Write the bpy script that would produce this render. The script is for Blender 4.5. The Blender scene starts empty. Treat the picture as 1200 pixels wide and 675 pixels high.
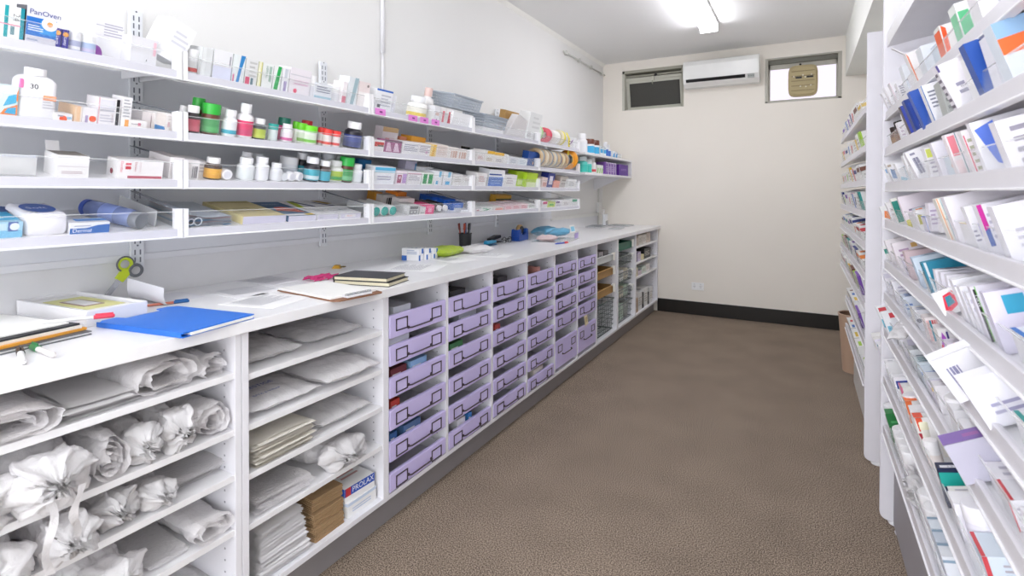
# Dispensary of a pharmacy: tilted medicine shelves on both sides, lavender drawers under a long counter
import bpy, math, random
from mathutils import Vector, Matrix, noise
scene = bpy.context.scene
COL = scene.collection
R = math.radians
PI = math.pi
cos, sin = math.cos, math.sin

# ---------------------------------------------------------------- materials
def lin(h):
    h = h.lstrip('#')
    if len(h) == 3: h = ''.join(c*2 for c in h)
    o = []
    for i in (0, 2, 4):
        c = int(h[i:i+2], 16)/255
        o.append(c/12.92 if c <= .04045 else ((c+.055)/1.055)**2.4)
    return (*o, 1)

MATS = {}
def M(hexa, rough=.5, metal=0, vary=.03, scale=14, spec=.5, bump=0):
    """plain procedural paint, card, plastic or metal: colour broken up by a faint noise"""
    key = (hexa, rough, metal, vary, scale, spec, bump)
    if key in MATS: return MATS[key]
    m = bpy.data.materials.new('paint_'+hexa.lstrip('#')); m.use_nodes = True
    nt = m.node_tree; b = nt.nodes['Principled BSDF']
    c = lin(hexa)
    tc = nt.nodes.new('ShaderNodeTexCoord')
    n = nt.nodes.new('ShaderNodeTexNoise'); n.inputs['Scale'].default_value = scale; n.inputs['Detail'].default_value = 1
    nt.links.new(tc.outputs['Object'], n.inputs['Vector'])
    r = nt.nodes.new('ShaderNodeMix'); r.data_type = 'RGBA'
    r.inputs[6].default_value = tuple(max(0, x*(1-vary)) for x in c[:3])+(1,)
    r.inputs[7].default_value = tuple(min(1, x*(1+vary)) for x in c[:3])+(1,)
    nt.links.new(n.outputs['Fac'], r.inputs[0]); nt.links.new(r.outputs[2], b.inputs['Base Color'])
    b.inputs['Roughness'].default_value = rough; b.inputs['Metallic'].default_value = metal
    b.inputs['Specular IOR Level'].default_value = spec
    if bump:
        bp_ = nt.nodes.new('ShaderNodeBump'); bp_.inputs['Strength'].default_value = bump; bp_.inputs['Distance'].default_value = .01
        nt.links.new(n.outputs['Fac'], bp_.inputs['Height']); nt.links.new(bp_.outputs['Normal'], b.inputs['Normal'])
    MATS[key] = m
    return m

def clear_mat(name, tint, alpha, rough=.08):
    """thin clear plastic sheet: mostly see-through, with a body colour and a shine"""
    m = bpy.data.materials.new(name); m.use_nodes = True
    nt = m.node_tree; b = nt.nodes['Principled BSDF']; out = nt.nodes['Material Output']
    b.inputs['Base Color'].default_value = lin(tint); b.inputs['Roughness'].default_value = rough
    tr = nt.nodes.new('ShaderNodeBsdfTransparent')
    mx = nt.nodes.new('ShaderNodeMixShader')
    lw = nt.nodes.new('ShaderNodeLayerWeight'); lw.inputs['Blend'].default_value = .25
    mr = nt.nodes.new('ShaderNodeMapRange'); mr.inputs['To Min'].default_value = alpha; mr.inputs['To Max'].default_value = min(1, alpha+.16)
    nt.links.new(lw.outputs['Facing'], mr.inputs['Value']); nt.links.new(mr.outputs['Result'], mx.inputs[0])
    nt.links.new(tr.outputs[0], mx.inputs[1]); nt.links.new(b.outputs[0], mx.inputs[2]); nt.links.new(mx.outputs[0], out.inputs[0])
    return m

def emit(name, hexa, strength):
    m = bpy.data.materials.new(name); m.use_nodes = True
    nt = m.node_tree; nt.nodes.remove(nt.nodes['Principled BSDF'])
    e = nt.nodes.new('ShaderNodeEmission'); e.inputs[0].default_value = lin(hexa); e.inputs[1].default_value = strength
    nt.links.new(e.outputs[0], nt.nodes['Material Output'].inputs[0])
    return m

def bag_mat(name, hexa, trans, rough, clear=0.0):
    """thin plastic or tissue: diffuse plus light coming through plus a shine"""
    m = bpy.data.materials.new(name); m.use_nodes = True
    nt = m.node_tree; b = nt.nodes['Principled BSDF']; out = nt.nodes['Material Output']
    b.inputs['Base Color'].default_value = lin(hexa); b.inputs['Roughness'].default_value = rough
    tc = nt.nodes.new('ShaderNodeTexCoord')
    n = nt.nodes.new('ShaderNodeTexNoise'); n.inputs['Scale'].default_value = 42; n.inputs['Detail'].default_value = 4; n.inputs['Distortion'].default_value = 2.0
    nt.links.new(tc.outputs['Object'], n.inputs['Vector'])
    bm_ = nt.nodes.new('ShaderNodeBump'); bm_.inputs['Strength'].default_value = .42; bm_.inputs['Distance'].default_value = .01
    nt.links.new(n.outputs['Fac'], bm_.inputs['Height']); nt.links.new(bm_.outputs['Normal'], b.inputs['Normal'])
    tl = nt.nodes.new('ShaderNodeBsdfTranslucent'); tl.inputs[0].default_value = lin(hexa)
    mx = nt.nodes.new('ShaderNodeMixShader'); mx.inputs[0].default_value = trans
    nt.links.new(b.outputs[0], mx.inputs[1]); nt.links.new(tl.outputs[0], mx.inputs[2])
    last = mx
    if clear:
        tr = nt.nodes.new('ShaderNodeBsdfTransparent')
        m2 = nt.nodes.new('ShaderNodeMixShader'); m2.inputs[0].default_value = clear
        nt.links.new(mx.outputs[0], m2.inputs[1]); nt.links.new(tr.outputs[0], m2.inputs[2]); last = m2
    nt.links.new(last.outputs[0], out.inputs[0])
    return m

def carpet_mat():
    m = bpy.data.materials.new('brown_carpet'); m.use_nodes = True
    nt = m.node_tree; b = nt.nodes['Principled BSDF']
    tc = nt.nodes.new('ShaderNodeTexCoord')
    def nz(s, d):
        n = nt.nodes.new('ShaderNodeTexNoise'); n.inputs['Scale'].default_value = s; n.inputs['Detail'].default_value = d
        nt.links.new(tc.outputs['Object'], n.inputs['Vector']); return n
    n1, n2 = nz(240, 5), nz(4, 5)
    cr = nt.nodes.new('ShaderNodeValToRGB')
    cr.color_ramp.elements[0].position = .385; cr.color_ramp.elements[0].color = lin('51453c')
    cr.color_ramp.elements[1].position = .62; cr.color_ramp.elements[1].color = lin('bdab99')
    nt.links.new(n1.outputs['Fac'], cr.inputs['Fac'])
    mx = nt.nodes.new('ShaderNodeMix'); mx.data_type = 'RGBA'; mx.blend_type = 'MULTIPLY'; mx.inputs[0].default_value = .35
    c2 = nt.nodes.new('ShaderNodeValToRGB')
    c2.color_ramp.elements[0].position = .3; c2.color_ramp.elements[0].color = (.52, .52, .52, 1)
    c2.color_ramp.elements[1].position = .7; c2.color_ramp.elements[1].color = (1, 1, 1, 1)
    nt.links.new(n2.outputs['Fac'], c2.inputs['Fac'])
    nt.links.new(cr.outputs[0], mx.inputs[6]); nt.links.new(c2.outputs[0], mx.inputs[7])
    nt.links.new(mx.outputs[2], b.inputs['Base Color'])
    b.inputs['Roughness'].default_value = 1; b.inputs['Specular IOR Level'].default_value = .05
    bp_ = nt.nodes.new('ShaderNodeBump'); bp_.inputs['Strength'].default_value = .2; bp_.inputs['Distance'].default_value = .007
    nt.links.new(n1.outputs['Fac'], bp_.inputs['Height']); nt.links.new(bp_.outputs['Normal'], b.inputs['Normal'])
    return m

WHITE = M('f3f2f4', .38); LAM = M('f2f1f3', .32); WALL = M('f7f6f1', .75, scale=3, vary=.015)
CLEAR = clear_mat('clear_acrylic', 'eef3f8', .025)
CLEARB = clear_mat('clear_plastic_edge', 'ffffff', .42)
PETM = clear_mat('clear_bottle_plastic', 'dfe7f2', .35)
BAG = bag_mat('white_plastic_bag', 'fcfafb', .38, .24)
CLEARBAG = bag_mat('clear_plastic_bag', 'faf8f9', .3, .13, .28)
PAPER = M('f9f7f8', .8)
DARK = M('35302f', .45); BLACK = M('141416', .4); GREYM = M('8f9296', .4)
STEEL = M('c9cbcd', .25, 1)

# ---------------------------------------------------------------- mesh builder
class MB:
    """collects shapes and links them as ONE mesh object"""
    def __init__(s): s.v = []; s.f = []; s.mi = []; s.m = []; s.sm = []; s.T = Matrix()
    def slot(s, m):
        if m not in s.m: s.m.append(m)
        return s.m.index(m)
    def add(s, vs, fs, m, smooth=False):
        o = len(s.v); T = s.T
        s.v += [tuple(T @ Vector(p)) for p in vs]
        k = s.slot(m)
        for f in fs: s.f.append(tuple(i+o for i in f)); s.mi.append(k); s.sm.append(smooth)
    def box(s, x0, x1, y0, y1, z0, z1, m):
        s.add([(x0,y0,z0),(x1,y0,z0),(x1,y1,z0),(x0,y1,z0),(x0,y0,z1),(x1,y0,z1),(x1,y1,z1),(x0,y1,z1)],
              [(0,3,2,1),(4,5,6,7),(0,1,5,4),(1,2,6,5),(2,3,7,6),(3,0,4,7)], m)
    def poly(s, pts, m): s.add(pts, [tuple(range(len(pts)))], m)
    def prism(s, pts, d, m, smooth=False):
        """pts: closed 3D outline; d: extrusion vector"""
        n = len(pts); d = Vector(d)
        a = [Vector(p) for p in pts]; b = [p+d for p in a]
        nrm = Vector((0,0,0))
        for i in range(n): nrm += a[i].cross(a[(i+1) % n])
        if nrm.dot(d) > 0: a, b = b, a
        s.add([tuple(p) for p in a+b], [tuple(range(n)), tuple(range(2*n-1, n-1, -1))]+[((i+1) % n, i, n+i, n+(i+1) % n) for i in range(n)], m)
    def lathe(s, prof, m, seg=20, c=(0,0,0), ax='z', caps=True, ribs=0):
        vs = []; n = len(prof)
        for (r, z) in prof:
            for k in range(seg):
                a = 2*PI*k/seg; rr = r*(1-.03*(k % 2)) if ribs else r
                x, y = rr*cos(a), rr*sin(a)
                p = (x, y, z) if ax == 'z' else ((z, x, y) if ax == 'x' else (y, z, x))
                vs.append((p[0]+c[0], p[1]+c[1], p[2]+c[2]))
        fs = []
        for i in range(n-1):
            for k in range(seg):
                k2 = (k+1) % seg
                fs.append((i*seg+k, i*seg+k2, (i+1)*seg+k2, (i+1)*seg+k))
        s.add(vs, fs, m, True)
        if caps:
            s.add(vs[:seg], [tuple(range(seg-1, -1, -1))], m); s.add(vs[-seg:], [tuple(range(seg))], m)
    def tube(s, path, r, m, seg=8):
        P = [Vector(p) for p in path]; vs = []
        up = None
        for i, p in enumerate(P):
            t = (P[min(i+1, len(P)-1)]-P[max(i-1, 0)]).normalized()
            if up is None: up = t.orthogonal().normalized()
            up = (up-t*up.dot(t)).normalized(); w = t.cross(up)
            for k in range(seg):
                a = 2*PI*k/seg; vs.append(tuple(p+up*(r*cos(a))+w*(r*sin(a))))
        n = len(P)
        fs = [(i*seg+k, i*seg+(k+1) % seg, (i+1)*seg+(k+1) % seg, (i+1)*seg+k) for i in range(n-1) for k in range(seg)]
        fs += [tuple(range(seg-1, -1, -1)), tuple(range((n-1)*seg, n*seg))]
        s.add(vs, fs, m, True)
    def ring(s, c, Rr, r, m, ax='y', seg=24, a0=0, a1=2*PI):
        pts = []
        for k in range(seg+1):
            a = a0+(a1-a0)*k/seg; u, w = Rr*cos(a), Rr*sin(a)
            pts.append((c[0]+u, c[1], c[2]+w) if ax == 'y' else ((c[0], c[1]+u, c[2]+w) if ax == 'x' else (c[0]+u, c[1]+w, c[2])))
        s.tube(pts, r, m, 6)
    def text(s, string, o, xd, yd, size, m):
        vs, fs = glyphs(string)
        o, xd, yd = Vector(o), Vector(xd), Vector(yd)
        s.add([tuple(o+xd*(x*size)+yd*(y*size)) for x, y in vs], fs, m)
    def build(s, name, parent=None, bevel=0, loc=None, smooth_all=False):
        me = bpy.data.meshes.new(name); me.from_pydata(s.v, [], s.f)
        for m in s.m: me.materials.append(m)
        me.polygons.foreach_set('material_index', s.mi)
        me.polygons.foreach_set('use_smooth', [True]*len(s.f) if smooth_all else s.sm)
        me.update()
        o = bpy.data.objects.new(name, me); COL.objects.link(o)
        if parent: o.parent = parent
        if loc: o.location = loc
        if bevel:
            b = o.modifiers.new('edge', 'BEVEL'); b.width = bevel; b.segments = 2; b.limit_method = 'ANGLE'; b.angle_limit = R(50)
        return o

_G = {}
def glyphs(string):
    """flat letter outlines, height about 1, from the built-in font"""
    if string in _G: return _G[string]
    c = bpy.data.curves.new('letters', 'FONT'); c.body = string; c.resolution_u = 3
    o = bpy.data.objects.new('letters', c); COL.objects.link(o)
    dg = bpy.context.evaluated_depsgraph_get(); dg.update()
    me = o.evaluated_get(dg).to_mesh()
    vs = [(v.co.x, v.co.y) for v in me.vertices]; fs = [tuple(p.vertices) for p in me.polygons]
    o.evaluated_get(dg).to_mesh_clear()
    bpy.data.objects.remove(o); bpy.data.curves.remove(c)
    _G[string] = (vs, fs)
    return _G[string]

# ---------------------------------------------------------------- things
def tag(o, label, cat, group=None, kind=None):
    o['label'] = label; o['category'] = cat
    if group: o['group'] = group
    if kind: o['kind'] = kind
    return o
def thing(name, label, cat, loc=(0,0,0), rz=0, group=None):
    o = bpy.data.objects.new(name, None); COL.objects.link(o)
    o.empty_display_size = .05
    o.location = loc; o.rotation_euler = (0, 0, rz)
    return tag(o, label, cat, group)
def struct(name, mb, bevel=0):
    o = mb.build(name, bevel=bevel); o['kind'] = 'structure'
    return o
def dup(root, loc=None, label=None, group=None):
    r = root.copy(); COL.objects.link(r)
    if loc is not None: r.location = loc
    if label: r['label'] = label
    if group: r['group'] = group
    for ch in list(root.children):
        c = ch.copy(); COL.objects.link(c); c.parent = r
        for g in ch.children:
            d = g.copy(); COL.objects.link(d); d.parent = c
    return r
# ---------------------------------------------------------------- the room
XW, XR, YE, YB, H = -1.95, .63, 5.59, -1.3, 2.665
m = MB(); m.box(XW-.1, XR+.1, YB, YE+.25, -.06, 0, carpet_mat()); struct('floor', m)
CEIL = M('f6f6f5', .8, scale=2, vary=.01)
m = MB(); m.box(XW-.1, XR+.1, YB, YE+.25, H, H+.08, CEIL); struct('ceiling', m)
m = MB(); m.box(XW-.1, XW, YB, YE, 0, H, M('ecebe9', .75, scale=3, vary=.015)); struct('wall_left', m)
m = MB(); m.box(XR, XR+.1, YB, YE, 0, H, WALL); struct('wall_right', m)
# end wall with two high window openings
WALLB = M('f4eee4', .75, scale=3, vary=.015)
W1 = (-1.73, -1.082, 2.138, 2.566); W2 = (-.326, .300, 2.106, 2.531)
m = MB()
t0, t1 = YE, YE+.22
m.box(XW-.1, XR+.1, t0, t1, 0, 2.106, WALLB)
m.box(XW-.1, XR+.1, t0, t1, 2.566, H, WALLB)
m.box(XW-.1, W1[0], t0, t1, 2.106, 2.566, WALLB)
m.box(W1[1], W2[0], t0, t1, 2.106, 2.566, WALLB)
m.box(W2[1], XR+.1, t0, t1, 2.106, 2.566, WALLB)
m.box(W1[0], W1[1], t0, t1, 2.106, W1[2], WALLB)
m.box(W2[0], W2[1], t0, t1, W2[3], 2.566, WALLB)
struct('wall_back', m)
# boxed-in beam along the right wall
m = MB(); m.box(.328, XR, YB, YE, 2.30, H, M('f4f5ef', .75, scale=3)); struct('trim_beam', m)
# cove strips where the left wall meets the ceiling and the back corner
m = MB()
m.prism([(XW, YB, H-.028), (XW+.028, YB, H), (XW, YB, H)], (0, YE-YB, 0), M('f4f3ee', .7)); struct('trim_cove', m)
m = MB(); m.box(-1.34, XR, YE-.012, YE, 0, .135, M('17130f', .35)); struct('baseboard_back', m, .003)

# window 1: hopper sash pushed outwards, dark insect screen
FR = M('a7a596', .5); FR2 = M('c9c8bb', .5); SCR = M('4b4a46', .75, vary=.25, scale=220)
w = thing('window_1', 'dark awning window with a grey frame high on the end wall', 'window'); w['kind'] = 'structure'
m = MB(); a, b, c, d = W1
f = .022
m.box(a, a+.028, YE-.004, YE+.16, c, d, FR2); m.box(b-f, b, YE-.004, YE+.16, c, d, FR); m.box(a, b, YE-.004, YE+.16, d-.03, d, FR); m.box(a, b, YE+.02, YE+.16, c, c+.012, FR2)
m.box(a+.028, b-f, YE+.045, YE+.075, d-.065, d-.045, FR)
m.box(a+.028, b-f, YE+.03, YE+.06, d-.105, d-.075, FR2)
m.build('window_frame', w, .002)
m = MB(); m.T = Matrix.Translation((0, YE+.04, d-.105)) @ Matrix.Rotation(R(13), 4, 'X')
hh = .315
m.box(a+.03, a+.062, 0, .028, -hh, 0, FR2); m.box(b-f-.03, b-f-.002, 0, .028, -hh, 0, FR2)
m.box(a+.03, b-f-.002, 0, .028, -.03, 0, FR2); m.box(a+.03, b-f-.002, 0, .028, -hh, -hh+.032, FR2)
sash = m.build('sash', w, .002)
m2 = MB(); m2.T = m.T.copy(); m2.box(a+.062, b-f-.03, .012, .018, -hh+.032, -.03, SCR); m2.build('insect_screen', sash)
m3 = MB(); m3.T = m.T.copy()
cx = (a+b)/2
m3.box(cx-.018, cx+.012, -.03, 0, -.012, .03, FR2); m3.lathe([(.001,-.012),(.013,-.010),(.013,.008),(.001,.012)], BLACK, 12, (cx+.03, -.012, .042), 'y'); m3.tube([(cx, -.02, .0), (cx-.004, -.03, -.03), (cx-.004, -.02, -.05)], .007, FR)
m3.build('catch', sash)
m = MB(); m.box(a+.028, b-f, YE+.17, YE+.19, c, d, M('2c2a26', .8)); m.build('backing', w)

# window 2: frosted bright pane with a beige wall fan set in it
w = thing('window_2', 'bright frosted window with a beige extractor fan', 'window'); w['kind'] = 'structure'
a, b, c, d = W2
SHADE = M('77766c', .6); FW = M('b9b6ab', .5)
m = MB()
m.box(a, b, YE+.0, YE+.17, d-.014, d, FW); m.box(a, b, YE+.03, YE+.17, d-.055, d-.014, SHADE)  # dark bar paints the shaded recess above the pane
m.box(a, a+.026, YE, YE+.17, c, d-.014, FW); m.box(b-.03, b, YE, YE+.17, c, d-.014, FW)
m.box(a, b, YE, YE+.17, c, c+.018, FW)
m.build('window_frame', w, .002)
m = MB(); px0, px1, pz0, pz1 = a+.026, b-.03, c+.018, d-.055
for (x0, x1, z0, z1) in ((px0, px1, pz1-.045, pz1), (px0, px1, pz0, pz0+.012), (px0, px0+.016, pz0, pz1), (px1-.012, px1, pz0, pz1)):
    m.box(x0, x1, YE+.055, YE+.085, z0, z1, FW)
m.lathe([(.001,-.01),(.01,-.008),(.01,.006),(.001,.01)], BLACK, 12, (-.03, YE+.045, pz1-.022), 'y')
sash = m.build('sash', w, .002)
m = MB(); m.box(px0+.016, px1-.012, YE+.068, YE+.074, pz0+.012, pz1-.045, emit('daylit_frosted_glass', 'f4eefb', 1.25)); m.build('pane', sash)
# fan in the pane
FANC = M('b6a67c', .5)
fan = thing('extractor_fan', 'beige square extractor fan with louvres set in the bright window', 'fan', (-.008, YE+.066, 2.298))
m = MB()
def squircle(wd, ht, n=36, p=5):
    o = []
    for k in range(n):
        t = 2*PI*k/n; cc, ss = cos(t), sin(t)
        o.append((wd/2*math.copysign(abs(cc)**(2/p), cc), ht/2*math.copysign(abs(ss)**(2/p), ss)))
    return o
m.prism([(x, 0, z) for x, z in squircle(.245, .292)], (0, -.045, 0), FANC)
m.prism([(x, -.045, z) for x, z in squircle(.22, .262)], (0, -.012, 0), FANC)
m.build('cover', fan, .004)
m = MB()
for i in range(5): m.box(-.095, .095, -.061, -.056, -.095+.045*i, -.089+.045*i, M('8e7f58', .6))
m.build('louvre', fan)
m = MB(); m.box(-.06, -.008, -.064, -.057, .02, .036, BLACK); m.box(.03, .085, -.064, -.057, .022, .036, BLACK); m.build('slot', fan)
m = MB()
for x, z in ((-.075,.04),(.0,.048),(.02,.03),(.07,.05),(-.02,-.055),(.025,-.06),(.065,-.05)):
    m.lathe([(.006,-.003),(.008,0),(.006,.003)], M('efe8d2', .3), 10, (x, -.06, z), 'y')
m.build('screw_cap', fan)

# split air conditioner
ac = thing('air_conditioner', 'white split air conditioner mounted between the two high windows', 'air conditioner', (-.71, YE, 2.30))
ACW = M('f1f1ee', .22)
m = MB(); W = .345
prof = [(0, .0), (-.10, .0), (-.165, .03), (-.19, .075), (-.198, .2), (-.185, .245), (-.16, .252), (0, .252)]
m.prism([(-W, y, z) for y, z in prof], (2*W, 0, 0), ACW); m.build('casing', ac, .006)
m = MB()
m.prism([(-W+.01, y-.004, z) for y, z in [(-.188, .085), (-.199, .2), (-.19, .238), (-.18, .238), (-.18, .085)]], (2*W-.02, 0, 0), ACW); m.build('front_panel', ac, .003)
m = MB(); m.prism([(-W+.03, y, z) for y, z in [(-.178, .040), (-.1935, .067), (-.186, .07), (-.168, .042)]], (2*W-.15, 0, 0), BLACK); m.build('air_outlet', ac)
m = MB(); m.prism([(W-.1, y, z) for y, z in [(-.176, .032), (-.196, .066), (-.19, .068), (-.17, .034)]], (.06, 0, 0), M('bfc3c0', .4))
for i in range(3): m.box(W-.09+.018*i, W-.082+.018*i, -.195, -.186, .045, .052, M('6f7677', .4))
m.build('display', ac)

# ceiling battens: one shows, the others light the front of the room
def batten(y0, y1, label, glow):
    t = thing('fluorescent_light', label, 'ceiling light', (-.70, (y0+y1)/2, H), 0, None)
    L = (y1-y0)/2
    m = MB(); m.box(-.075, .075, -L, L, -.02, 0, M('eeeeee', .5)); m.build('base', t)
    m = MB(); m.prism([(-.068, -L+.006, -.02), (-.052, -L+.006, -.07), (.052, -L+.006, -.07), (.068, -L+.006, -.02)], (0, 2*L-.012, 0), glow); m.build('diffuser', t)
    m = MB()
    for s in (-1, 1): m.box(-.07, .07, s*L-.006, s*L+.006, -.072, 0, M('f4f4f4', .5))
    m.build('end_cap', t)
EMI = emit('lit_diffuser', 'f8f8ff', 27); EMI2 = emit('lit_diffuser_dimmer', 'f6f8ff', 11)
batten(3.42, 4.66, 'white ceiling batten light with glowing diffuser near the end wall', EMI)
batten(1.35, 2.59, 'white ceiling batten light over the middle of the aisle, out of the picture above', EMI2)
batten(-.75, .49, 'white ceiling batten light over the viewer, out of the picture above', EMI2)

# small fittings on the walls
o = thing('wall_rail', 'thin white wall rail with hooks high beside the far left corner', 'rail', (XW, 5.0, 2.545))
m = MB(); m.tube([(.022, -.56, 0), (.022, .58, 0)], .007, M('cfcfc8', .4)); m.build('bar', o)
for k in range(4):
    m = MB(); m.box(0, .03, -.5+.33*k, -.48+.33*k, -.012, .02, M('d9d9d2', .4)); m.build('hook', o)
m = MB(); m.tube([(XW+.012, 2.085, 1.98), (XW+.012, 2.085, H)], .012, M('ecebee', .5)); m.tube([(XW+.012, 2.085, 1.98), (XW+.012, 2.085, 1.70)], .008, M('ecebee', .5))
tag(m.build('cable_conduit'), 'white cable conduit running up the left wall to the ceiling', 'conduit')
m = MB(); m.box(XW, XW+.012, 5.42, 5.445, .90, 1.36, M('d5d5d0', .5)); m.box(XW, XW+.028, 5.395, 5.47, 1.03, 1.14, M('f1f1ef', .4))
tag(m.build('cable_duct', bevel=.002), 'narrow cable duct with a switch plate above the far end of the counter', 'cable duct')
o = thing('wall_socket', 'white double power socket low on the end wall', 'socket', (-.934, YE, .292))
m = MB(); m.box(-.06, .06, -.012, 0, -.038, .038, M('fafafa', .3)); m.build('plate', o, .004)
m = MB()
for x in (-.03, .03):
    for a in (-.007, .007): m.box(x+a-.0015, x+a+.0015, -.0135, -.011, -.004, .006, DARK)
    m.box(x-.0015, x+.0015, -.0135, -.011, -.015, -.008, DARK); m.box(x-.006, x+.006, -.0165, -.011, .017, .028, M('e4e4e4', .3))
m.build('switch', o)
# ---------------------------------------------------------------- tilted shelves on the left wall
TH = math.atan(.21); TC, TS = cos(TH), sin(TH)
LX = -1.63
TIER = {1: 1.110, 2: 1.257, 3: 1.401, 4: 1.583}
TNAME = {1: 'lowest', 2: 'third', 3: 'second', 4: 'top'}
JOIN = [.10, .897, 1.682, 2.483, 3.33, 4.10]
BNAME = ['nearest bay', 'bay with the books', 'middle bay', 'fourth bay', 'far bay']
BACKP = M('e9ebf0', .55, scale=4, vary=.01)
m = MB(); m.box(XW, XW+.012, .05, 4.2, 1.035, 1.64, BACKP); m.box(XW, XW+.02, .05, 4.2, 1.02, 1.042, M('e9eaee', .5))
tag(m.build('backing_panel', bevel=.002), 'pale backing panel behind the left medicine shelves', 'wall panel')
m = MB(); m.box(XW, XW+.006, .05, 5.4, .90, 1.02, M('e6e6e8', .5)); m.box(XW, XW+.016, 4.2, 5.4, 1.0, 1.03, M('ecece8', .5))
tag(m.build('splashback'), 'white splashback along the wall at the back of the counter', 'splashback')

LIPL = M('d3d2da', .4); SLOT = M('6d727c', .6)
def standard(y, label):
    t = thing('shelf_standard', label, 'shelf upright', (XW+.012, y, 1.0), 0, 'slotted shelf uprights')
    m = MB(); m.box(0, .014, -.02, .02, 0, .845, M('e8eaee', .35)); m.build('channel', t, .002)
    m = MB(); z = .015
    while z < .83:
        for s in (-1, 1): m.box(.0135, .0146, s*.008-.002, s*.008+.002, z, z+.017, SLOT)
        z += .025
        if int(round(z/.025)) % 3 == 0: m.lathe([(.003, .0135), (.003, .0147)], SLOT, 8, (0, 0, z+.006), 'x'); z += .012
    m.build('slot', t)
for y, n in ((.913, 'first'), (1.686, 'second'), (2.474, 'third'), (3.25, 'fourth')):
    standard(y, f'{n} slotted white upright from the near end of the left shelves')

def lfloor(a, y, tier):
    """point on a left shelf's sloping top, a metres behind its lip"""
    return Vector((LX-.012-a*TC, y, TIER[tier]+.026+a*TS))
DEP = .285
def left_shelf(tier, y0, y1, lab, dividers):
    t = thing('tilted_shelf', lab, 'shelf', (LX, (y0+y1)/2, TIER[tier]))
    L = (y1-y0)/2-.006
    m = MB()
    p = [(-.012, .014), (-.012, .026), (-.012-DEP*TC, .026+DEP*TS), (-.012-DEP*TC, .012+DEP*TS)]
    m.prism([(x, -L, z) for x, z in p], (0, 2*L, 0), LAM); m.build('shelf_board', t)
    m = MB(); m.box(-.012, 0, -L, L, .004, .0275, LIPL); m.box(-.014, .004, -L, L, 0, .005, M('fbfbfc', .3)); m.build('lip', t, .0015)
    m = MB(); m.box(-.016, -.0125, -L+.012, L-.012, .028, .078, CLEAR); m.build('riser', t)
    m = MB(); m.box(-.0165, -.012, -L+.012, L-.012, .078, .0796, CLEARB); m.build('riser_edge', t)
    for s in (-1, 1):
        m = MB(); yy = s*(L+.003)
        m.box(-.03, .003, min(s*(L-.009), s*(L+.0045)), max(s*(L-.009), s*(L+.0045)), .0, .088, WHITE)
        q = [(-.02, .012), (-.012, .085), (-.03-DEP*TC*.95, .088+DEP*TS*.93), (-.03-DEP*TC*.95, .02+DEP*TS*.95)]
        if dividers: m.prism([(x, s*(L+.001)-.001, z) for x, z in q], (0, .002, 0), CLEAR)
        m.tube([(-.03, s*(L+.001), .0872), (-.03-DEP*TC*.95, s*(L+.001), .088+DEP*TS*.93)], .0014, M('7d828c', .4), 6) if dividers else None
        m.build('end_bracket', t, .002)
    for s in (-1, 1):
        m = MB(); yy = s*(L-.02)
        m.prism([(-.06, yy-.002, .02), (-.295, yy-.002, .075), (-.295, yy-.002, .03)], (0, .004, 0), WHITE); m.build('arm', t)
    return t
SHELVES = {}
for b in range(5):
    for tier in (4, 3, 2, 1):
        SHELVES[(tier, b)] = left_shelf(tier, JOIN[b], JOIN[b+1],
            f'{TNAME[tier]} tilted white shelf in the {BNAME[b]} of the left wall', True)
PINK = M('e48ad6', .6)
for y in (1.735, 1.955, 2.04, 2.13):
    m = MB(); m.box(.0, .0012, -.032, .032, .004, .032, PINK); m.box(.0012, .0016, -.006, .012, .014, .022, M('8a3f86', .6))
    o = m.build('price_ticket', SHELVES[(4, 2)]); o['label'] = 'pink paper ticket'; o.location = (.004, y-(JOIN[2]+JOIN[3])/2, 0)

# two flat shelves in the far corner
for z, n in ((1.575, 'upper'), (1.402, 'lower')):
    t = thing('wall_shelf', f'{n} flat white shelf in the far corner of the left wall', 'shelf', (XW, 4.9, z))
    m = MB(); m.box(0, .33, -.69, .69, 0, .02, LAM); m.build('shelf_board', t, .002)
    for y in (-.3, .42):
        m = MB(); m.prism([(0, y-.008, 0), (.3, y-.008, 0), (0, y-.008, -.13 if n == 'lower' else -.05)], (0, .016, 0), WHITE); m.build('bracket', t)
    m = MB()
    if n == 'upper': m.box(0, .33, .672, .69, -.15, 0, LAM); m.build('end_panel', t)
# ---------------------------------------------------------------- counter and base cabinets
CX, UX = -1.31, -1.33
LAV = M('d2c6f3', .42, vary=.02); UPR = M('efeef3', .4); CARC = M('e7e5e8', .45)
m = MB(); m.box(XW, CX, -.6, YE, .868, .90, M('f4f3f5', .28))
tag(m.build('countertop', bevel=.002), 'long white laminate countertop on the base cabinets', 'countertop')
m = MB(); m.box(-1.39, -1.372, -.6, 5.55, 0, .112, M('8f8b8d', .35, vary=.06)); m.box(-1.9, -1.39, 5.535, 5.55, 0, .112, M('8f8b8d', .35))
tag(m.build('plinth'), 'grey kick board under the white base cabinets', 'kickboard')

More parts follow.
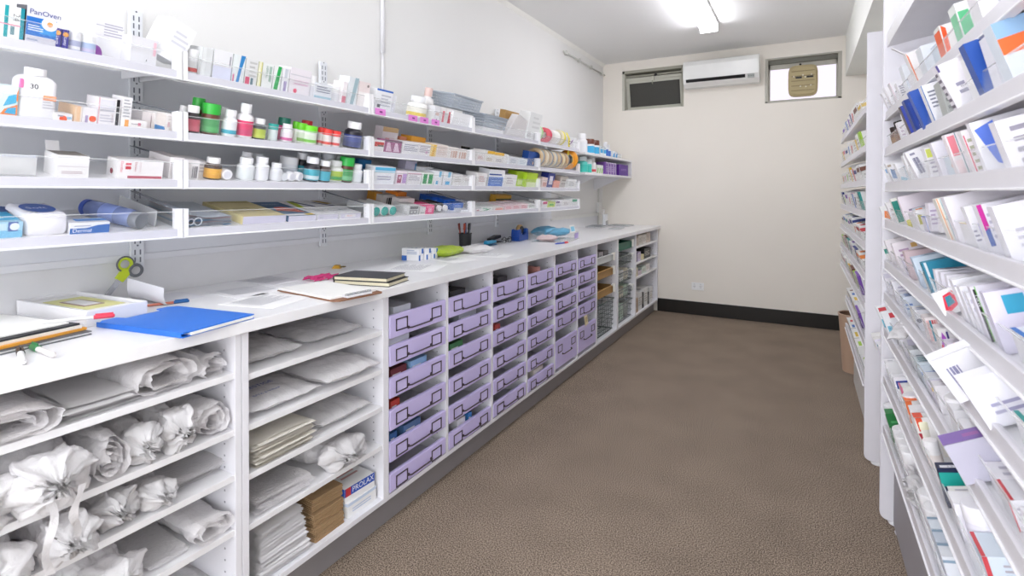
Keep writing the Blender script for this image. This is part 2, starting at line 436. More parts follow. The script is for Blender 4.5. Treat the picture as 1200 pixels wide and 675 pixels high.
def cabinet(y0, y1, label, shelves=(), name='base_cabinet', wide=.02):
    """carcass with its two sides, base, back and loose shelves"""
    t = thing(name, label, 'cabinet', (UX, (y0+y1)/2, .112)); L = (y1-y0)/2
    for s in (-1, 1):
        m = MB(); e = s*L; i = s*(L-wide)
        m.box(-.6, 0, min(e, i), max(e, i), 0, .756, UPR)
        for k in range(22): m.box(-.05, -.045, i-.0006*(1 if s > 0 else -1)-.0003, i+.0003, .03+.032*k, .035+.032*k, M('9b9aa0', .6))
        for k in range(22): m.box(-.40, -.395, i-.0006*(1 if s > 0 else -1)-.0003, i+.0003, .03+.032*k, .035+.032*k, M('9b9aa0', .6))
        m.build('side_panel', t, .0015)
    m = MB(); m.box(-.6, 0, -L+wide, L-wide, 0, .018, UPR); m.build('base_panel', t, .001)
    m = MB(); m.box(-.6, -.585, -L+wide, L-wide, .018, .756, CARC); m.build('back_panel', t)
    for z in shelves:
        m = MB(); m.box(-.585, -.004, -L+wide, L-wide, z-.112, z-.112+.017, LAM); m.build('shelf', t, .001)
    return t
cabinet(-.05, .883, 'open white base cabinet full of rolled white bags nearest the camera', (.745, .591, .469, .321), wide=.018)
cabinet(.885, 1.453, 'open white base cabinet with clear bag packs and brown paper bundles', (.729, .588, .451, .310), wide=.02)
Y0D, WD = 1.453, .3713
NTH = ['first', 'second', 'third', 'fourth', 'fifth', 'sixth']
for c in range(6):
    cabinet(Y0D+c*WD, Y0D+(c+1)*WD, f'{NTH[c]} white drawer cabinet from the near end', name='drawer_cabinet', wide=.009)
cabinet(3.681, 4.19, 'white cabinet bay with tan trays and a wire basket', name='basket_cabinet', wide=.02)
cabinet(4.19, 4.72, 'white cabinet bay with green tray and wire baskets', name='basket_cabinet', wide=.02)
cabinet(4.72, 5.55, 'open white shelf cabinet at the far end of the counter', (.735, .585, .45), wide=.02)

# drawers: lavender front, two card holders, a dark bow handle, a clear tray behind
HOLD = M('4a3d47', .35, .4)
def drawer(c, z0, z1, label):
    yc = Y0D+(c+.5)*WD; L = WD/2-.013
    t = thing('drawer', label, 'drawer', (UX, yc, z0)); h = z1-z0
    m = MB(); m.box(-.016, .002, -L, L, 0, h, LAV); fp = m.build('front_panel', t, .002)
    for s in (-1, 1):
        m = MB(); cy = s*(L-.065); cz = h-.039 if h < .12 else h-.05
        w_, hh = .033, .023
        for (a, b, p, q) in ((-w_, w_, hh-.004, hh), (-w_, w_, -hh, -hh+.004), (-w_, -w_+.004, -hh, hh), (w_-.004, w_, -hh, hh)):
            m.box(.001, .0045, cy+a, cy+b, cz+p, cz+q, HOLD)
        m.box(.001, .0025, cy-w_+.005, cy+w_-.005, cz-hh+.005, cz+hh-.005, M('d3c8f2', .5))
        m.build('card_holder', fp)
    m = MB(); z = .022 if h < .12 else h*.45
    m.tube([(.002, -.07, z), (.010, -.07, z), (.013, -.06, z-.001), (.0135, 0, z-.001), (.013, .06, z-.001), (.010, .07, z), (.002, .07, z)], .003, HOLD, 6)
    for s in (-1, 1): m.lathe([(.006, .002), (.006, .005)], HOLD, 10, (0, s*.07, z), 'x')
    m.build('handle', fp)
    m = MB()
    hb = h*.8
    m.box(-.5, -.016, -L+.006, L-.006, .006, .01, M('d9d7e0', .4))
    m.box(-.5, -.016, -L+.006, -L+.009, .006, hb, M('e9e8ee', .4)); m.box(-.5, -.016, L-.009, L-.006, .006, hb, M('e9e8ee', .4))
    m.box(-.5, -.497, -L+.006, L-.006, .006, hb, M('e9e8ee', .4))
    m.build('tray', t)
    return t
ZR = [(.706, .790), (.603, .677), (.484, .557), (.364, .438), (.247, .317), (.135, .201)]
ZR5 = [(.722, .795), (.612, .69), (.502, .58), (.388, .472), (.152, .318)]
ROWN = ['top', 'second', 'third', 'fourth', 'fifth', 'bottom']
for c in range(4):
    for r, (a, b) in enumerate(ZR):
        drawer(c, a, b, f'lavender drawer, {ROWN[r]} one down in the {NTH[c]} drawer column from the near end')
for c in (4, 5):
    for r, (a, b) in enumerate(ZR5):
        drawer(c, a, b, f'{"deep lavender drawer at the bottom" if r == 4 else "lavender drawer, "+ROWN[r]+" one down"} in the {NTH[c]} drawer column from the near end')

# ---------------------------------------------------------------- cartons, bottles and other stock
def face_map(w, d, h):
    """local axes: x = depth (front is +x), y = width, z up.  F front, N near side, T top, L back (-x), K top seen from the right aisle"""
    e = .0005
    return {'F': ((d/2+e, -w/2, 0), (0, w, 0), (0, 0, h)), 'N': ((-d/2, -w/2-e, 0), (d, 0, 0), (0, 0, h)),
            'T': ((d/2, -w/2, h+e), (0, w, 0), (-d, 0, 0)), 'L': ((-d/2-e, w/2, 0), (0, -w, 0), (0, 0, h)),
            'K': ((-d/2, -w/2, h+e), (d, 0, 0), (0, w, 0))}
def decals(m, w, d, h, spec):
    """printed marks on a carton: 'F r u0 v0 u1 v1 col; F c u v r col; F t u v size text col; F l u0 v0 u1 v1 n col; F p u v u v ... col'"""
    FM = face_map(w, d, h); lvl = 0
    for s in spec.split(';'):
        q = s.split()
        if not q: continue
        o, U, V = (Vector(p) for p in FM[q[0]]); n = U.cross(V).normalized(); lvl += 1; o = o+n*(.00008*lvl)
        lu, lv = U.length, V.length
        P = lambda u, v: tuple(o+U*u+V*v)
        k = q[1]
        if k == 'r':
            u0, v0, u1, v1 = map(float, q[2:6]); m.poly([P(u0, v0), P(u1, v0), P(u1, v1), P(u0, v1)], M(q[6]))
        elif k == 'c':
            u, v, r = map(float, q[2:5]); m.poly([tuple(Vector(P(u, v))+U/lu*(r*cos(2*PI*i/20))+V/lv*(r*sin(2*PI*i/20))) for i in range(20)], M(q[5]))
        elif k == 'p':
            c = [float(x) for x in q[2:-1]]; m.poly([P(c[i], c[i+1]) for i in range(0, len(c), 2)], M(q[-1]))
        elif k == 'l':
            u0, v0, u1, v1 = map(float, q[2:6]); N = int(q[6])
            for i in range(N):
                v = v0+(v1-v0)*(i+.5)/N; hv = (v1-v0)/N*.22; e1 = u1-(u1-u0)*(.25 if i % 3 == 2 else .0)
                m.poly([P(u0, v-hv), P(e1, v-hv), P(e1, v+hv), P(u0, v+hv)], M(q[7]))
        elif k == 'b':      # barcode: upright bars
            u0, v0, u1, v1 = map(float, q[2:6]); N = int(q[6])
            for i in range(N):
                u = u0+(u1-u0)*(i+.5)/N; hu = (u1-u0)/N*(.22+.12*(i % 3))
                m.poly([P(u-hu, v0), P(u+hu, v0), P(u+hu, v1), P(u-hu, v1)], M(q[7]))
        elif k in 't|':
            u, v, sz = map(float, q[2:5]); st = q[5].replace('_', ' ')
            if k == 't': m.text(st, P(u, v), U/lu, V/lv, sz, M(q[6]))
            else: m.text(st, P(u, v), -V/lv, U/lu, sz, M(q[6]))
def carton_mesh(w, d, h, base, spec='', rough=.42):
    m = MB(); m.box(-d/2, d/2, -w/2, w/2, 0, h, M(base, rough)); decals(m, w, d, h, spec); return m
def carton(name, label, cat, w, d, h, base, spec='', flap=None, group=None):
    o = carton_mesh(w, d, h, base, spec).build(name, bevel=0)
    tag(o, label, cat, group)
    if flap:
        m = MB(); m.T = Matrix.Translation((-d/2, 0, h)) @ Matrix.Rotation(R(flap), 4, 'Y')
        m.box(-.0008, .0008, -w/2+.002, -w/2+.45*w, 0, d*.36, M(base, .5)); m.build('flap', o)
        m = MB(); m.box(-d/2+.003, d/2-.003, -w/2+.003, w/2-.003, h-.002, h+.0006, M('8b867f', .8)); m.build('inside_shade', o)  # dark sheet on the closed box paints its shaded inside
    return o
def bottle(name, label, cat, r, h, body, cap, lab=None, lab2=None, style='pill', group=None, txt=None):
    """styles: pill (wide neck, ribbed cap), tall (long neck), jar (wide lid), tub (straight with broad lid), square"""
    t = thing(name, label, cat, group=group)
    bm_ = PETM if body == 'clear' else M(body, .3); cm = M(cap, .35)
    if style == 'jar': hb, nr, hc, cr = h*.80, r*.86, h*.2, r*.98
    elif style == 'tub': hb, nr, hc, cr = h*.66, r*.9, h*.34, r*1.02
    elif style == 'tall': hb, nr, hc, cr = h*.72, r*.5, h*.26, r*.62
    else: hb, nr, hc, cr = h*.74, r*.66, h*.26, r*.78
    sh = hb*.80 if style in ('pill', 'tall') else hb*.93
    m = MB()
    prof = [(r*.9, 0), (r, h*.03), (r, sh), (r*.96, sh+(hb-sh)*.35), (nr*1.08, sh+(hb-sh)*.8), (nr, hb), (nr, hb+hc*.5)]
    m.lathe(prof, bm_, 18); bd = m.build('body', t)
    m = MB(); m.lathe([(cr, hb), (cr, hb+hc*.88), (cr*.93, hb+hc)], cm, 28, ribs=1); m.build('cap', t)
    if lab:
        m = MB(); z0, z1 = sh*.12, sh*.86
        m.lathe([(r*1.012, z0), (r*1.012, z1)], M(lab, .45), 18, caps=False)
        if lab2:
            m.lathe([(r*1.02, z0+(z1-z0)*.08), (r*1.02, z0+(z1-z0)*.42)], M(lab2, .45), 18, caps=False)
        if txt:
            m.text(txt, (r*1.03, -r*.6, z0+(z1-z0)*.6), (0, 1, 0), (0, 0, 1), r*.55, M('ffffff' if lab not in ('ffffff', 'f4f4f6') else '333344'))
        m.build('label', bd)
    return t

# ---------------------------------------------------------------- soft bundles of plastic bags
def nz(p, s, seed): return noise.noise(Vector((p[0]*s+seed*7.13, p[1]*s-seed*3.7, p[2]*s+seed*1.9)))
def fold_bundle(name, label, L, W, Hh, seed, turns=2.3, mat=None, group=None, core=.42, ragged=.012):
    """sheets folded over and over into a flat roll: open dark fold at the front end"""
    rnd = random.Random(seed); N = int(turns*30); K = 26
    vs = []; fs = []
    for i in range(K+1):
        x = -L+L*i/K; f = (i/K)**3
        for j in range(N+1):
            t = j/N; a = 2*PI*turns*t-.6
            rr = core+(1-core)*t
            y = W/2*rr*math.copysign(abs(cos(a))**.55, cos(a)); z = Hh/2*(1+(rr-.06*(1-t))*math.copysign(abs(sin(a))**.8, sin(a)))
            z *= 1-.12*abs(y/(W/2))**2*(z > Hh/2)
            p = (x, y, z); amp = .0035+.009*f
            dy = amp*nz(p, 22, seed)+.5*amp*nz(p, 60, seed+3); dz = amp*nz(p, 18, seed+5)+.6*amp*nz(p, 55, seed+8)
            dx = f*ragged*(1.4*nz((a*.35, t*3, 0), 2.0, seed+11)+.8*nz((a*1.3, t*5, 0), 3, seed+2))
            vs.append((x+dx, y+dy, max(.0006, z+dz*(.3+.7*min(1, z/Hh)))))
    for i in range(K):
        for j in range(N):
            q = i*(N+1)+j; fs.append((q, q+1, q+N+2, q+N+1))
    m = MB(); m.add(vs, fs, mat or BAG, True); o = m.build(name)
    tag(o, label, 'bag bundle', group)
    return o
def gather_bundle(name, label, L, W, Hh, seed, mat=None, group=None, flare=1.0, ties=0, droop=0.0):
    """soft roll of thin plastic bags whose front end is gathered and ruffled"""
    N, K = 64, 60
    vs = []; fs = []
    for i in range(K+1):
        t = i/K; x = -L+L*t
        pinch = math.exp(-((t-.80)/.06)**2)
        f = max(0, (t-.80)/.2)
        sc = 1-.28*pinch+.10*f*flare
        sc *= 1-.55*max(0, (t-.93)/.07)**2
        for j in range(N):
            a = 2*PI*j/N
            ruff = (.10*sin(7*a+seed)+.07*sin(13*a+2*seed)+.05*sin(19*a+seed*3))*(.25*pinch+f*1.1)*flare
            y = W/2*(sc+ruff)*math.copysign(abs(cos(a))**.75, cos(a)); z = Hh/2*(sc+ruff)*math.copysign(abs(sin(a))**.75, sin(a))+Hh/2
            p = (x, y, z); amp = .006+.008*f; fine = .0035*abs(nz(p, 75, seed+31))+.0025*nz(p, 130, seed+17)
            y += fine*cos(a)+amp*nz(p, 20, seed)+amp*.7*nz(p, 48, seed+4); z += fine*sin(a)+amp*nz(p, 20, seed+6)+amp*.7*nz(p, 50, seed+9)
            x2 = x+f*.02*nz((a*.6, t*4, 0), 2.5, seed)+amp*nz(p, 40, seed+14)
            vs.append((x2, y, max(.0006, z-droop*f*f)))
    for i in range(K):
        for j in range(N): fs.append((i*N+j, i*N+(j+1) % N, (i+1)*N+(j+1) % N, (i+1)*N+j))
    # crumpled front: rings stepping into the middle
    last = [Vector(vs[K*N+j]) for j in range(N)]; c = sum(last, Vector())/N; prev = K*N
    for r_, dx in ((.72, .012), (.42, -.004), (.16, .01)):
        o0 = len(vs)
        for j in range(N):
            p = c+(last[j]-c)*(r_+.10*sin(9*2*PI*j/N+seed)); q = (p.x+dx+.016*nz(tuple(p), 45, seed+20)+.008*sin(j*2.1), p.y, max(.001, p.z))
            vs.append(q)
        for j in range(N): fs.append((prev+j, prev+(j+1) % N, o0+(j+1) % N, o0+j))
        prev = o0
    fs.append(tuple(prev+j for j in range(N)))
    m = MB(); m.add(vs, fs, mat or BAG, True); o = m.build(name)
    tag(o, label, 'bag bundle', group)
    for k in range(ties):
        m = MB(); y = -.02+.045*k; pts = []
        for i in range(12):
            u = i/11; pts.append((.005+.02*sin(u*3+k), y+.008*sin(u*7+k*2), Hh*.45-u*(.16-.03*k)))
        wv = .007
        vv = []; ff = []
        for i, p in enumerate(pts): vv += [(p[0]+.003*sin(i), p[1]-wv, p[2]), (p[0]-.003*sin(i), p[1]+wv, p[2])]
        for i in range(11): ff.append((2*i, 2*i+1, 2*i+3, 2*i+2))
        m.add(vv, ff, BAG, True); m.build('bag_handle', o)
    return o
def sheet_stack(name, label, L, W, n, dz, seed, mat, group=None, cat='bag stack', spread=.012, wave=.004):
    """flat bags lying on each other, each a little out of line"""
    rnd = random.Random(seed); m = MB(); NX, NY = 16, 12
    for k in range(n):
        ox, oy, rz = rnd.uniform(-spread, spread), rnd.uniform(-spread, spread), rnd.uniform(-.04, .04)
        vs = []
        for i in range(NX+1):
            for j in range(NY+1):
                x, y = -L+L*i/NX, -W/2+W*j/NY
                e = (i/NX)**4*.5+abs(2*j/NY-1)**4*.5
                z = .001+k*dz+wave*(.5+.5*nz((x, y, k*.02), 16, seed))*(.35+.9*e)
                X, Y = x*cos(rz)-y*sin(rz)+ox, x*sin(rz)+y*cos(rz)+oy
                vs.append((X, Y, z))
        fs = [(i*(NY+1)+j, (i+1)*(NY+1)+j, (i+1)*(NY+1)+j+1, i*(NY+1)+j+1) for i in range(NX) for j in range(NY)]
        m.add(vs, fs, mat, True)
    o = m.build(name); tag(o, label, cat, group)
    return o
def pillow(name, label, L, W, Hh, seed, mat, cat='bag pack', txt=None, flat=3.0, group=None):
    """plump wrapped pack with a crinkled skin"""
    NX, NY = 30, 24; m = MB(); vs = []; fs = []
    def prof(u): return max(0, 1-abs(2*u-1)**flat)**.5
    for side in (1, -1):
        for i in range(NX+1):
            for j in range(NY+1):
                u, v = i/NX, j/NY; p = prof(u)*prof(v)
                x, y = -L+L*u, -W/2+W*v
                wr = .006*nz((x, y, side), 30, seed)+.004*nz((x, y, side), 75, seed+2)
                z = Hh/2+side*(Hh/2*p)+wr*(.4+.6*p)+(.006*nz((x, y, 0), 22, seed+5))*(1-p)
                vs.append((x+.006*nz((y, x, 1), 25, seed), y+.006*nz((x, y, 2), 25, seed), max(.0008 if side > 0 else .0005, z)))
    K = (NX+1)*(NY+1)
    for i in range(NX):
        for j in range(NY):
            q = i*(NY+1)+j; fs.append((q, q+NY+1, q+NY+2, q+1)); fs.append((K+q, K+q+1, K+q+NY+2, K+q+NY+1))
    m.add(vs, fs, mat, True)
    o = m.build(name); tag(o, label, cat, group)
    if txt:
        mm = MB(); mm.text(txt[0], (-L*.30, -W*.34, Hh+.0045), (0, 1, 0), (-1, 0, 0), txt[1], M('4a5fb5', .5)); mm.text(txt[2], (-L*.14, -W*.34, Hh*.96+.003), (0, 1, 0), (-1, 0, 0), txt[1]*.55, M('6f7fc4', .5)); mm.build('printing', o)
    return o
def put(o, x, y, z, rz=0, ry=0, rx=0):
    o.location = (x, y, z); o.rotation_euler = (rx, ry, rz); return o
# ---------------------------------------------------------------- what lies in the open cabinets
F1 = -1.338
SZ = {1: .7625, 2: .6085, 3: .4865, 4: .3385, 5: .1305}
# first cabinet, top shelf to bottom
put(fold_bundle('folded_bag_bundle', 'large flat folded white bag bundle at the near end of the top shelf', .46, .185, .062, 3, 2.6, core=.45), F1+.012, .405, SZ[1])
put(sheet_stack('flat_bag_stack', 'thin stack of flat white bags fanned between two folded bundles', .44, .14, 8, .0035, 12, PAPER, spread=.016), F1-.01, .572, SZ[1], rz=.03)
put(fold_bundle('folded_bag_bundle', 'plump folded white bag bundle in the middle of the top shelf', .47, .165, .088, 5, 2.2, core=.38, ragged=.02), F1+.006, .70, SZ[1])
put(fold_bundle('folded_bag_bundle', 'small loose white bag roll against the right side of the top shelf', .44, .085, .062, 8, 2.0, core=.3, ragged=.024), F1-.012, .82, SZ[1])
put(gather_bundle('gathered_bag_bundle', 'gathered white bag bundle at the near end of the second shelf', .45, .15, .095, 21, flare=1.1, droop=.01), F1+.03, .345, SZ[2])
put(gather_bundle('gathered_bag_bundle', 'big knotted white bag bundle with two handles hanging over the edge', .45, .125, .108, 24, flare=1.25, ties=2), F1+.045, .468, SZ[2])
put(fold_bundle('folded_bag_bundle', 'narrow white bag bundle standing on edge beside the knotted bundle', .44, .075, .10, 27, 3.4, core=.25, ragged=.018), F1+.006, .578, SZ[2])
put(gather_bundle('gathered_bag_bundle', 'short ruffled white bag bundle, third from the right on the second shelf', .44, .065, .085, 29, flare=.9), F1+.004, .655, SZ[2])
put(gather_bundle('gathered_bag_bundle', 'two-lobed ruffled white bag bundle left of the rolled one', .44, .068, .095, 31, flare=1.2), F1+.008, .73, SZ[2])
put(fold_bundle('folded_bag_bundle', 'rolled white bag bundle with an open end on the second shelf right', .46, .095, .085, 33, 2.6, core=.4, ragged=.012), F1-.004, .815, SZ[2])
put(gather_bundle('gathered_bag_bundle', 'limp white bag bundle at the near end of the third shelf', .44, .12, .08, 41, flare=1.1, droop=.012), F1+.04, .375, SZ[3])
put(gather_bundle('gathered_bag_bundle', 'drooping white bag bundle under the hanging handles', .44, .085, .085, 43, flare=1.2, droop=.01), F1+.035, .50, SZ[3])
put(gather_bundle('gathered_bag_bundle', 'crumpled white bag roll with a rosette end on the third shelf', .43, .075, .078, 45, flare=1.4), F1+.005, .60, SZ[3])
put(gather_bundle('gathered_bag_bundle', 'low white bag roll beside the grey clear sheets', .43, .078, .06, 47, flare=1.0), F1+.004, .687, SZ[3])
put(sheet_stack('clear_bag_stack', 'loose pile of grey clear plastic bags on the third shelf', .40, .135, 7, .004, 50, CLEARBAG, spread=.014, wave=.012), F1-.045, .80, SZ[3], rz=.06)
put(gather_bundle('gathered_bag_bundle', 'soft white bag roll left of the open clear bags on the fourth shelf', .44, .115, .075, 55, flare=.9), F1+.012, .585, SZ[4])
put(sheet_stack('clear_bag_stack', 'few flat clear bags lying open on the fourth shelf', .40, .09, 4, .003, 57, CLEARBAG, spread=.01, wave=.006), F1-.02, .705, SZ[4], rz=-.05)
put(fold_bundle('folded_bag_bundle', 'folded white bag bundle with a dark fold on the fourth shelf', .46, .11, .062, 59, 2.5, core=.42), F1+.004, .805, SZ[4])
put(sheet_stack('clear_bag_stack', 'low heap of clear bags at the bottom of the first cabinet', .42, .16, 8, .006, 63, CLEARBAG, spread=.016, wave=.016), F1-.06, .775, SZ[5])
# second cabinet
S2 = {1: .7465, 2: .6055, 3: .4685, 4: .3275, 5: .1305}
put(pillow('clear_bag_pack', 'small clear pack with grey print on the top shelf of the second cabinet', .34, .20, .045, 71, CLEARBAG), F1-.03, 1.015, S2[1])
put(pillow('clear_bag_pack', 'flat clear pack pushed back on the top shelf of the second cabinet', .36, .24, .04, 73, CLEARBAG), F1-.05, 1.27, S2[1])
put(pillow('clear_bag_pack', 'white bag pack with blue lettering at the shelf edge', .36, .24, .045, 75, BAG, txt=('PRESTIGE', .026, 'BAGS & WRAP')), F1-.006, 1.045, S2[2])
put(pillow('clear_bag_pack', 'large glossy clear bag pack overhanging the second shelf', .42, .235, .062, 77, BAG), F1+.012, 1.295, S2[2])
put(sheet_stack('paper_bag_stack', 'tall stack of cream paper bags on the middle shelf', .40, .195, 16, .0042, 81, M('f1ece2', .8), spread=.012, wave=.003), F1-.004, 1.03, S2[3], rz=.02)
put(pillow('clear_bag_pack', 'slim clear pack lying behind the cream paper bags', .42, .22, .055, 83, CLEARBAG), F1-.008, 1.285, S2[3])
put(sheet_stack('clear_bag_stack', 'flat clear bags with folded tops on the fourth shelf left', .42, .19, 7, .005, 85, CLEARBAG, spread=.014, wave=.01), F1-.012, 1.035, S2[4])
put(gather_bundle('gathered_bag_bundle', 'bulging crumpled clear bag hanging over the fourth shelf edge', .42, .185, .085, 87, flare=.55, mat=BAG, droop=.004), F1+.012, 1.27, S2[4])
for k in range(4):
    put(sheet_stack('paper_bag_pack', ['bottom', 'second', 'third', 'top'][k]+' white paper bag pack of the wrapped pile on the cabinet floor', .38, .165-.004*k, 9, .0035, 90+k, PAPER, spread=.005, wave=.002, cat='paper bag pack', group='white paper bag packs'), F1-.008-.006*k, 1.035, S2[5]+.034*k, rz=.02*(k-1))
KRAFT = M('a98a66', .8, vary=.08, scale=30)
for k in range(3):
    m = MB()
    for i in range(9):
        e = .0012*((i*7+k) % 3); zz = .0045*i
        m.box(-.34, -e, -.06+e, .062-e*.5, zz, zz+.0038, KRAFT)
    m.box(-.342, -.003, -.061, .0625, .0, .0015, KRAFT)
    o = m.build('paper_bag_pack', bevel=.001); tag(o, ['bottom', 'middle', 'top'][k]+' brown paper bag bundle beside the white paper packs', 'paper bag pack', 'brown paper bag bundles')
    put(o, F1-.012-.01*k, 1.205+.004*k, S2[5]+.042*k, rz=.03-.04*k)
BB = 'F r 0 .45 1 1 2b55b8; F r 0 0 1 .12 dfe7f3; F t .10 .52 .03 PROLAX ffffff; N r 0 .45 1 1 2b55b8; N t .3 .55 .026 PROLAX ffffff; T r .72 0 1 1 2b55b8; T t .12 .8 .032 PROLAX ffffff; F r 0 .45 .12 1 c2323a; T l .2 .3 .7 .6 2 c9a3a8'
BB = 'F r 0 .42 1 1 2b55b8; F t .24 .55 .026 PROLAX ffffff; F r .03 .42 .2 1 c2323a; N r 0 .42 1 1 2b55b8; N t .3 .55 .024 PROLAX ffffff; T r 0 .55 1 .95 2b55b8; T t .1 .64 .05 PROLAX ffffff; T l .25 .2 .8 .4 2 d3a7a2'
for k, lb in enumerate(('plain white carton under the blue and white one at the shelf end', 'blue and white carton at the shelf end by the drawers')):
    put(carton('glove_carton', lb, 'carton', .135, .24, .05, 'f4f4f4', BB if k else 'F r 0 .8 1 1 cfdcf0; F l .15 .25 .8 .6 2 c3cfe6; N r 0 .8 1 1 cfdcf0'), F1-.135-.006*k, 1.352, S2[5]+.0505*k, rz=-.05*k)
put(carton('paper_pack', 'white paper pack leaning on top of the brown bundles', 'paper pack', .09, .2, .012, 'f1efee'), F1-.17, 1.215, S2[5]+.128, rz=.1)

# things seen through the gaps above the drawer fronts
DI = [(0,0,-.08,'b9bcc4',.1,'clear grey plastic box in the gap of the first column, top drawer'), (0,1,-.1,'c7c9d2',.12,'pale tub in the second drawer of the first column'),
      (0,2,-.10,'6d2f35',.09,'dark red carton in the third drawer of the first column'), (0,2,.02,'8fb6dc',.1,'light blue carton in the third drawer of the first column'),
      (0,3,-.12,'b83a30',.05,'red carton in the fourth drawer of the first column'), (0,4,-.13,'2f5f9a',.04,'blue carton in the fifth drawer of the first column'), (0,4,-.02,'50709a',.1,'steel blue carton in the fifth drawer of the first column'),
      (1,0,-.08,'202024',.12,'black case in the top drawer of the second column'), (1,1,.0,'9ea2ab',.14,'grey case in the second drawer of the second column'), (1,2,-.09,'3f7a4a',.1,'green carton in the third drawer of the second column'),
      (1,5,.02,'3b7fc4',.03,'blue tube box in the bottom drawer of the second column'), (1,5,-.05,'e9e9ee',.06,'white box in the bottom drawer of the second column'), (2,0,-.05,'2b2b2e',.1,'black pouch in the top drawer of the third column'),
      (2,2,-.1,'b0453c',.05,'red box in the third drawer of the third column'), (3,0,.0,'c98a80',.04,'salmon box in the top drawer of the fourth column'), (3,5,.0,'e3dcd0',.12,'cream box in the bottom drawer of the fourth column')]
for c, r, dy, hx, w, lb in DI:
    z0, z1 = ZR[r]; dep = .12
    put(carton('drawer_carton', lb, 'carton', w, dep, (z1-z0)+.012, hx, 'F l .1 .3 .8 .8 3 dddddd'), UX-.02-dep/2, Y0D+(c+.5)*WD+dy, z0+.0105)
m = MB(); m.box(-.0008, .0008, -.03, .03, 0, .075, M('e9dcbc', .7)); m.box(.0008, .0012, -.018, .02, .02, .055, M('c8b487', .7))
put(tag(m.build('index_card'), 'cream index card standing in the last lavender drawer column', 'card'), UX+.006, 3.47, .318, ry=-.1, rx=.12)

# wire baskets, trays and the far shelf
WIRE = M('8d9494', .35, .7); WIRED = M('6a7674', .4, .6)
def wire_basket(y0, y1, z0, z1, lab, mat, handle=True, step=.042, rows=5):
    t = thing('wire_basket', lab, 'basket', (UX-.02, (y0+y1)/2, z0)); L = (y1-y0)/2; Hh = z1-z0; D = .46
    m = MB()
    for z in (0, Hh):
        i = .012 if z == 0 else 0
        m.tube([(0-i, -L+i, z), (0-i, L-i, z), (-D+i, L-i, z), (-D+i, -L+i, z), (-i, -L+i, z)], .004, mat, 6)
    n = int(2*L/step)
    for k in range(1, n):
        y = -L+2*L*k/n; m.tube([(0, y, Hh), (-.012, y, 0), (-D+.012, y, 0), (-D, y, Hh)], .0019, mat, 5)
    for k in range(1, rows):
        z = Hh*k/rows; m.tube([(-.006, -L, z), (-.006, L, z), (-D+.006, L, z), (-D+.006, -L, z), (-.006, -L, z)], .0019, mat, 5)
    for k in range(1, 9):
        x = -D*k/9; m.tube([(x, -L, Hh), (x, -L+.012, 0), (x, L-.012, 0), (x, L, Hh)], .0019, mat, 5)
    m.build('wire_mesh', t)
    if handle:
        m = MB(); m.tube([(.002, L-.05, Hh+.002), (.014, L-.05, Hh-.01), (.014, L-.05, Hh-.045)], .006, M('f1f2ee', .3), 6); m.box(-.02, .016, L-.075, L-.012, Hh-.006, Hh+.006, M('f4f4f0', .3)); m.build('white_clip', t)
    return t
BX0, BX1, BZ0, BZ1 = 3.715, 4.155, 4.225, 4.685
wire_basket(BX0, BX1, .14, .385, 'deep wire basket at the bottom of the bay beside the last drawers', WIRED, False, .036, 7)
TAN = M('b48d54', .6)
def tray(y0, y1, z, h, mat, lab):
    t = thing('pull_out_tray', lab, 'tray', (UX-.015, (y0+y1)/2, z)); L = (y1-y0)/2; D = .46
    m = MB()
    m.box(-D, 0, -L, L, 0, .005, mat); m.box(-.006, 0, -L, L, .005, h, mat); m.box(-D, -D+.006, -L, L, .005, h, mat)
    m.box(-D, 0, -L, -L+.006, .005, h, mat); m.box(-D, 0, L-.006, L, .005, h, mat); m.build('bin', t, .002)
    m = MB(); m.box(-.008, .008, -L-.004, L+.004, h-.004, h+.006, mat); m.build('rim', t, .002)
    m = MB(); m.box(-.004, .014, L-.085, L-.02, h+.0, h+.014, M('f6f4ee', .4)); m.box(.008, .014, L-.07, L-.03, h-.05, h, M('f6f4ee', .4)); m.build('card_holder', t)
    return t
tray(BX0, BX1, .585, .055, TAN, 'upper tan pull-out tray in the bay beside the drawers')
tray(BX0, BX1, .44, .055, TAN, 'lower tan pull-out tray in the bay beside the drawers')
tray(BX0, BX1, .70, .05, M('cfd2d2', .3), 'clear grey tray at the top of the tan tray bay')
GRN = M('23705a', .5)
tray(BZ0, BZ1, .755, .06, GRN, 'dark green tray at the top of the second basket bay')
for i, (z0, z1, n) in enumerate(((.62, .70, 'top'), (.475, .56, 'second'), (.33, .42, 'third'), (.14, .29, 'bottom'))):
    wire_basket(BZ0, BZ1, z0, z1, f'{n} wire basket in the bay under the dark green tray', WIRE, i < 3, .04, 3)
rb = random.Random(5)
bsk = [('pale green', 'cfe3d2'), ('grey', 'b9bcb8'), ('white', 'f0f0ec'), ('cream', 'eae2cf')]
for z, nn in ((.345, 'third'), (.155, 'bottom'), (.49, 'second')):
    y = BZ0+.03
    for k in range(3):
        w = .11; c = bsk[(k+int(z*100)) % 4]
        put(carton('supply_carton', f'{c[0]} carton, {["nearest", "middle", "farthest"][k]} of three in the {nn} wire basket', 'carton', w, .14, .09 if z > .2 else .13, c[1], 'F l .15 .3 .8 .7 3 9aa39b'), UX-.12, y+w/2+.005, z-.01, rz=rb.uniform(-.05, .05)); y += w+.025
for k in range(3):
    put(carton('supply_carton', f'grey clear carton, {["nearest", "middle", "farthest"][k]} in the clear tray above the tan trays', 'carton', .10, .12, .075, ['a9a5a6', 'c9c3c4', '8f8b8c'][k], 'F l .15 .3 .8 .7 3 77777c'), UX-.11, BX0+.08+.125*k, .7055)
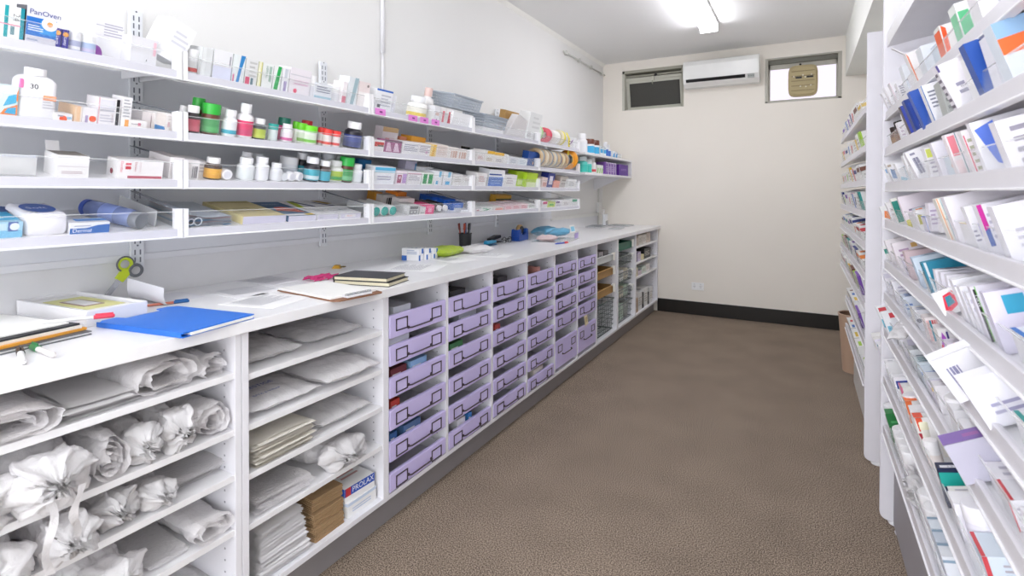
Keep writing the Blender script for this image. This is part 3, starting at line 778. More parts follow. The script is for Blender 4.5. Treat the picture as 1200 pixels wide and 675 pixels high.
def far_row(z, items):
    y = 4.75
    for k, (nm, hx, w, h, lab) in enumerate(items):
        put(carton(nm, lab, 'carton' if 'carton' in nm else 'case', w, .13, h, hx, 'F l .12 .25 .85 .75 4 b9b0a8'), UX-.085, y+w/2, z); y += w+.012
far_row(.7525, [('supply_carton', 'd9c9bd', .12, .075, 'beige carton, nearest on the top shelf of the far end cabinet'), ('supply_carton', 'e6dfd8', .14, .09, 'off-white carton, second on the top shelf of the far end cabinet'), ('supply_carton', 'efe9e4', .13, .085, 'pale carton, third on the top shelf of the far end cabinet'), ('supply_carton', 'e2d3c8', .14, .095, 'sand carton, farthest on the top shelf of the far end cabinet')])
far_row(.6025, [('supply_carton', '4c3f6a', .09, .07, 'dark violet carton, nearest on the second shelf of the far end cabinet'), ('supply_carton', 'c4b8d8', .11, .085, 'lilac carton, second on the second shelf of the far end cabinet'), ('supply_carton', 'e6dca8', .10, .05, 'pale yellow carton on the second shelf of the far end cabinet'), ('storage_case', '1b1b1e', .24, .095, 'black case sticking out of the second shelf of the far end cabinet')])
far_row(.4675, [('supply_carton', 'e8ddb8', .11, .08, 'cream carton with dark print on the third shelf of the far end cabinet'), ('supply_carton', 'd8c9d6', .12, .04, 'mauve flat carton on the third shelf of the far end cabinet'), ('supply_carton', 'd2ded4', .14, .06, 'pale green carton on the third shelf of the far end cabinet'), ('supply_carton', 'e9e6e2', .14, .07, 'white carton, farthest on the third shelf of the far end cabinet')])
far_row(.1305, [('supply_carton', 'b89a78', .12, .13, 'brown carton, nearest on the floor of the far end cabinet'), ('supply_carton', 'e9e9e9', .13, .17, 'tall white carton, second on the floor of the far end cabinet'), ('storage_case', '2e2e31', .05, .15, 'narrow black case between white cartons in the far end cabinet'), ('supply_carton', 'efefef', .13, .18, 'tall white carton, third on the floor of the far end cabinet'), ('storage_case', '3a3a3d', .05, .12, 'short black case at the end of the far end cabinet'), ('supply_carton', 'e0e0e2', .12, .16, 'pale grey carton, farthest on the floor of the far end cabinet')])
# ---------------------------------------------------------------- things lying on the counter
CZ = .9003
BLUE = M('1f74dd', .4); PAGE = M('f7f6f3', .75)
# blue document wallet
t = thing('document_wallet', 'bright blue plastic document wallet with papers inside at the counter edge', 'folder', (-1.455, .785, CZ), R(9))
def wallet(notch, z, dz):
    x0, x1, y0, y1 = -.155, .155, -.105, .105
    p = [(x0+.015, y0), (x1, y0), (x1, y1), (x0+.02, y1), (x0, y1-.02)]
    if notch: p += [(x0, .055), (x0+.03, .05), (x0+.03, -.05), (x0, -.055)]
    p += [(x0, y0+.015)]
    m = MB(); m.prism([(x, y, z) for x, y in p], (0, 0, dz), BLUE); return m
wallet(False, 0, .0025).build('back_cover', t)
m = MB(); m.box(-.12, .158, -.085, .098, .0027, .0095, PAGE); m.build('papers', t)
wallet(True, .0098, .003).build('front_cover', t)
m = MB(); m.box(-.15, .15, -.1065, -.1035, 0, .0125, M('1a66c6', .4)); m.build('spine', t)

# white box with a window of yellow notes
t = thing('letter_tray', 'low white box holding yellow notes by the wall near the scissors', 'box', (-1.775, .70, CZ), R(5))
m = MB(); w_, d_ = .17, .075
m.box(-w_, w_, -d_, d_, 0, .006, WHITE)
for a in ((-w_, -w_+.008, -d_, d_), (w_-.008, w_, -d_, d_), (-w_+.008, w_-.008, -d_, -d_+.008), (-w_+.008, w_-.008, d_-.008, d_)): m.box(*a, .006, .042, WHITE)
m.build('tray_body', t, .002)
m = MB(); m.box(-.155, .155, -.062, .062, .007, .034, PAGE); m.box(-.10, .11, -.045, .05, .0345, .036, M('e6e3a0', .7)); m.box(-.05, .07, -.03, .02, .0362, .0375, M('a88f86', .6)); m.box(-.042, .062, -.024, .014, .0376, .038, M('eceae6', .7))
m.build('notes', t)

def slab(name, label, cat, x, y, w, d, z, h, mat, rz=0, pages=None):
    m = MB()
    if pages:
        m.box(-w/2, w/2, -d/2, d/2, 0, .002, mat); m.box(-w/2+.004, w/2-.003, -d/2+.003, d/2-.003, .002, h-.002, pages); m.box(-w/2, w/2, -d/2, d/2, h-.002, h, mat)
        m.box(-w/2-.0005, -w/2+.002, -d/2, d/2, 0, h, mat)
    else: m.box(-w/2, w/2, -d/2, d/2, 0, h, mat)
    o = tag(m.build(name), label, cat); o.location = (x, y, z); o.rotation_euler = (0, 0, rz); return o
slab('document_folder', 'grey binder at the bottom of the near paper pile', 'folder', -1.66, .47, .33, .25, CZ, .009, M('55575c', .5), R(8), PAGE)
slab('document_folder', 'orange folder in the middle of the near paper pile', 'folder', -1.668, .465, .32, .24, CZ+.0095, .006, M('e8a23c', .6), R(12))
slab('paper_pad', 'cream pad between the orange and the black folder in the near pile', 'paper', -1.67, .465, .31, .235, CZ+.016, .006, M('e6dfd6', .7), R(9))
slab('document_folder', 'black folder under the white sheets of the near pile', 'folder', -1.675, .46, .31, .235, CZ+.0225, .004, M('2a2a2e', .5), R(11))
o = slab('paper_sheet', 'white printed sheets on top of the near paper pile', 'paper', -1.69, .455, .30, .22, CZ+.027, .003, PAGE, R(10))
def pen(name, label, x, y, z, ang, barrel, cap, L=.14, r=.0045, tilt=0, cat='pen'):
    t = thing(name, label, cat, (x, y, z+r), ang); t.rotation_euler = (0, tilt, ang)
    m = MB(); m.lathe([(r*.5, -L/2), (r, -L/2+.01), (r, L*.22)], M(barrel, .3), 10, (0,0,0), 'x'); m.build('barrel', t)
    m = MB(); m.lathe([(r*1.2, L*.2), (r*1.2, L/2-.004), (r*.8, L/2)], M(cap, .3), 10, (0,0,0), 'x'); m.box(L*.22, L*.48, -.001, .001, r, r*1.9, M(cap, .3)); m.build('cap', t)
    return t
pen('pen', 'white marker pen with a black cap lying at the near counter edge', -1.42, .455, CZ, R(165), 'eceaea', '2a2326', .125, .006)
pen('pen', 'white marker pen with a green cap beside the black-capped one', -1.425, .492, CZ, R(178), 'e4dedc', '2d8a4e', .125, .006)
pen('pen', 'red-tipped pen sticking out of the near paper pile', -1.56, .61, CZ+.030, R(60), 'd8d8d8', 'd63a52', .14)
pen('pen', 'thin pen with a blue end under the curled paper by the wall', -1.72, .885, CZ, R(70), 'd57f6a', '1f5f9f', .14, .004)

# scissors leaning on the wall
t = thing('scissors', 'scissors with lime green and grey handles leaning behind the white box', 'scissors', (-1.905, .80, CZ+.005))
t.rotation_euler = (R(-38), 0, 0)
m = MB(); m.prism([(0, -.006, 0), (0, .006, 0), (0, .009, .085), (0, -.007, .085)], (.0025, 0, 0), STEEL); m.build('blade', t)
m = MB(); m.prism([(.003, -.004, .002), (.003, .008, 0), (.003, .008, .085), (.003, -.009, .085)], (.0025, 0, 0), STEEL); m.build('blade', t)
LIME = M('c6d827', .45); GR = M('6b6e74', .45)
m = MB(); m.prism([(-.003, -.012, .078), (-.003, .012, .078), (-.003, .014, .115), (-.003, -.014, .115)], (.011, 0, 0), LIME); m.ring((.002, -.016, .128), .019, .006, LIME, 'x'); m.build('handle', t)['label'] = 'lime green handle'
m = MB(); m.ring((.005, .022, .128), .018, .005, GR, 'x'); m.ring((.005, -.016, .128), .0235, .003, GR, 'x'); m.build('handle', t)['label'] = 'grey handle loops'

# curled sheet, loose sheets
m = MB(); vs = []; NX, NY = 14, 10
for i in range(NX+1):
    for j in range(NY+1):
        u, v = i/NX, j/NY; c = max(0, .35-v)/.35
        vs.append((-.09+.18*u+.02*c, -.11+.2*v+.035*c*c, .002+.075*c*c*(1-.25*u)+.004*sin(u*5)*(1-c)+.001))
m.add(vs, [(i*(NY+1)+j, (i+1)*(NY+1)+j, (i+1)*(NY+1)+j+1, i*(NY+1)+j+1) for i in range(NX) for j in range(NY)], M('eeedf2', .7), True)
put(tag(m.build('paper_sheet'), 'curled white sheet standing up beside the scissors', 'paper'), -1.79, .93, CZ, rz=R(5))
def sheet(label, x, y, w, d, rz, z=0, col='f8f7f6', spec=''):
    o = carton_mesh(d, w, .0012, col, spec, .7).build('paper_sheet'); tag(o, label, 'paper'); put(o, x, y, CZ+z, rz=rz)
PR = 'T l .12 .3 .88 .9 12 c9c9cf'
sheet('white form lying near the counter edge left of the clipboard', -1.50, 1.085, .20, .19, R(14), 0, 'fbfafa', PR)
sheet('white form by the wall left of the clipboard', -1.70, 1.16, .21, .20, R(-6), 0, 'f6f5f7', PR)
sheet('faint printed sheet pushed against the splashback', -1.83, 1.34, .20, .15, R(4), 0, 'eceaee', PR)
sheet('loose white sheet between the notebooks and the medicine boxes', -1.56, 1.90, .24, .22, R(20), 0, 'fbfbfb', PR)
sheet('white leaflet under the lime bag edge', -1.60, 2.22, .25, .16, R(-14), 0, 'fdfdfd', PR)
sheet('white leaflet beside the clear packet at the counter edge', -1.50, 2.48, .22, .15, R(12), 0, 'fafafa', PR)

# clipboard
t = thing('clipboard', 'brown hardboard clipboard with white paper at the counter edge', 'clipboard', (-1.435, 1.285, CZ), R(-6))
m = MB(); m.prism([(x, y, 0) for x, y in ((-.165, -.10), (.15, -.10), (.165, -.085), (.165, .085), (.15, .10), (-.165, .10))], (0, 0, .004), M('8a5f45', .55, vary=.12, scale=40)); m.build('board', t, .001)
m = MB(); m.box(-.165, .13, -.095, .09, .0045, .011, PAGE); m.build('paper_pad', t)
m = MB(); m.box(.125, .158, -.05, .05, .005, .012, M('e9e9ec', .3)); m.lathe([(.005, -.05), (.005, .05)], STEEL, 10, (.148, 0, .014), 'y'); m.build('clip', t, .001)

# notebooks
slab('notebook', 'lower black notebook with cream pages by the clipboard', 'notebook', -1.455, 1.505, .235, .155, CZ, .016, M('26262a', .45), R(13), M('e4dcbf', .8))
slab('notebook', 'upper grey-topped notebook on the black one', 'notebook', -1.46, 1.50, .225, .15, CZ+.0165, .015, M('3a3a3f', .4), R(14), M('e0d7ba', .8))
# pink lanyard and yellow clip
rl = random.Random(4); m = MB(); pts = []
for i in range(46):
    a = i*.62; pts.append((.045*cos(a)*(1-.006*i)+rl.uniform(-.008, .008), .06*sin(a*1.27)+rl.uniform(-.008, .008), .004+.004*(i % 3)+.003*rl.random()))
m.tube(pts, .0026, M('d2387c', .5), 6); put(tag(m.build('lanyard'), 'tangled pink cord behind the clipboard', 'cord'), -1.68, 1.46, CZ)
t = thing('bulldog_clip', 'small yellow-brown clip lying by the splashback', 'clip', (-1.86, 1.70, CZ), R(25))
m = MB(); m.prism([(-.02, -.012, 0), (.02, -.012, 0), (.014, -.012, .014), (-.006, -.012, .016)], (0, .024, 0), M('d9a429', .4)); m.build('jaw', t); m = MB(); m.ring((.03, 0, .008), .012, .0022, M('7b6a3a', .4), 'z', 14); m.build('ring', t)

# medicine boxes and lime packet
for k, lb in enumerate(('nearest', 'middle', 'farthest')):
    put(carton('medicine_carton', f'{lb} of three white and blue boxes in front of the lime packet', 'box', .045, .10, .062-.004*k, 'f5f5f7', 'N r 0 0 .3 .4 3b6fc0; F r .0 .0 .35 .45 3f74c4; N l .3 .5 .9 .9 3 a8b4d0; F r .62 .55 1 .95 2f66b8; T l .2 .2 .8 .8 3 b9c2d6'), -1.75+.004*k, 2.10+.056*k, CZ, rz=R(8))
put(pillow('plastic_packet', 'lime green plastic packet lying behind the white and blue boxes', .15, .25, .05, 131, bag_mat('lime_packet', 'c6e04a', .15, .3), cat='packet'), -1.66, 2.36, CZ, rz=R(10))
put(pillow('plastic_packet', 'clear packet of white cards resting against the lime packet', .13, .17, .045, 133, BAG, cat='packet'), -1.585, 2.52, CZ, rz=R(-14))

# pen cup
t = thing('pen_cup', 'black mesh pen cup against the splashback', 'pen cup', (-1.855, 2.735, CZ))
m = MB(); m.lathe([(.036, 0), (.040, .09)], M('26282b', .5), 20, caps=False); m.lathe([(.0, .001), (.036, .001)], M('26282b', .5), 20, caps=False); m.build('cup', t)
m = MB(); m.ring((0, 0, .09), .040, .003, M('1d1d20', .4), 'z'); m.build('rim', t)
for k, (dx, dy, cb, cc, lb) in enumerate(((-.02, -.02, 'b5432f', '7d2a20', 'dark red pen'), (.01, -.024, 'c9543a', 'c9543a', 'orange-red pen'), (.02, .0, '222326', '111113', 'black pen'), (-.008, .018, '3b6ea8', '2a4f7d', 'blue pen'), (.015, .02, 'b8bdc4', '8d9299', 'silver pen'))):
    p = pen('pen', f'{lb} standing in the black pen cup', -1.855+dx*1.15, 2.735+dy*1.15, CZ+.078, 0, cb, cc, .145, .0048)
    p.rotation_euler = (R(-dy*300), R(-90+dx*300), 0)

# staplers, glasses, tape dispenser
t = thing('stapler', 'flat sky blue stapler lying between the pen cup and the black stapler', 'stapler', (-1.79, 2.93, CZ), R(96))
m = MB(); m.prism([(x, -.016, z) for x, z in ((-.07, 0), (.07, 0), (.072, .006), (-.07, .008))], (0, .032, 0), M('2b6f9a', .4)); m.build('base', t, .002)
m = MB(); m.prism([(x, -.015, z) for x, z in ((-.068, .012), (.07, .014), (.066, .03), (-.05, .036), (-.068, .03))], (0, .03, 0), M('38a7d6', .35)); m.build('arm', t, .003)
t = thing('stapler', 'black long stapler behind the blue one', 'stapler', (-1.865, 3.10, CZ), R(92))
m = MB(); m.prism([(x, -.018, z) for x, z in ((-.08, 0), (.08, 0), (.082, .008), (-.08, .01))], (0, .036, 0), BLACK); m.build('base', t, .002)
m = MB(); m.prism([(x, -.016, z) for x, z in ((-.078, .014), (.08, .03), (.078, .05), (.02, .052), (-.07, .034))], (0, .032, 0), M('1c1c1f', .3)); m.build('arm', t, .004)
t = thing('eyeglasses', 'folded black-rimmed glasses in front of the black stapler', 'glasses', (-1.80, 3.17, CZ), R(80))
m = MB()
for s in (-1, 1): m.ring((s*.03, 0, .018), .02, .0022, BLACK, 'y', 18)
m.tube([(-.012, 0, .024), (0, 0, .027), (.012, 0, .024)], .002, BLACK); m.build('frame', t)
for s in (-1, 1):
    m = MB(); m.tube([(s*.05, 0, .026), (s*.052, .01, .026), (s*-.02, .022+.006*s, .006)], .002, BLACK); m.build('temple', t)
    m = MB(); m.lathe([(.019, -.0006), (.019, .0006)], CLEAR, 18, (s*.03, 0, .018), 'y'); m.build('lens', t)
t = thing('tape_dispenser', 'royal blue desk tape dispenser with a roll of tape by the wall', 'tape dispenser', (-1.80, 3.36, CZ), R(95))
BL2 = M('1c4fae', .35); m = MB()
sh = [(-.085, 0), (.085, 0), (.088, .05), (.082, .082), (.055, .085), (.048, .055), (.0, .038), (-.04, .05), (-.05, .085), (-.078, .082), (-.086, .05)]
m.prism([(x, -.032, z) for x, z in sh], (0, .012, 0), BL2); m.prism([(x, .02, z) for x, z in sh], (0, .012, 0), BL2)
m.prism([(x, -.02, z) for x, z in ((-.085, 0), (.085, 0), (.088, .03), (-.086, .03))], (0, .04, 0), BL2); m.box(.055, .086, -.02, .02, .03, .082, BL2); m.box(-.084, -.052, -.02, .02, .03, .08, BL2)
m.build('body', t, .003)
m = MB(); m.lathe([(.026, -.012), (.036, -.0121), (.036, .0121), (.026, .012)], M('cfa972', .3), 24, (-.002, 0, .078), 'y'); m.build('tape_roll', t)
m = MB(); m.lathe([(.02, -.019), (.026, -.019), (.026, .019), (.02, .019)], BLACK, 20, (-.002, 0, .078), 'y'); m.build('hub', t)
m = MB()
for k in range(8): m.prism([(.084, -.012+.003*k, .082), (.084, -.009+.003*k, .082), (.092, -.0105+.003*k, .084)], (0, 0, .001), STEEL)
m.build('cutter', t)

# clear tray with blue packets
t = thing('plastic_tray', 'clear plastic tray near the far drawers with a lilac label', 'tray', (-1.575, 3.50, CZ), R(10))
m = MB(); m.box(-.13, .13, -.20, .20, 0, .003, CLEARB)
for a in ((-.13, -.127, -.2, .2), (.127, .13, -.2, .2), (-.127, .127, -.2, -.197), (-.127, .127, .197, .2)): m.box(*a, .003, .06, CLEAR)
m.build('tray_body', t)
m = MB(); m.box(.1305, .1312, .03, .16, .01, .05, M('b3a2da', .5)); m.build('sticker', t)
SKY = bag_mat('sky_blue_packet', '7cc4e6', .15, .3)
put(pillow('plastic_packet', 'sky blue packet with a white tag heaped in the clear tray', .15, .17, .055, 141, SKY, cat='packet'), -1.62+.10, 3.64, CZ+.035, rz=R(20), ry=R(-8))
put(pillow('plastic_packet', 'sky blue packet behind the tagged one near the wall', .16, .20, .08, 143, SKY, cat='packet'), -1.69, 3.72, CZ, rz=R(-8))
put(pillow('plastic_packet', 'white and pink packet at the near end of the clear tray', .13, .15, .04, 145, bag_mat('pinkish_packet', 'f1d9d8', .15, .3), cat='packet'), -1.53, 3.40, CZ+.004, rz=R(8))
m = MB(); m.box(-.0005, .0005, -.045, .045, 0, .06, PAGE); m.box(.0006, .0010, -.034, .034, .012, .048, M('8fcfe8', .5))
put(tag(m.build('price_card'), 'small white card with a blue middle on the sky blue packets', 'card'), -1.488, 3.62, CZ+.048, ry=R(-14))
pen('pen', 'red and blue pen lying in front of the clear tray', -1.43, 3.27, CZ, R(75), '4a5fc0', 'd14a4a', .14)

# far corner of the counter
t = thing('card_holder', 'clear upright card holder at the far corner of the counter', 'holder', (-1.845, 5.33, CZ), R(8))
m = MB(); m.box(-.05, .05, -.06, .06, 0, .004, CLEARB); m.box(-.004, 0, -.06, .06, .004, .17, CLEARB); m.box(.03, .033, -.06, .06, .004, .05, CLEARB); m.box(.001, .028, -.055, .055, .004, .12, M('e6e8ea', .5)); m.build('stand', t)
slab('document_folder', 'thin grey folder at the far corner against the wall', 'folder', -1.82, 5.05, .16, .28, CZ, .012, M('8d9298', .45), R(6), M('f0f0f0', .7))
slab('document_folder', 'white-topped grey pad at the far end wall', 'folder', -1.66, 5.34, .20, .22, CZ, .010, M('9a9ea2', .45), R(-4), M('f0f0f0', .7))
slab('paper_pad', 'single pale pad lying in the middle of the far counter', 'paper', -1.575, 4.92, .11, .24, CZ, .006, M('c4c6c9', .5), R(5))
# ---------------------------------------------------------------- stock on the tilted left shelves
# (tier, y, distance behind lip, width, depth, height, colour, print, label)
LEFT_CARTONS = [
(4, 0.5075, 0.045, 0.06, 0.06, 0.0776, 'f4f6f6', 'F r .0 0 .42 1 f4f6f6; F r .40 0 .52 1 17a0a8; F | .66 .8 .018 24 888888; F r .60 .15 .72 .4 6c8f96; F r .88 0 1 1 1590a0; F r .05 .42 .9 .46 e9a0b4', 'white box with teal edge stripes at the near end, top left shelf'),
(4, 0.571, 0.045, 0.059, 0.06, 0.0888, 'e4e4ea', 'F r 0 .22 1 .72 2272c8; F r .45 .30 1 .66 2f95dd; F t .07 .80 .017 PanOven 2f3f8f; F c .76 .60 .016 f6f6fa; F c .77 .60 .006 e9a35e; F l .06 .34 .55 .52 3 dfeaf8; F r 0 0 1 .2 cfcdd6; F l .05 .06 .4 .16 1 9aa2b8; N r 0 0 1 1 3d3d46', 'large blue and grey box with a white disc on its front, top left shelf'),  # near side painted dark for the shadow beside its neighbour
(4, 0.604, 0.0325, 0.013, 0.035, 0.05, '2a1f92', 'F c .5 .78 .006 e6a44a; F | .25 .62 .0095 Lanty efeffc', 'left one of two narrow navy boxes with an orange dot, top left shelf'),
(4, 0.62, 0.0325, 0.013, 0.035, 0.05, '2a1f92', 'F c .5 .76 .006 e6a44a; F | .25 .62 .0095 Lanty efeffc', 'right one of two narrow navy boxes with an orange dot, top left shelf'),
(4, 0.7375, 0.1, 0.068, 0.06, 0.1059, 'ecebef', 'F p 0 .03 .30 .03 .30 .10 .27 .18 .20 .25 .08 .29 0 .29 8d2aa0; F l .3 .55 .95 .9 5 b9b6c4; F r 0 .80 1 .82 c4c2cc', 'tall white box with a purple quarter disc, top left shelf'),
(4, 0.8045, 0.055, 0.068, 0.07, 0.0765, 'e3e2e6', 'F r .84 .4 .95 .9 efc3cf; F r .6 .14 .63 .22 555555', 'pale plain box with a pink tag near the end bracket, top left shelf'),
(4, 0.8735, 0.075, 0.076, 0.09, 0.1194, 'f3f3f6', 'F l .3 .4 .9 .8 3 d9d9e0; T r .2 .2 .8 .8 d5e9ee', 'tilted white box leaning against the end bracket, top left shelf'),
(4, 0.9835, 0.055, 0.034, 0.07, 0.0908, 'e2e4e4', 'F r .1 .0 .4 1 eceeee', 'frosted pale pack beside the jar with red print, top left shelf'),
(4, 1.0355, 0.055, 0.062, 0.07, 0.0939, 'efeff1', 'F r 0 0 1 .46 dfe1f3; F r .85 .5 .92 .85 9a98a0', 'white box with a lavender lower half, top left shelf'),
(4, 1.091, 0.05, 0.041, 0.06, 0.0929, 'e9eeee', 'F p .35 0 .6 0 .75 .5 1 1 .62 1 .5 .5 2f86c6; F r .05 0 .18 .3 d57a9a', 'white box with a blue wedge down its front, top left shelf'),
(4, 1.1375, 0.05, 0.044, 0.06, 0.0888, 'e7e7e6', 'F l .3 .3 .9 .95 4 c6c6c4; F r .05 .04 .4 .32 d64a70; F r .5 .04 .7 .3 5b7a86', 'grey-white box with crimson print at the bottom, top left shelf'),
(4, 1.1695, 0.045, 0.012, 0.05, 0.0878, 'f0eecf', 'F r .7 0 1 1 e6df8e', 'thin white box with a yellow edge, top left shelf'),
(4, 1.1995, 0.05, 0.04, 0.06, 0.0878, 'eceeec', 'F | .3 .9 .012 HERBAL 5f8f78; F r .62 .3 .85 .9 a7bfb2', 'white box with grey-green upright lettering, top left shelf'),
(4, 1.2385, 0.05, 0.03, 0.06, 0.0867, 'f2f4f2', 'F p .1 0 .65 0 .95 1 .5 1 1fa851; F p .1 .5 .3 .5 .4 .7 .2 .7 e6f4ea', 'white box with a bright green slanted stripe, top left shelf'),
(4, 1.2725, 0.05, 0.028, 0.06, 0.0878, 'efeff3', 'F r .3 .0 .7 .45 a79ac4; F r .3 .6 .7 .95 c9ced6', 'white box with a violet patch next to the green-striped one, top left shelf'),
(4, 1.336, 0.055, 0.091, 0.07, 0.0959, 'efe9ee', 'F c .3 .14 .008 e0506f; F l .2 .35 .9 .6 2 dcb6cc; F r 0 .72 1 .76 d4d2d8', 'wide white box with a small red oval mark, top left shelf'),
(4, 1.447, 0.06, 0.083, 0.08, 0.0612, 'e9ebf0', 'F r 0 .05 1 .2 a9c8d6; F l .1 .4 .9 .85 3 8d90a2', 'low white box with dark print under the second upright, top left shelf'),
(4, 1.5545, 0.05, 0.022, 0.06, 0.0898, 'f3ecee', 'F r 0 .05 .9 .35 dd7f93', 'slim white box with a pink foot, top left shelf'),
(4, 1.5965, 0.05, 0.052, 0.06, 0.1154, 'e7ebee', 'F p .35 0 .7 0 1 1 .6 1 a4bcc4', 'white box with a grey-blue slanted band, top left shelf'),
(4, 1.6595, 0.05, 0.064, 0.06, 0.1082, 'f1ebe9', 'F r 0 .6 1 1 eee0de; F c .8 .86 .006 8c7f7c', 'blush white box at the end of the second bay, top left shelf'),
(4, 1.786, 0.06, 0.1025, 0.08, 0.0959, 'f3f4f7', 'F r 0 .92 1 1 2f6fd0; F l .3 .2 .9 .8 4 c8c9d3; F r .12 .15 .3 .3 5e6068', 'white box with a bright blue top edge, top left shelf'),
(4, 2.18, 0.045, 0.0485, 0.05, 0.0796, 'ececf0', 'F c .5 .12 .005 55565e; F r .2 .4 .8 .6 e2c6be', 'little white box between the pump bottle and the red-striped boxes, top left shelf'),
(4, 2.2315, 0.045, 0.0355, 0.05, 0.0775, 'f3efef', 'F r .3 .05 .8 .8 dc6f7c', 'left one of two tiny boxes with a red stripe, top left shelf'),
(4, 2.284, 0.045, 0.0525, 0.05, 0.0806, 'f3efef', 'F p .3 .05 .8 .05 .6 .8 .4 .8 cf2f4d', 'right one of two tiny boxes with a red stripe, top left shelf'),
(4, 2.4005, 0.055, 0.1895, 0.09, 0.0725, 'f6f6f8', '', 'blank white box under the first grey basket, top left shelf'),
(4, 3.297, 0.07, 0.1845, 0.08, 0.1899, 'eceded', 'F r .0 .1 .3 .3 d6d6d6; F l .3 .4 .9 .9 3 d9dada', 'frosted white box at the end of the fourth bay, top left shelf'),
(3, 0.4955, 0.042, 0.058, 0.06, 0.07, 'dff0f1', 'F p .45 .0 1 .0 1 .4 .6 .22 f08a3c; F p .9 .55 1 .5 1 .95 f08a3c; F p .55 .3 .95 .45 .95 .75 .7 .66 49b4dc; F p .6 .08 .95 .05 .95 .3 .7 .25 3fa9d6', 'aqua box with orange and blue shapes at the near end, second left shelf'),
(3, 0.6145, 0.037, 0.038, 0.05, 0.0189, 'f0eef0', 'F c .5 .28 .008 f05a28; F r .2 .55 .5 .75 a9a9b8; F r .7 .3 .95 .6 9cc4dd', 'small white box with a round orange-red sticker, second left shelf'),
(3, 0.6475, 0.065, 0.018, 0.09, 0.0408, 'f0c9a0', 'F r .1 .0 .35 1 f4d8ba; F r .8 0 1 1 eee2dc', 'peach box between the two red-dotted ones, second left shelf'),
(3, 0.674, 0.06, 0.033, 0.08, 0.0397, 'efecef', 'F r .2 .02 .38 .5 a99ac0; F c .7 .3 .008 ee5a2a', 'white box with a purple stripe and a round red sticker, second left shelf'),
(3, 0.7175, 0.055, 0.052, 0.07, 0.0714, 'f1eef1', 'F r 0 0 .05 1 e3b9c4; F r .80 .0 .95 1 1e1b1e; F r .80 .48 .95 .52 efefef; F r .08 .60 .72 .94 e2e0e8; F r .08 .5 .72 .57 c9c8d2; F l .1 .08 .7 .4 3 cfcdd8; F | .6 .46 .007 LIMITED b09aa2', 'white box with a black upright stripe, the tallest carton of the row, second left shelf'),
(3, 0.7585, 0.05, 0.024, 0.06, 0.0816, 'efedee', 'F l .15 .3 .85 .95 6 b4b4ba', 'white side pack with fine grey print next to the black-striped box, second left shelf'),
(3, 0.7805, 0.0345, 0.056, 0.045, 0.021, 'f4f1ef', 'F r .0 .05 .17 .95 f0a54c; F l .3 .4 .75 .6 1 8d8794; F r .6 .3 .72 .7 d37b90', 'low white box with an orange end, second left shelf'),
(3, 0.833, 0.085, 0.039, 0.07, 0.0457, 'ece4e4', 'F r .6 .0 .75 .8 8f6d78; F r .8 .4 1 .5 e48a78', 'pinkish white box with a dull mauve band, second left shelf'),
(3, 0.868, 0.07, 0.059, 0.08, 0.0499, 'ebe5e2', 'F r .05 .0 .5 1 eae0da; F p .0 .02 .5 .02 .45 .2 .0 .3 3f86c2; F r .6 .2 .7 .5 d0a9b0; F l .6 .6 .95 .9 2 d2cac6', 'cream box with a blue slanted mark by the end bracket, second left shelf'),
(3, 1.7485, 0.042, 0.0675, 0.06, 0.0496, 'f0ecec', 'F r .1 .45 .95 .85 d0473f; F r .4 .45 .95 .6 6a6b5a', 'white box with a red stripe at the start of the middle bay, second left shelf'),
(3, 1.8405, 0.037, 0.1135, 0.05, 0.0567, 'a8628c', 'F p .1 .1 .45 .1 .3 .8 .15 .8 e6c6da; F p .55 .1 .9 .1 .75 .8 .6 .8 e9cde0; F r 0 .85 1 1 6c4660', 'mauve patterned box with pale triangles, second left shelf'),
(3, 1.9065, 0.125, 0.1055, 0.05, 0.1108, 'e3d9dc', 'F r .0 .8 1 1 c9a97c; F l .2 .2 .8 .6 2 d9a3a8', 'open pale pack with a tan top rising behind the mauve box, second left shelf'),
(3, 2.003, 0.13, 0.0485, 0.06, 0.0751, 'd98a66', '', 'terracotta box at the back of the middle bay, second left shelf'),
(3, 1.9625, 0.057, 0.1175, 0.09, 0.0588, 'f0eff1', 'F l .1 .25 .95 .85 4 a9a6b8', 'white box with grey print right of the mauve one, second left shelf'),
(3, 2.069, 0.057, 0.0925, 0.09, 0.0598, 'f0eef0', 'F l .1 .25 .95 .85 4 b0a6b4; F r .6 .2 .8 .4 d8b3cb', 'second white box with grey print in the middle bay, second left shelf'),
(3, 2.1065, 0.125, 0.1135, 0.07, 0.0853, 'f0a93a', 'T r 0 0 1 1 f2b14a', 'orange-topped box behind the white printed boxes, second left shelf'),
(3, 2.1405, 0.057, 0.0475, 0.09, 0.0619, 'f4d891', 'F p .2 0 .6 0 .9 1 .5 1 f0c04f', 'white box with a golden stripe, second left shelf'),
(3, 2.213, 0.057, 0.0945, 0.09, 0.067, 'f1e7e2', 'F l .1 .2 .9 .9 5 e3cfc8', 'blush box next to the golden-striped one, second left shelf'),
(3, 2.308, 0.057, 0.0925, 0.09, 0.0608, 'f1ece8', 'F b .3 .1 .95 .7 3 dcb7a8', 'first cream box with rust upright print, second left shelf'),
(3, 2.4005, 0.057, 0.0895, 0.09, 0.0578, 'f2edea', 'F b .1 .1 .9 .7 3 dcb7a8', 'second cream box with rust upright print, second left shelf'),
(3, 2.476, 0.057, 0.0585, 0.09, 0.0537, 'f2f1f1', '', 'plain white box at the end of the middle bay, second left shelf'),
(3, 2.588, 0.052, 0.0905, 0.08, 0.0414, 'efe9e8', 'F l .2 .3 .8 .8 3 d7a9a9', 'white box with pale red print opening the fourth bay, second left shelf'),
(3, 2.6885, 0.057, 0.1055, 0.09, 0.068, 'f1efec', 'F l .2 .1 .8 .4 2 bda98b; F r .2 .72 1 1 f0bf3a', 'first white box with a yellow upper edge, second left shelf'),
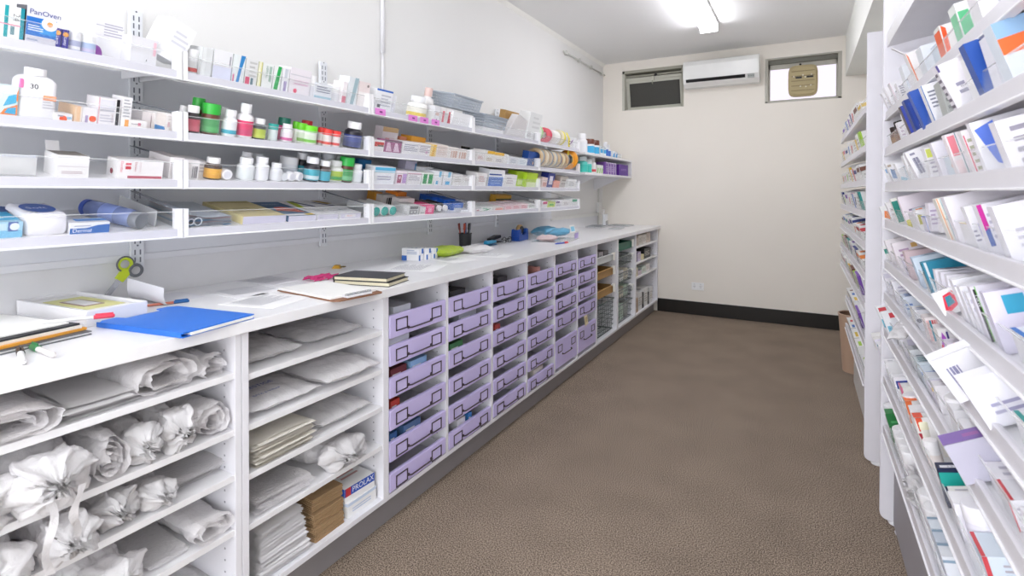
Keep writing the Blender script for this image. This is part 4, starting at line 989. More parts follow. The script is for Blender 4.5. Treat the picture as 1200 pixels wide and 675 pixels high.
(3, 2.799, 0.057, 0.1125, 0.09, 0.0649, 'f1efec', 'F l .2 .1 .8 .4 2 a9a0a8; F r 0 .72 1 1 f0bf3a', 'second white box with a yellow upper edge, second left shelf'),
(3, 2.897, 0.065, 0.0525, 0.09, 0.0602, 'f4f4f4', '', 'narrow blank white box after the yellow-edged pair, second left shelf'),
(3, 2.985, 0.057, 0.1245, 0.09, 0.0496, 'eef0f4', 'F l .2 .2 .8 .8 3 c2cad6', 'pale blue-white box, first right of the yellow-edged pair, second left shelf'),
(3, 3.115, 0.057, 0.1325, 0.09, 0.0455, 'eaf0f6', 'F l .2 .2 .8 .8 3 c6d4e2', 'pale blue-white box, second right of the yellow-edged pair, second left shelf'),
(3, 3.3415, 0.075, 0.1735, 0.05, 0.1009, '1f4f9e', 'F c .5 .2 .012 e0b79a', 'dark blue box with a beige dot next to the sticker rolls, second left shelf'),
(2, 0.6335, 0.0495, 0.068, 0.075, 0.0567, 'f0eeee', 'F r 0 .48 1 .52 dcd6d8; F l .15 .15 .8 .3 2 c4b2b6', 'plain white box with an open flap in the near bay, third left shelf'),
(2, 0.792, 0.042, 0.117, 0.06, 0.0527, 'f4f1f1', 'F r .22 .02 .98 .16 c05a6c; F | .06 .93 .010 Duralac e2788a; F r .16 .5 .28 .66 d2384a; F r .16 .72 .28 .84 e0707e; F | .36 .9 .0085 Duralac a8424f; F b .45 .3 .5 .9 2 e3d6d8; N c .5 .3 .008 8e2438', 'white box with crimson marks and a crimson base stripe, third left shelf'),
(2, 0.8985, 0.09, 0.042, 0.12, 0.0642, 'f0eaea', 'F l .2 .3 .8 .9 4 d9ccd0', 'white box by the bracket in the bay with the books, third left shelf'),
(2, 0.933, 0.062, 0.045, 0.1, 0.0608, 'f3f0f0', 'F b .5 .1 .9 .7 3 8f8a90', 'white box with black streaks next to the amber bottle, third left shelf'),
(2, 0.985, 0.105, 0.045, 0.11, 0.0539, 'f2f0f0', 'F l .2 .3 .8 .9 3 c9c4ca', 'rounded white pack touching the amber bottle, third left shelf'),
(2, 1.7515, 0.135, 0.078, 0.05, 0.0903, '2f7fbe', '', 'blue box behind the white bottle at the bracket, third left shelf'),
(2, 1.784, 0.042, 0.1305, 0.06, 0.0782, 'f2f4f9', 'F r 0 .78 1 .96 5fbde6; F r 0 .68 1 .74 a9dcf0; F l .15 .2 .8 .5 2 b7b6cf', 'white box with a sky blue band on top, third left shelf'),
(2, 1.8975, 0.052, 0.0695, 0.08, 0.0629, 'f0e6ee', 'F r .1 .1 .5 .7 a84a70; F c .32 .5 .008 e7c9d8; F r .6 .1 1 .8 c9a6dc', 'white box with maroon figure and lilac panel, third left shelf'),
(2, 2.0455, 0.115, 0.0835, 0.05, 0.1047, 'c9c5da', 'F r .85 .2 1 .9 3f7fb4', 'tall grey-lilac box with a blue edge in the back, third left shelf'),
(2, 1.99, 0.057, 0.1005, 0.09, 0.0619, 'f1eff2', 'F l .1 .3 .9 .9 4 bcb7c2; F r 0 .8 1 .9 dcb2c4', 'white box with small grey print left of the green bars, third left shelf'),
(2, 2.149, 0.11, 0.1305, 0.06, 0.0803, 'eeeef2', 'F l .3 .3 .9 .7 2 9aa0b4', 'white box behind the green-barred one, third left shelf'),
(2, 2.0955, 0.052, 0.0935, 0.08, 0.0608, 'eef3ee', 'F r .1 .1 .42 .9 2c9a58; F r .55 .1 .9 .9 35a361', 'white box with two green bars, third left shelf'),
(2, 2.1825, 0.057, 0.0635, 0.09, 0.0721, 'f0f2f6', 'F r .5 .6 .8 1 7cc4e6; F r .2 .05 .5 .3 58b2de', 'white box with blue corner marks, nearer one, third left shelf'),
(2, 2.261, 0.057, 0.0745, 0.09, 0.0711, 'f0f2f6', 'F r .5 .6 .8 1 8ccbe8; F r .3 .05 .8 .3 4fb0e0', 'white box with blue corner marks, farther one, third left shelf'),
(2, 2.355, 0.057, 0.0945, 0.09, 0.0598, 'f2f1f0', 'F l .2 .3 .8 .8 3 cfcac6', 'plain off-white box before the third bracket, third left shelf'),
(2, 2.4545, 0.057, 0.1015, 0.09, 0.0527, 'f1f0ef', 'F l .2 .5 .8 .8 2 d8d2d0', 'last off-white box before the third bracket, third left shelf'),
(2, 2.5975, 0.052, 0.1095, 0.08, 0.0762, 'f1eeee', 'F l .2 .3 .8 .8 3 dcb9b9', 'white box with faint red print after the third bracket, third left shelf'),
(2, 2.7775, 0.06, 0.1835, 0.08, 0.1021, 'f3f4f8', 'F r 0 0 1 .55 4a7cd0; F r .0 .66 .8 .74 2f55a8; F l .15 .1 .8 .4 2 8fb0e4', 'blue and white box with lifted white flaps, third left shelf'),
(2, 2.94, 0.052, 0.1665, 0.08, 0.0762, 'f1f0f0', 'F l .2 .2 .7 .8 3 c8bfc6', 'white box right of the blue and white box, third left shelf'),
(2, 3.1355, 0.075, 0.1455, 0.07, 0.0999, 'b5d82b', 'F r .2 .1 .8 .4 dff0a0', 'lime green box, nearer of two, third left shelf'),
(2, 3.2455, 0.054, 0.1675, 0.08, 0.0972, 'bcdd35', 'F r .1 .0 .9 .35 e6f2c0', 'lime green box, farther of two, third left shelf'),
(2, 3.452, 0.047, 0.0845, 0.07, 0.0721, 'efd9d4', 'F r .2 .1 .9 .5 d9a196', 'pinkish box at the start of the far bay, third left shelf'),
(2, 3.5725, 0.05, 0.1195, 0.06, 0.1062, '2b3a8f', 'F r .25 .2 .75 .8 e9e6f2', 'navy box with a white square in the far bay, third left shelf'),
(2, 3.6705, 0.042, 0.1095, 0.06, 0.0516, 'f0a08a', '', 'salmon box right of the navy one, third left shelf'),
(2, 3.8425, 0.065, 0.1515, 0.07, 0.0857, 'c9c2ba', 'F l .2 .2 .8 .8 2 96908a', 'grey-beige box in the far bay, third left shelf'),
(2, 3.967, 0.047, 0.1785, 0.07, 0.0711, 'eeeeee', 'F l .2 .2 .8 .8 3 c3c6c8', 'white box at the end of the far bay, third left shelf'),
(1, 0.5025, 0.097, 0.06, 0.17, 0.0384, 'a9d4e8', 'F r 0 .0 1 .45 7fbfe0; F r .55 .4 .85 1 5068a8; F c .75 .7 .009 e6eef6; F r 0 .5 .5 .9 c6dff0; T r 0 .1 1 .6 3fb3e0; T c .8 .8 .035 2a4f8f; T r .1 .2 .6 .45 9fdcf2', 'light blue tissue box at the near end, lowest left shelf'),
(1, 0.6705, 0.037, 0.088, 0.05, 0.0292, 'f2f2f6', 'F r 0 .0 1 .5 2668b8; F t .06 .12 .014 Dermal f4f6fb; F p .4 .5 .7 .75 1 .8 1 .5 2668b8; F l .1 .62 .5 .8 1 a9abc0; T r .2 .3 1 .8 3f7fcb', 'flat blue and white box in front of the clear cylinder, lowest left shelf'),
(1, 1.989, 0.062, 0.0745, 0.1, 0.0475, 'd6d6d6', 'F r .1 .1 .85 .5 8d8d8f; F r .2 .2 .4 .4 d6d6d6; F r .5 .2 .75 .4 d6d6d6; F r .1 .6 .9 .9 77777a', 'grey box with dark grey figures, lowest left shelf'),
(1, 2.057, 0.062, 0.0445, 0.1, 0.0373, 'e2e2e2', 'F l .2 .1 .8 .3 1 8a8a8a', 'plain pale grey box left of the pink one, lowest left shelf'),
(1, 2.1145, 0.057, 0.0675, 0.09, 0.0445, 'f05a93', 'F r .1 .8 1 .86 f6c3d6; F r .3 .2 .7 .7 f7b4cd', 'bright pink box, lowest left shelf'),
(1, 1.9355, 0.225, 0.0515, 0.05, 0.0714, 'c98a2c', '', 'amber box at the back of the middle bay, lowest left shelf'),
(1, 1.969, 0.19, 0.0965, 0.06, 0.0665, 'd9d4d0', 'F b .3 .1 .9 .8 4 2c2a2c', 'pale box with a barcode behind the teal-capped tubes, lowest left shelf'),
(1, 2.0485, 0.19, 0.0695, 0.08, 0.0819, 'ee8a2d', 'F r .4 .0 .8 .6 f0a23f', 'orange box leaning behind the teal-capped tubes, lowest left shelf'),
(1, 2.0225, 0.115, 0.1135, 0.05, 0.0639, 'efe8e6', 'F r .1 .55 .9 .6 8a8684', 'white card box in front of the orange one, lowest left shelf'),
(1, 2.374, 0.205, 0.1165, 0.09, 0.0543, '2a6ad0', 'F l .2 .2 .8 .8 2 7fa8e6; T l .1 .2 .9 .8 3 5f93e0', 'royal blue box, farthest back of three, lowest left shelf'),
(1, 2.412, 0.155, 0.1045, 0.09, 0.0505, '2b6fd6', 'F l .2 .2 .8 .8 2 7fa8e6; T l .1 .2 .9 .8 3 5f93e0', 'royal blue box, middle of three, lowest left shelf'),
(1, 2.425, 0.105, 0.1065, 0.09, 0.0416, '2f74dc', 'F l .2 .2 .8 .7 2 b9d0f4; T l .1 .2 .9 .8 3 6f9fe8', 'royal blue box, front of three, lowest left shelf'),
(1, 2.454, 0.072, 0.1185, 0.12, 0.0118, 'eff0f4', '', 'blank white box at the end of the middle bay, lowest left shelf'),
(1, 2.573, 0.062, 0.0625, 0.1, 0.0138, 'f2eeee', 'F r .2 .1 .6 .6 c9929a', 'white box with a dull red mark after the bracket, lowest left shelf'),
(1, 2.668, 0.072, 0.1245, 0.12, 0.021, 'eef1ee', 'F p .1 .1 .5 .1 .9 .6 .5 .5 2c9a68; F r .1 .6 .5 .8 48b088', 'white box with a green leaf shape, lowest left shelf'),
(1, 2.8035, 0.072, 0.1235, 0.12, 0.0179, 'f1ece9', 'F r .2 .1 .9 .4 ec7455; F r .2 .55 .9 .75 ee8a6c', 'white box with two orange-red bars, lowest left shelf'),
(1, 2.927, 0.077, 0.0985, 0.13, 0.0251, 'f2d3d8', 'F l .15 .1 .9 .8 3 e58a9a', 'first pink printed box in the fourth bay, lowest left shelf'),
(1, 3.03, 0.077, 0.1045, 0.13, 0.0292, 'f2d6da', 'F l .15 .1 .9 .8 3 e58a9a', 'second pink printed box in the fourth bay, lowest left shelf'),
(1, 3.1385, 0.077, 0.1095, 0.13, 0.0322, 'f2d8dc', 'F l .15 .1 .9 .8 3 e58a9a', 'third pink printed box in the fourth bay, lowest left shelf'),
(1, 3.2465, 0.077, 0.1035, 0.13, 0.0302, 'eef0ee', 'F l .15 .1 .9 .8 2 9fae9f', 'white box with grey-green print right of the pink ones, lowest left shelf'),
(1, 3.1255, 0.195, 0.2095, 0.05, 0.0583, 'e6b23c', 'T r .1 .1 .9 .6 f0cf86; F r 0 .4 1 .6 5a6a4a', 'amber flat box at the back of the fourth bay, lowest left shelf'),
(1, 3.4595, 0.067, 0.0995, 0.11, 0.0445, 'f2eef0', 'F r .2 .55 .9 .95 d6327a', 'white box with a magenta top in the far bay, lowest left shelf'),
(1, 3.578, 0.067, 0.1345, 0.11, 0.0363, 'cfe06a', 'F r .2 .3 .8 .7 6fbf55', 'lime and green box in the far bay, lowest left shelf'),
(1, 3.7105, 0.067, 0.1275, 0.11, 0.0475, 'eeecf0', 'F r .1 .6 .6 .9 6a4a7a; F l .2 .1 .8 .4 2 b6b0b8', 'white box with a purple corner in the far bay, lowest left shelf'),
(1, 3.8525, 0.067, 0.1535, 0.11, 0.0455, 'efeeee', 'F l .2 .2 .8 .8 3 bdb6b6', 'pale printed box in the far bay, lowest left shelf'),
(1, 4.0025, 0.067, 0.1435, 0.11, 0.0578, 'eef0ee', 'F r .3 .6 1 .95 2f9f78', 'white box with a green corner at the far end, lowest left shelf'),
]
# (tier, y, distance behind lip, radius, height, style, body, cap, label, band, description)
LEFT_BOTTLES = [
(4, 0.6455, 0.0361, 0.0141, 0.054, 'tub', 'f3f3f6', 'f6f6f8', 'b9bedb', 'f3f3f6', 'low white lidded jar with blue-grey print right of the navy boxes, top left shelf'),
(4, 0.6785, 0.038, 0.016, 0.0561, 'tub', 'f3f3f6', 'f6f6f8', 'a9bada', 'c6bddb', 'wider white lidded jar with blue and lilac print, top left shelf'),
(4, 0.9545, 0.049, 0.017, 0.0775, 'tub', 'ededee', 'f4f4f4', 'e2e2e2', 'd34c44', 'white jar with red print beside the end bracket, top left shelf'),
(4, 1.4, 0.0395, 0.0175, 0.0837, 'tub', 'f2f2f3', 'f6f6f6', 'e4e4ea', None, 'small white jar right of the box with the red oval, top left shelf'),
(4, 1.527, 0.0563, 0.0243, 0.0683, 'tub', 'f3f3f4', 'f5f5f5', 'e6e6ea', None, 'small plain white jar left of the pink-edged box, top left shelf'),
(4, 1.8905, 0.0719, 0.0199, 0.0825, 'tub', 'f0f0f4', 'f0f0f4', 'e4e4ec', None, 'small pale jar right of the blue-edged box, top left shelf'),
(4, 2.089, 0.0815, 0.0495, 0.1081, 'pill', 'f6f5f2', 'f3f3f5', 'f2efe2', 'e9cf52', 'white bottle with a yellow label in the middle bay, top left shelf'),
(4, 2.2155, 0.1274, 0.0354, 0.1722, 'tall', 'f4f1f0', 'e6c9c2', 'f1efee', None, 'tall white pump bottle with a pale pink nozzle, top left shelf'),
(3, 0.953, 0.0975, 0.0155, 0.0772, 'pill', '2b2228', 'f1eef0', '2b2228', None, 'dark bottle with a white cap at the back next to the bracket, second left shelf'),
(3, 0.95, 0.0383, 0.0213, 0.0847, 'pill', '2b2228', 'f3f0f2', 'cf5166', 'd96a7a', 'dark bottle with a red label and white cap in front, second left shelf'),
(3, 0.999, 0.1004, 0.0184, 0.1089, 'tub', '5a3a2c', '2fa63c', '2f7c3c', None, 'brown jar with a green lid in the back, second left shelf'),
(3, 1.0085, 0.0437, 0.0267, 0.099, 'tub', '6a3c30', '35b440', '3f9e52', '55b565', 'brown jar with a bright green lid and green label in front, second left shelf'),
(3, 1.085, 0.0966, 0.0146, 0.0905, 'pill', 'f1f1f4', 'f4f4f6', 'ecccd6', None, 'white bottle half hidden behind the one with a blue drop, second left shelf'),
(3, 1.0715, 0.0398, 0.0228, 0.0878, 'pill', 'f4f5f8', 'f6f6f8', 'f4f5f8', '3fb1c9', 'white bottle with a blue drop and teal band, second left shelf'),
(3, 1.127, 0.0442, 0.0272, 0.1184, 'tall', 'f2f0f2', 'f5f5f5', 'e52f6c', 'd3386e', 'pink-labelled bottle with a tall white cap, second left shelf'),
(3, 1.181, 0.0393, 0.0223, 0.0725, 'pill', '33363a', 'f3f2f4', 'b4c93a', 'c6d84e', 'squat dark bottle with a lime label, second left shelf'),
(3, 1.2355, 0.039, 0.017, 0.0602, 'tub', 'e1e8ea', '2aa79f', 'dfe9ea', None, 'small clear jar with a teal lid, second left shelf'),
(3, 1.3125, 0.0838, 0.0218, 0.0855, 'tub', 'c7548a', '126b58', 'd54f7d', None, 'pink bottle with a dark green cap in the back, second left shelf'),
(3, 1.293, 0.0383, 0.0213, 0.0663, 'pill', 'f4eff2', 'f3eef2', 'f1e6ec', 'dd5fa0', 'white bottle with pink print in front of the dark green cap, second left shelf'),
(3, 1.3515, 0.0651, 0.0131, 0.0784, 'tub', 'eef2ea', '62c41f', 'dfe9d6', None, 'first white bottle with a lime cap, hindmost of the lime row, second left shelf'),
(3, 1.369, 0.0564, 0.0194, 0.0764, 'tub', 'eef2ea', '6bcf22', 'd7e6cc', '86bf55', 'second white bottle with a lime cap, second left shelf'),
(3, 1.3985, 0.0466, 0.0296, 0.0714, 'tub', 'f0f4ec', '74dc26', 'e4eedb', '79c83a', 'front white bottle with the widest lime cap, second left shelf'),
(3, 1.454, 0.1324, 0.0204, 0.0852, 'tub', 'e8dcdc', 'd6303c', 'e0d0d0', None, 'red-capped bottle peeping over the lime caps, second left shelf'),
(3, 1.471, 0.0585, 0.0165, 0.0693, 'tub', 'f2ebeb', 'ee3a36', 'efe2e2', 'e8534c', 'first white bottle with a red cap right of the lime row, second left shelf'),
(3, 1.4775, 0.0359, 0.0189, 0.0674, 'tub', 'f3eceb', 'f03f3a', 'f0e6e4', 'ea4a3c', 'second white bottle with a red cap, second left shelf'),
(3, 1.5215, 0.0369, 0.0199, 0.0643, 'tub', 'f3eceb', 'f03f3a', 'f0e6e4', 'e2403a', 'last white bottle with a red cap, second left shelf'),
(3, 1.632, 0.0548, 0.0378, 0.1123, 'pill', '24222c', 'f5f4f6', '3a4a94', '2c3a78', 'navy-labelled dark bottle standing alone near the bracket, second left shelf'),
(3, 2.65, 0.1692, 0.0272, 0.0656, 'tub', '2c2a2e', '19181b', '38363a', None, 'small black-capped jar at the back of the bay end, second left shelf'),
(3, 2.7035, 0.1393, 0.0373, 0.0546, 'tub', '2c2a2e', '19181b', '38363a', None, 'black-capped jar at the back of the fourth bay, second left shelf'),
(2, 1.0165, 0.0417, 0.0257, 0.0706, 'pill', '4a2f1e', 'f3f1f2', 'f0b438', 'e9a92e', 'amber bottle with a golden yellow label, third left shelf'),
(2, 1.1315, 0.0436, 0.0276, 0.0768, 'pill', 'f3f5f7', 'f5f6f8', 'eef3f4', None, 'white bottle with a teal word, left of the pair, third left shelf'),
(2, 1.1895, 0.0417, 0.0257, 0.0829, 'pill', 'f4f4f7', 'f5f5f8', 'eeeef3', None, 'white bottle with a dark word, right of the pair, third left shelf'),
(2, 1.184, 0.1195, 0.0175, 0.0863, 'tub', 'eef0f4', 'f3f4f7', 'e3e6ec', None, 'white jar behind the teal-worded bottle, third left shelf'),
(2, 1.241, 0.1404, 0.0184, 0.08, 'tub', 'eef0f4', 'f3f4f7', 'e3e6ec', None, 'white jar behind the dark-worded bottle, third left shelf'),
(2, 1.246, 0.0383, 0.0223, 0.0645, 'pill', 'f3f4f8', 'f4f5f8', 'f0f1f5', None, 'plain white squat bottle right of the dark-worded one, third left shelf'),
(2, 1.3495, 0.1055, 0.0335, 0.0824, 'tub', 'e9ecf2', 'f1f2f5', 'dfe4ee', '5a63b8', 'white tub with a violet-blue mark, third left shelf'),
(2, 1.4185, 0.1177, 0.0257, 0.0996, 'pill', '2c2a30', 'f1f1f4', '35a3b4', None, 'dark bottle with a teal label at the back, third left shelf'),
(2, 1.4095, 0.0456, 0.0296, 0.0952, 'pill', '2f2c34', 'f4f4f7', '2fb2c6', 'd7e9ee', 'larger dark bottle with a teal label in front, third left shelf'),
(2, 1.4675, 0.0427, 0.0267, 0.0849, 'pill', '4a3a38', 'f4f4f7', '35b2c8', None, 'smaller dark bottle with a teal label in front, third left shelf'),
(2, 1.558, 0.1282, 0.0262, 0.1037, 'tub', 'e9e9f2', 'ececf4', 'dcdce8', None, 'pale lilac jar behind the teal-labelled bottles, third left shelf'),
(2, 1.5435, 0.0693, 0.0373, 0.0857, 'pill', 'f2f4ee', 'f4f5f4', 'b3cf35', '3aa44c', 'white bottle with a lime and green label, third left shelf'),
(2, 1.6135, 0.1296, 0.0276, 0.0996, 'pill', 'f2f4ee', 'f4f5f4', 'e2ead2', None, 'white bottle behind the lime and green one, third left shelf'),
(2, 1.5865, 0.0476, 0.0296, 0.105, 'tub', '5b2f25', '2fb24a', '2f9d4c', '79c58c', 'brown bottle with a green cap and green label, third left shelf'),
(2, 1.6455, 0.0506, 0.0286, 0.0786, 'pill', 'f3f4f8', 'f4f5f8', 'e9ebf0', None, 'white bottle with a black word beside the bracket, third left shelf'),
]
def place_left(o, tier, y, a, rz=0, lift=0, extra=None):
    p = lfloor(a, y, tier)+Vector((TS, 0, TC))*lift
    Mx = Matrix.Translation(p) @ Matrix.Rotation(TH, 4, 'Y') @ Matrix.Rotation(rz, 4, 'Z')
    if extra is not None: Mx = Mx @ extra
    o.matrix_world = Mx
    return o
for (tier, y, a, w, d, h, base, spec, lab) in LEFT_CARTONS:
    fl = None; rz = 0
    if 'open flap' in lab: fl = -25
    if 'lifted white flaps' in lab: fl = -10
    o = carton('medicine_carton', lab, 'box', w, d, h, base, spec, flap=fl)
    if lab.startswith('tilted white box'): place_left(o, tier, y, a, lift=.03, extra=Matrix.Rotation(R(-20), 4, 'X'))
    else: place_left(o, tier, y, a, rz)
for (tier, y, a, r, h, st, body, cap, lb1, lb2, lab) in LEFT_BOTTLES:
    nm = 'pill_bottle' if st != 'tub' else 'pill_jar'
    place_left(bottle(nm, lab, 'bottle' if st != 'tub' else 'jar', r, h, body, cap, lb1, lb2, st), tier, y, a)

# large square bottle with a hand-written 30
t = thing('pill_bottle', 'large square white bottle with a handwritten number and pink tamper tag, second left shelf', 'bottle')
BW = M('f1f0f3', .35); m = MB()
def rsq(w, d, n=32, p=6):
    return [(d/2*math.copysign(abs(cos(2*PI*k/n))**(2/p), cos(2*PI*k/n)), w/2*math.copysign(abs(sin(2*PI*k/n))**(2/p), sin(2*PI*k/n))) for k in range(n)]
secs = [(.97, 0), (1, .004), (1, .082), (.97, .089), (.78, .098), (.52, .102)]
vs = []; fs = []
for s_, z in secs: vs += [(x*s_, y*s_, z) for x, y in rsq(.074, .062)]
for i in range(len(secs)-1):
    for k in range(32): fs.append((i*32+k, i*32+(k+1) % 32, (i+1)*32+(k+1) % 32, (i+1)*32+k))
fs += [tuple(range(31, -1, -1)), tuple(range(5*32, 6*32))]
m.add(vs, fs, BW, True); m.build('body', t)
m = MB(); m.lathe([(.0215, .102), (.0215, .118), (.020, .120)], M('f6f4f7', .35), 32, ribs=1); m.build('cap', t)
m = MB(); e = .0316
m.text('30', (e, -.019, .071), (0, 1, 0), (0, -.05, 1), .017, M('2a2a30'))
m.poly([(e, .008, .046), (e, .034, .046), (e, .034, .058), (e, .008, .058)], M('f2a27a')); m.text('KNO', (e+.0003, .010, .048), (0, 1, 0), (0, 0, 1), .010, M('f7d4be'))
for k in range(3): m.poly([(e, .008, .026+.007*k), (e, .032-.004*k, .026+.007*k), (e, .032-.004*k, .0285+.007*k), (e, .008, .0285+.007*k)], M('c6c4cc'))
m.build('label', t)
m = MB(); m.prism([(.024, -.0375, .070), (.031, -.0365, .070), (.031, -.0365, .090), (.027, -.0375, .092)], (0, .006, 0), M('e77fb4', .5)); m.build('tamper_tag', t)
place_left(t, 3, .564, .045)

# lowest shelf, near end: tissue pack, clear cylinder
m = MB(); TI = M('f1eff4', .45, vary=.04, scale=30, bump=.25)
secs = [(.94, 0), (1, .008), (1.0, .036), (.97, .046), (.90, .052), (.6, .0535), (.0, .054)]; vs = []; fs = []; n = 40
for s_, z in secs: vs += [(x*s_, y*s_, z+.0012*sin(k*1.7)*(0 < s_ < 1)) for k, (x, y) in enumerate(rsq(.088, .15, n, 7))]
for i in range(len(secs)-1):
    for k in range(n): fs.append((i*n+k, i*n+(k+1) % n, (i+1)*n+(k+1) % n, (i+1)*n+k))
m.add(vs, fs, TI, True)
o = tag(m.build('tissue_pack'), 'plump white tissue pack with a blue oval on top, lowest left shelf', 'tissues')
m = MB(); n = 28
m.poly([(.004+.048*cos(2*PI*k/n), .034*sin(2*PI*k/n), .0552) for k in range(n)], M('2458b0', .4)); m.text('Soft', (.014, -.024, .0556), (0, 1, 0), (-1, 0, 0), .026, M('f2f4fa', .4)); m.build('printed_oval', o)
place_left(o, 1, .582, .088)
t = thing('water_bottle', 'clear blue-tinted cylinder bottle with a grey cap lying on its side, lowest left shelf', 'bottle')
m = MB(); m.lathe([(.022, -.085), (.026, -.075), (.026, .06), (.018, .07)], clear_mat('blue_clear_plastic', '9fb0e6', .5), 22, (0, 0, .027), 'x'); m.build('body', t)
m = MB(); m.lathe([(.024, .07), (.024, .092), (.021, .095)], M('70737a', .4), 22, (0, 0, .027), 'x'); m.build('cap', t)
m = MB(); m.lathe([(.0245, -.098), (.0245, -.085)], M('3a58b4', .4), 22, (0, 0, .027), 'x', ); m.build('base_cap', t)
m = MB(); m.lathe([(.0263, -.03), (.0263, .02)], M('8fa2dd', .4), 22, (0, 0, .027), 'x', caps=False); m.build('label', t)
place_left(t, 1, .765, .105, rz=R(18))
# loose clear shelf divider
m = MB(); m.box(-.11, .11, -.001, .001, 0, .05, CLEARB); m.box(-.11, .11, -.018, .018, 0, .0015, CLEAR)
place_left(tag(m.build('shelf_divider'), 'loose clear divider standing right of the lying cylinder, lowest left shelf', 'divider'), 1, .845, .15)
for k in range(2):
    m = MB(); m.box(-.001, .001, -.06, .06, 0, .05-.01*k, CLEARB)
    for i in range(18): m.box(-.0016, .0016, -.057+.0065*i, -.0535+.0065*i, .044-.01*k, .05-.01*k, M('b9c2d2', .4))
    m.box(-.01, .03, -.06, .06, 0, .0015, CLEAR)
    place_left(tag(m.build('shelf_divider'), ['front', 'rear'][k]+' of two loose perforated clear dividers at the near end, third left shelf', 'divider'), 2, .505, .03+.06*k)

# books and magazines lying on the lowest shelf
def book(label, y, w, d, h, cover, spec, a=.012, name='book', rz=0, lift=0, cat='book'):
    m = MB(); c = M(cover, .4)
    m.box(-d/2, d/2, -w/2, w/2, 0, .0015, c); m.box(-d/2+.003, d/2-.001, -w/2+.001, w/2-.002, .0015, h-.0015, M('dcd9e8', .7)); m.box(-d/2, d/2, -w/2, w/2, h-.0015, h, c)
    m.box(-d/2-.0005, d/2, -w/2-.0008, -w/2+.0008, 0, h, c); decals(m, w, d, h, spec)
    o = tag(m.build(name), label, cat); place_left(o, 1, y, a+d/2, rz, lift); return o
# stacked plastic sleeves with wavy front edges
m = MB(); NY = 20
for k in range(9):
    vs = []; zc = .0012+k*.0032
    for i in range(9):
        for j in range(NY+1):
            u, v = i/8, j/NY; vs.append((-.115+.23*u, -.078+.152*v, zc+.012*(1-v)**2*(k/8)+.0025*sin(v*7+k)*u))
    m.add(vs, [(i*(NY+1)+j, (i+1)*(NY+1)+j, (i+1)*(NY+1)+j+1, i*(NY+1)+j+1) for i in range(8) for j in range(NY)], [M('d9dfec', .3), M('7fb2dd', .35), M('e6ccd2', .4), M('dfe5f0', .3)][(k*3+1) % 4] if k < 8 else M('c3cbd8', .25), True)
o = tag(m.build('sleeve_pile'), 'pile of glossy plastic sleeves with curled edges at the bracket, lowest left shelf', 'sleeves'); place_left(o, 1, .995, .132)
for k in range(2):
    m = MB(); m.ring((.113, -.06+.022*k, .016), .012-.003*(1-k), .0022, M('d6dbe6', .2), 'x', 18); m.build('coil', o)
book('thick pale yellow book lying flat, lowest left shelf', 1.187, .168, .235, .027, 'e6d79a', 'T l .22 .3 .75 .55 3 b9a35f; T r .05 .86 .95 .97 c9b877; F r 0 0 1 1 d7d4e6')
book('blue book with a red figure on its cover, lowest left shelf', 1.345, .125, .235, .022, '2c5f8f', 'T p .1 .35 .45 .3 .9 .2 .9 .45 .6 .62 .3 .6 d9563f; T t .15 .78 .018 ANNUAL c6d6e6; T r 0 .02 1 .12 f0f0f2; T r .7 .02 1 .12 e6c832; F r 0 0 1 1 dcdaea')
book('lime-edged white magazine with a big dark N, lowest left shelf', 1.468, .105, .235, .024, 'f1f1f2', 'T p .02 .5 .25 .98 .6 .98 .2 .42 b9c92c; T p .32 .95 .5 .95 .95 .55 .75 .55 26306a; T t .3 .2 .022 FIZZ 3f4a6a; F t .1 .3 .008 FIZZ 9aa', name='magazine', cat='magazine')
book('white magazine with a mustard corner and dark bar beside the bracket, lowest left shelf', 1.588, .115, .235, .024, 'f0f0f2', 'T p .3 .98 .6 .98 .95 .75 .6 .7 a8882e; T p .1 .85 .3 .85 .8 .55 .6 .55 26306a; T t .3 .2 .022 FIZZ 3f4a6a; F r .2 .25 .7 .75 f0eef0; F t .3 .4 .009 Balance dd7f86', name='magazine', cat='magazine')
# three teal-ended tubes
for k in range(3):
    t = thing('tablet_tube', f'{["first", "second", "third"][k]} white tube with a round teal cap lying in the middle bay, lowest left shelf', 'tube', group='teal-capped tubes')
    m = MB(); m.lathe([(.023, -.16), (.023, -.002)], M('f3f4f4', .4), 20, (0, 0, .0235), 'x'); m.build('body', t)
    m = MB(); m.lathe([(.0195, -.003), (.0195, .004), (.017, .006)], M('1fa89c', .4), 20, (0, 0, .0235), 'x'); m.build('cap', t)
    place_left(t, 1, 1.738+.0545*k, .018)
t = None
for k in range(3):
    t = thing('syrup_bottle', f'{["nearest", "middle", "farthest"][k]} black-and-white bottle lying head-on in the middle bay, lowest left shelf', 'bottle')
    m = MB(); m.lathe([(.021, -.13), (.022, -.12), (.022, -.03), (.012, -.012), (.012, -.004)], M(['6e5f5c', '5c504e', '232022'][k], .3), 18, (0, 0, .0225), 'x'); m.build('body', t)
    m = MB(); m.lathe([(.016, -.01), (.016, .004), (.014, .006)], M('f2f2f4' if k else '1c1a1c', .35), 18, (0, 0, .0225), 'x'); m.build('cap', t)
    place_left(t, 1, 2.165+.052*k, .03+.02*(k == 0))
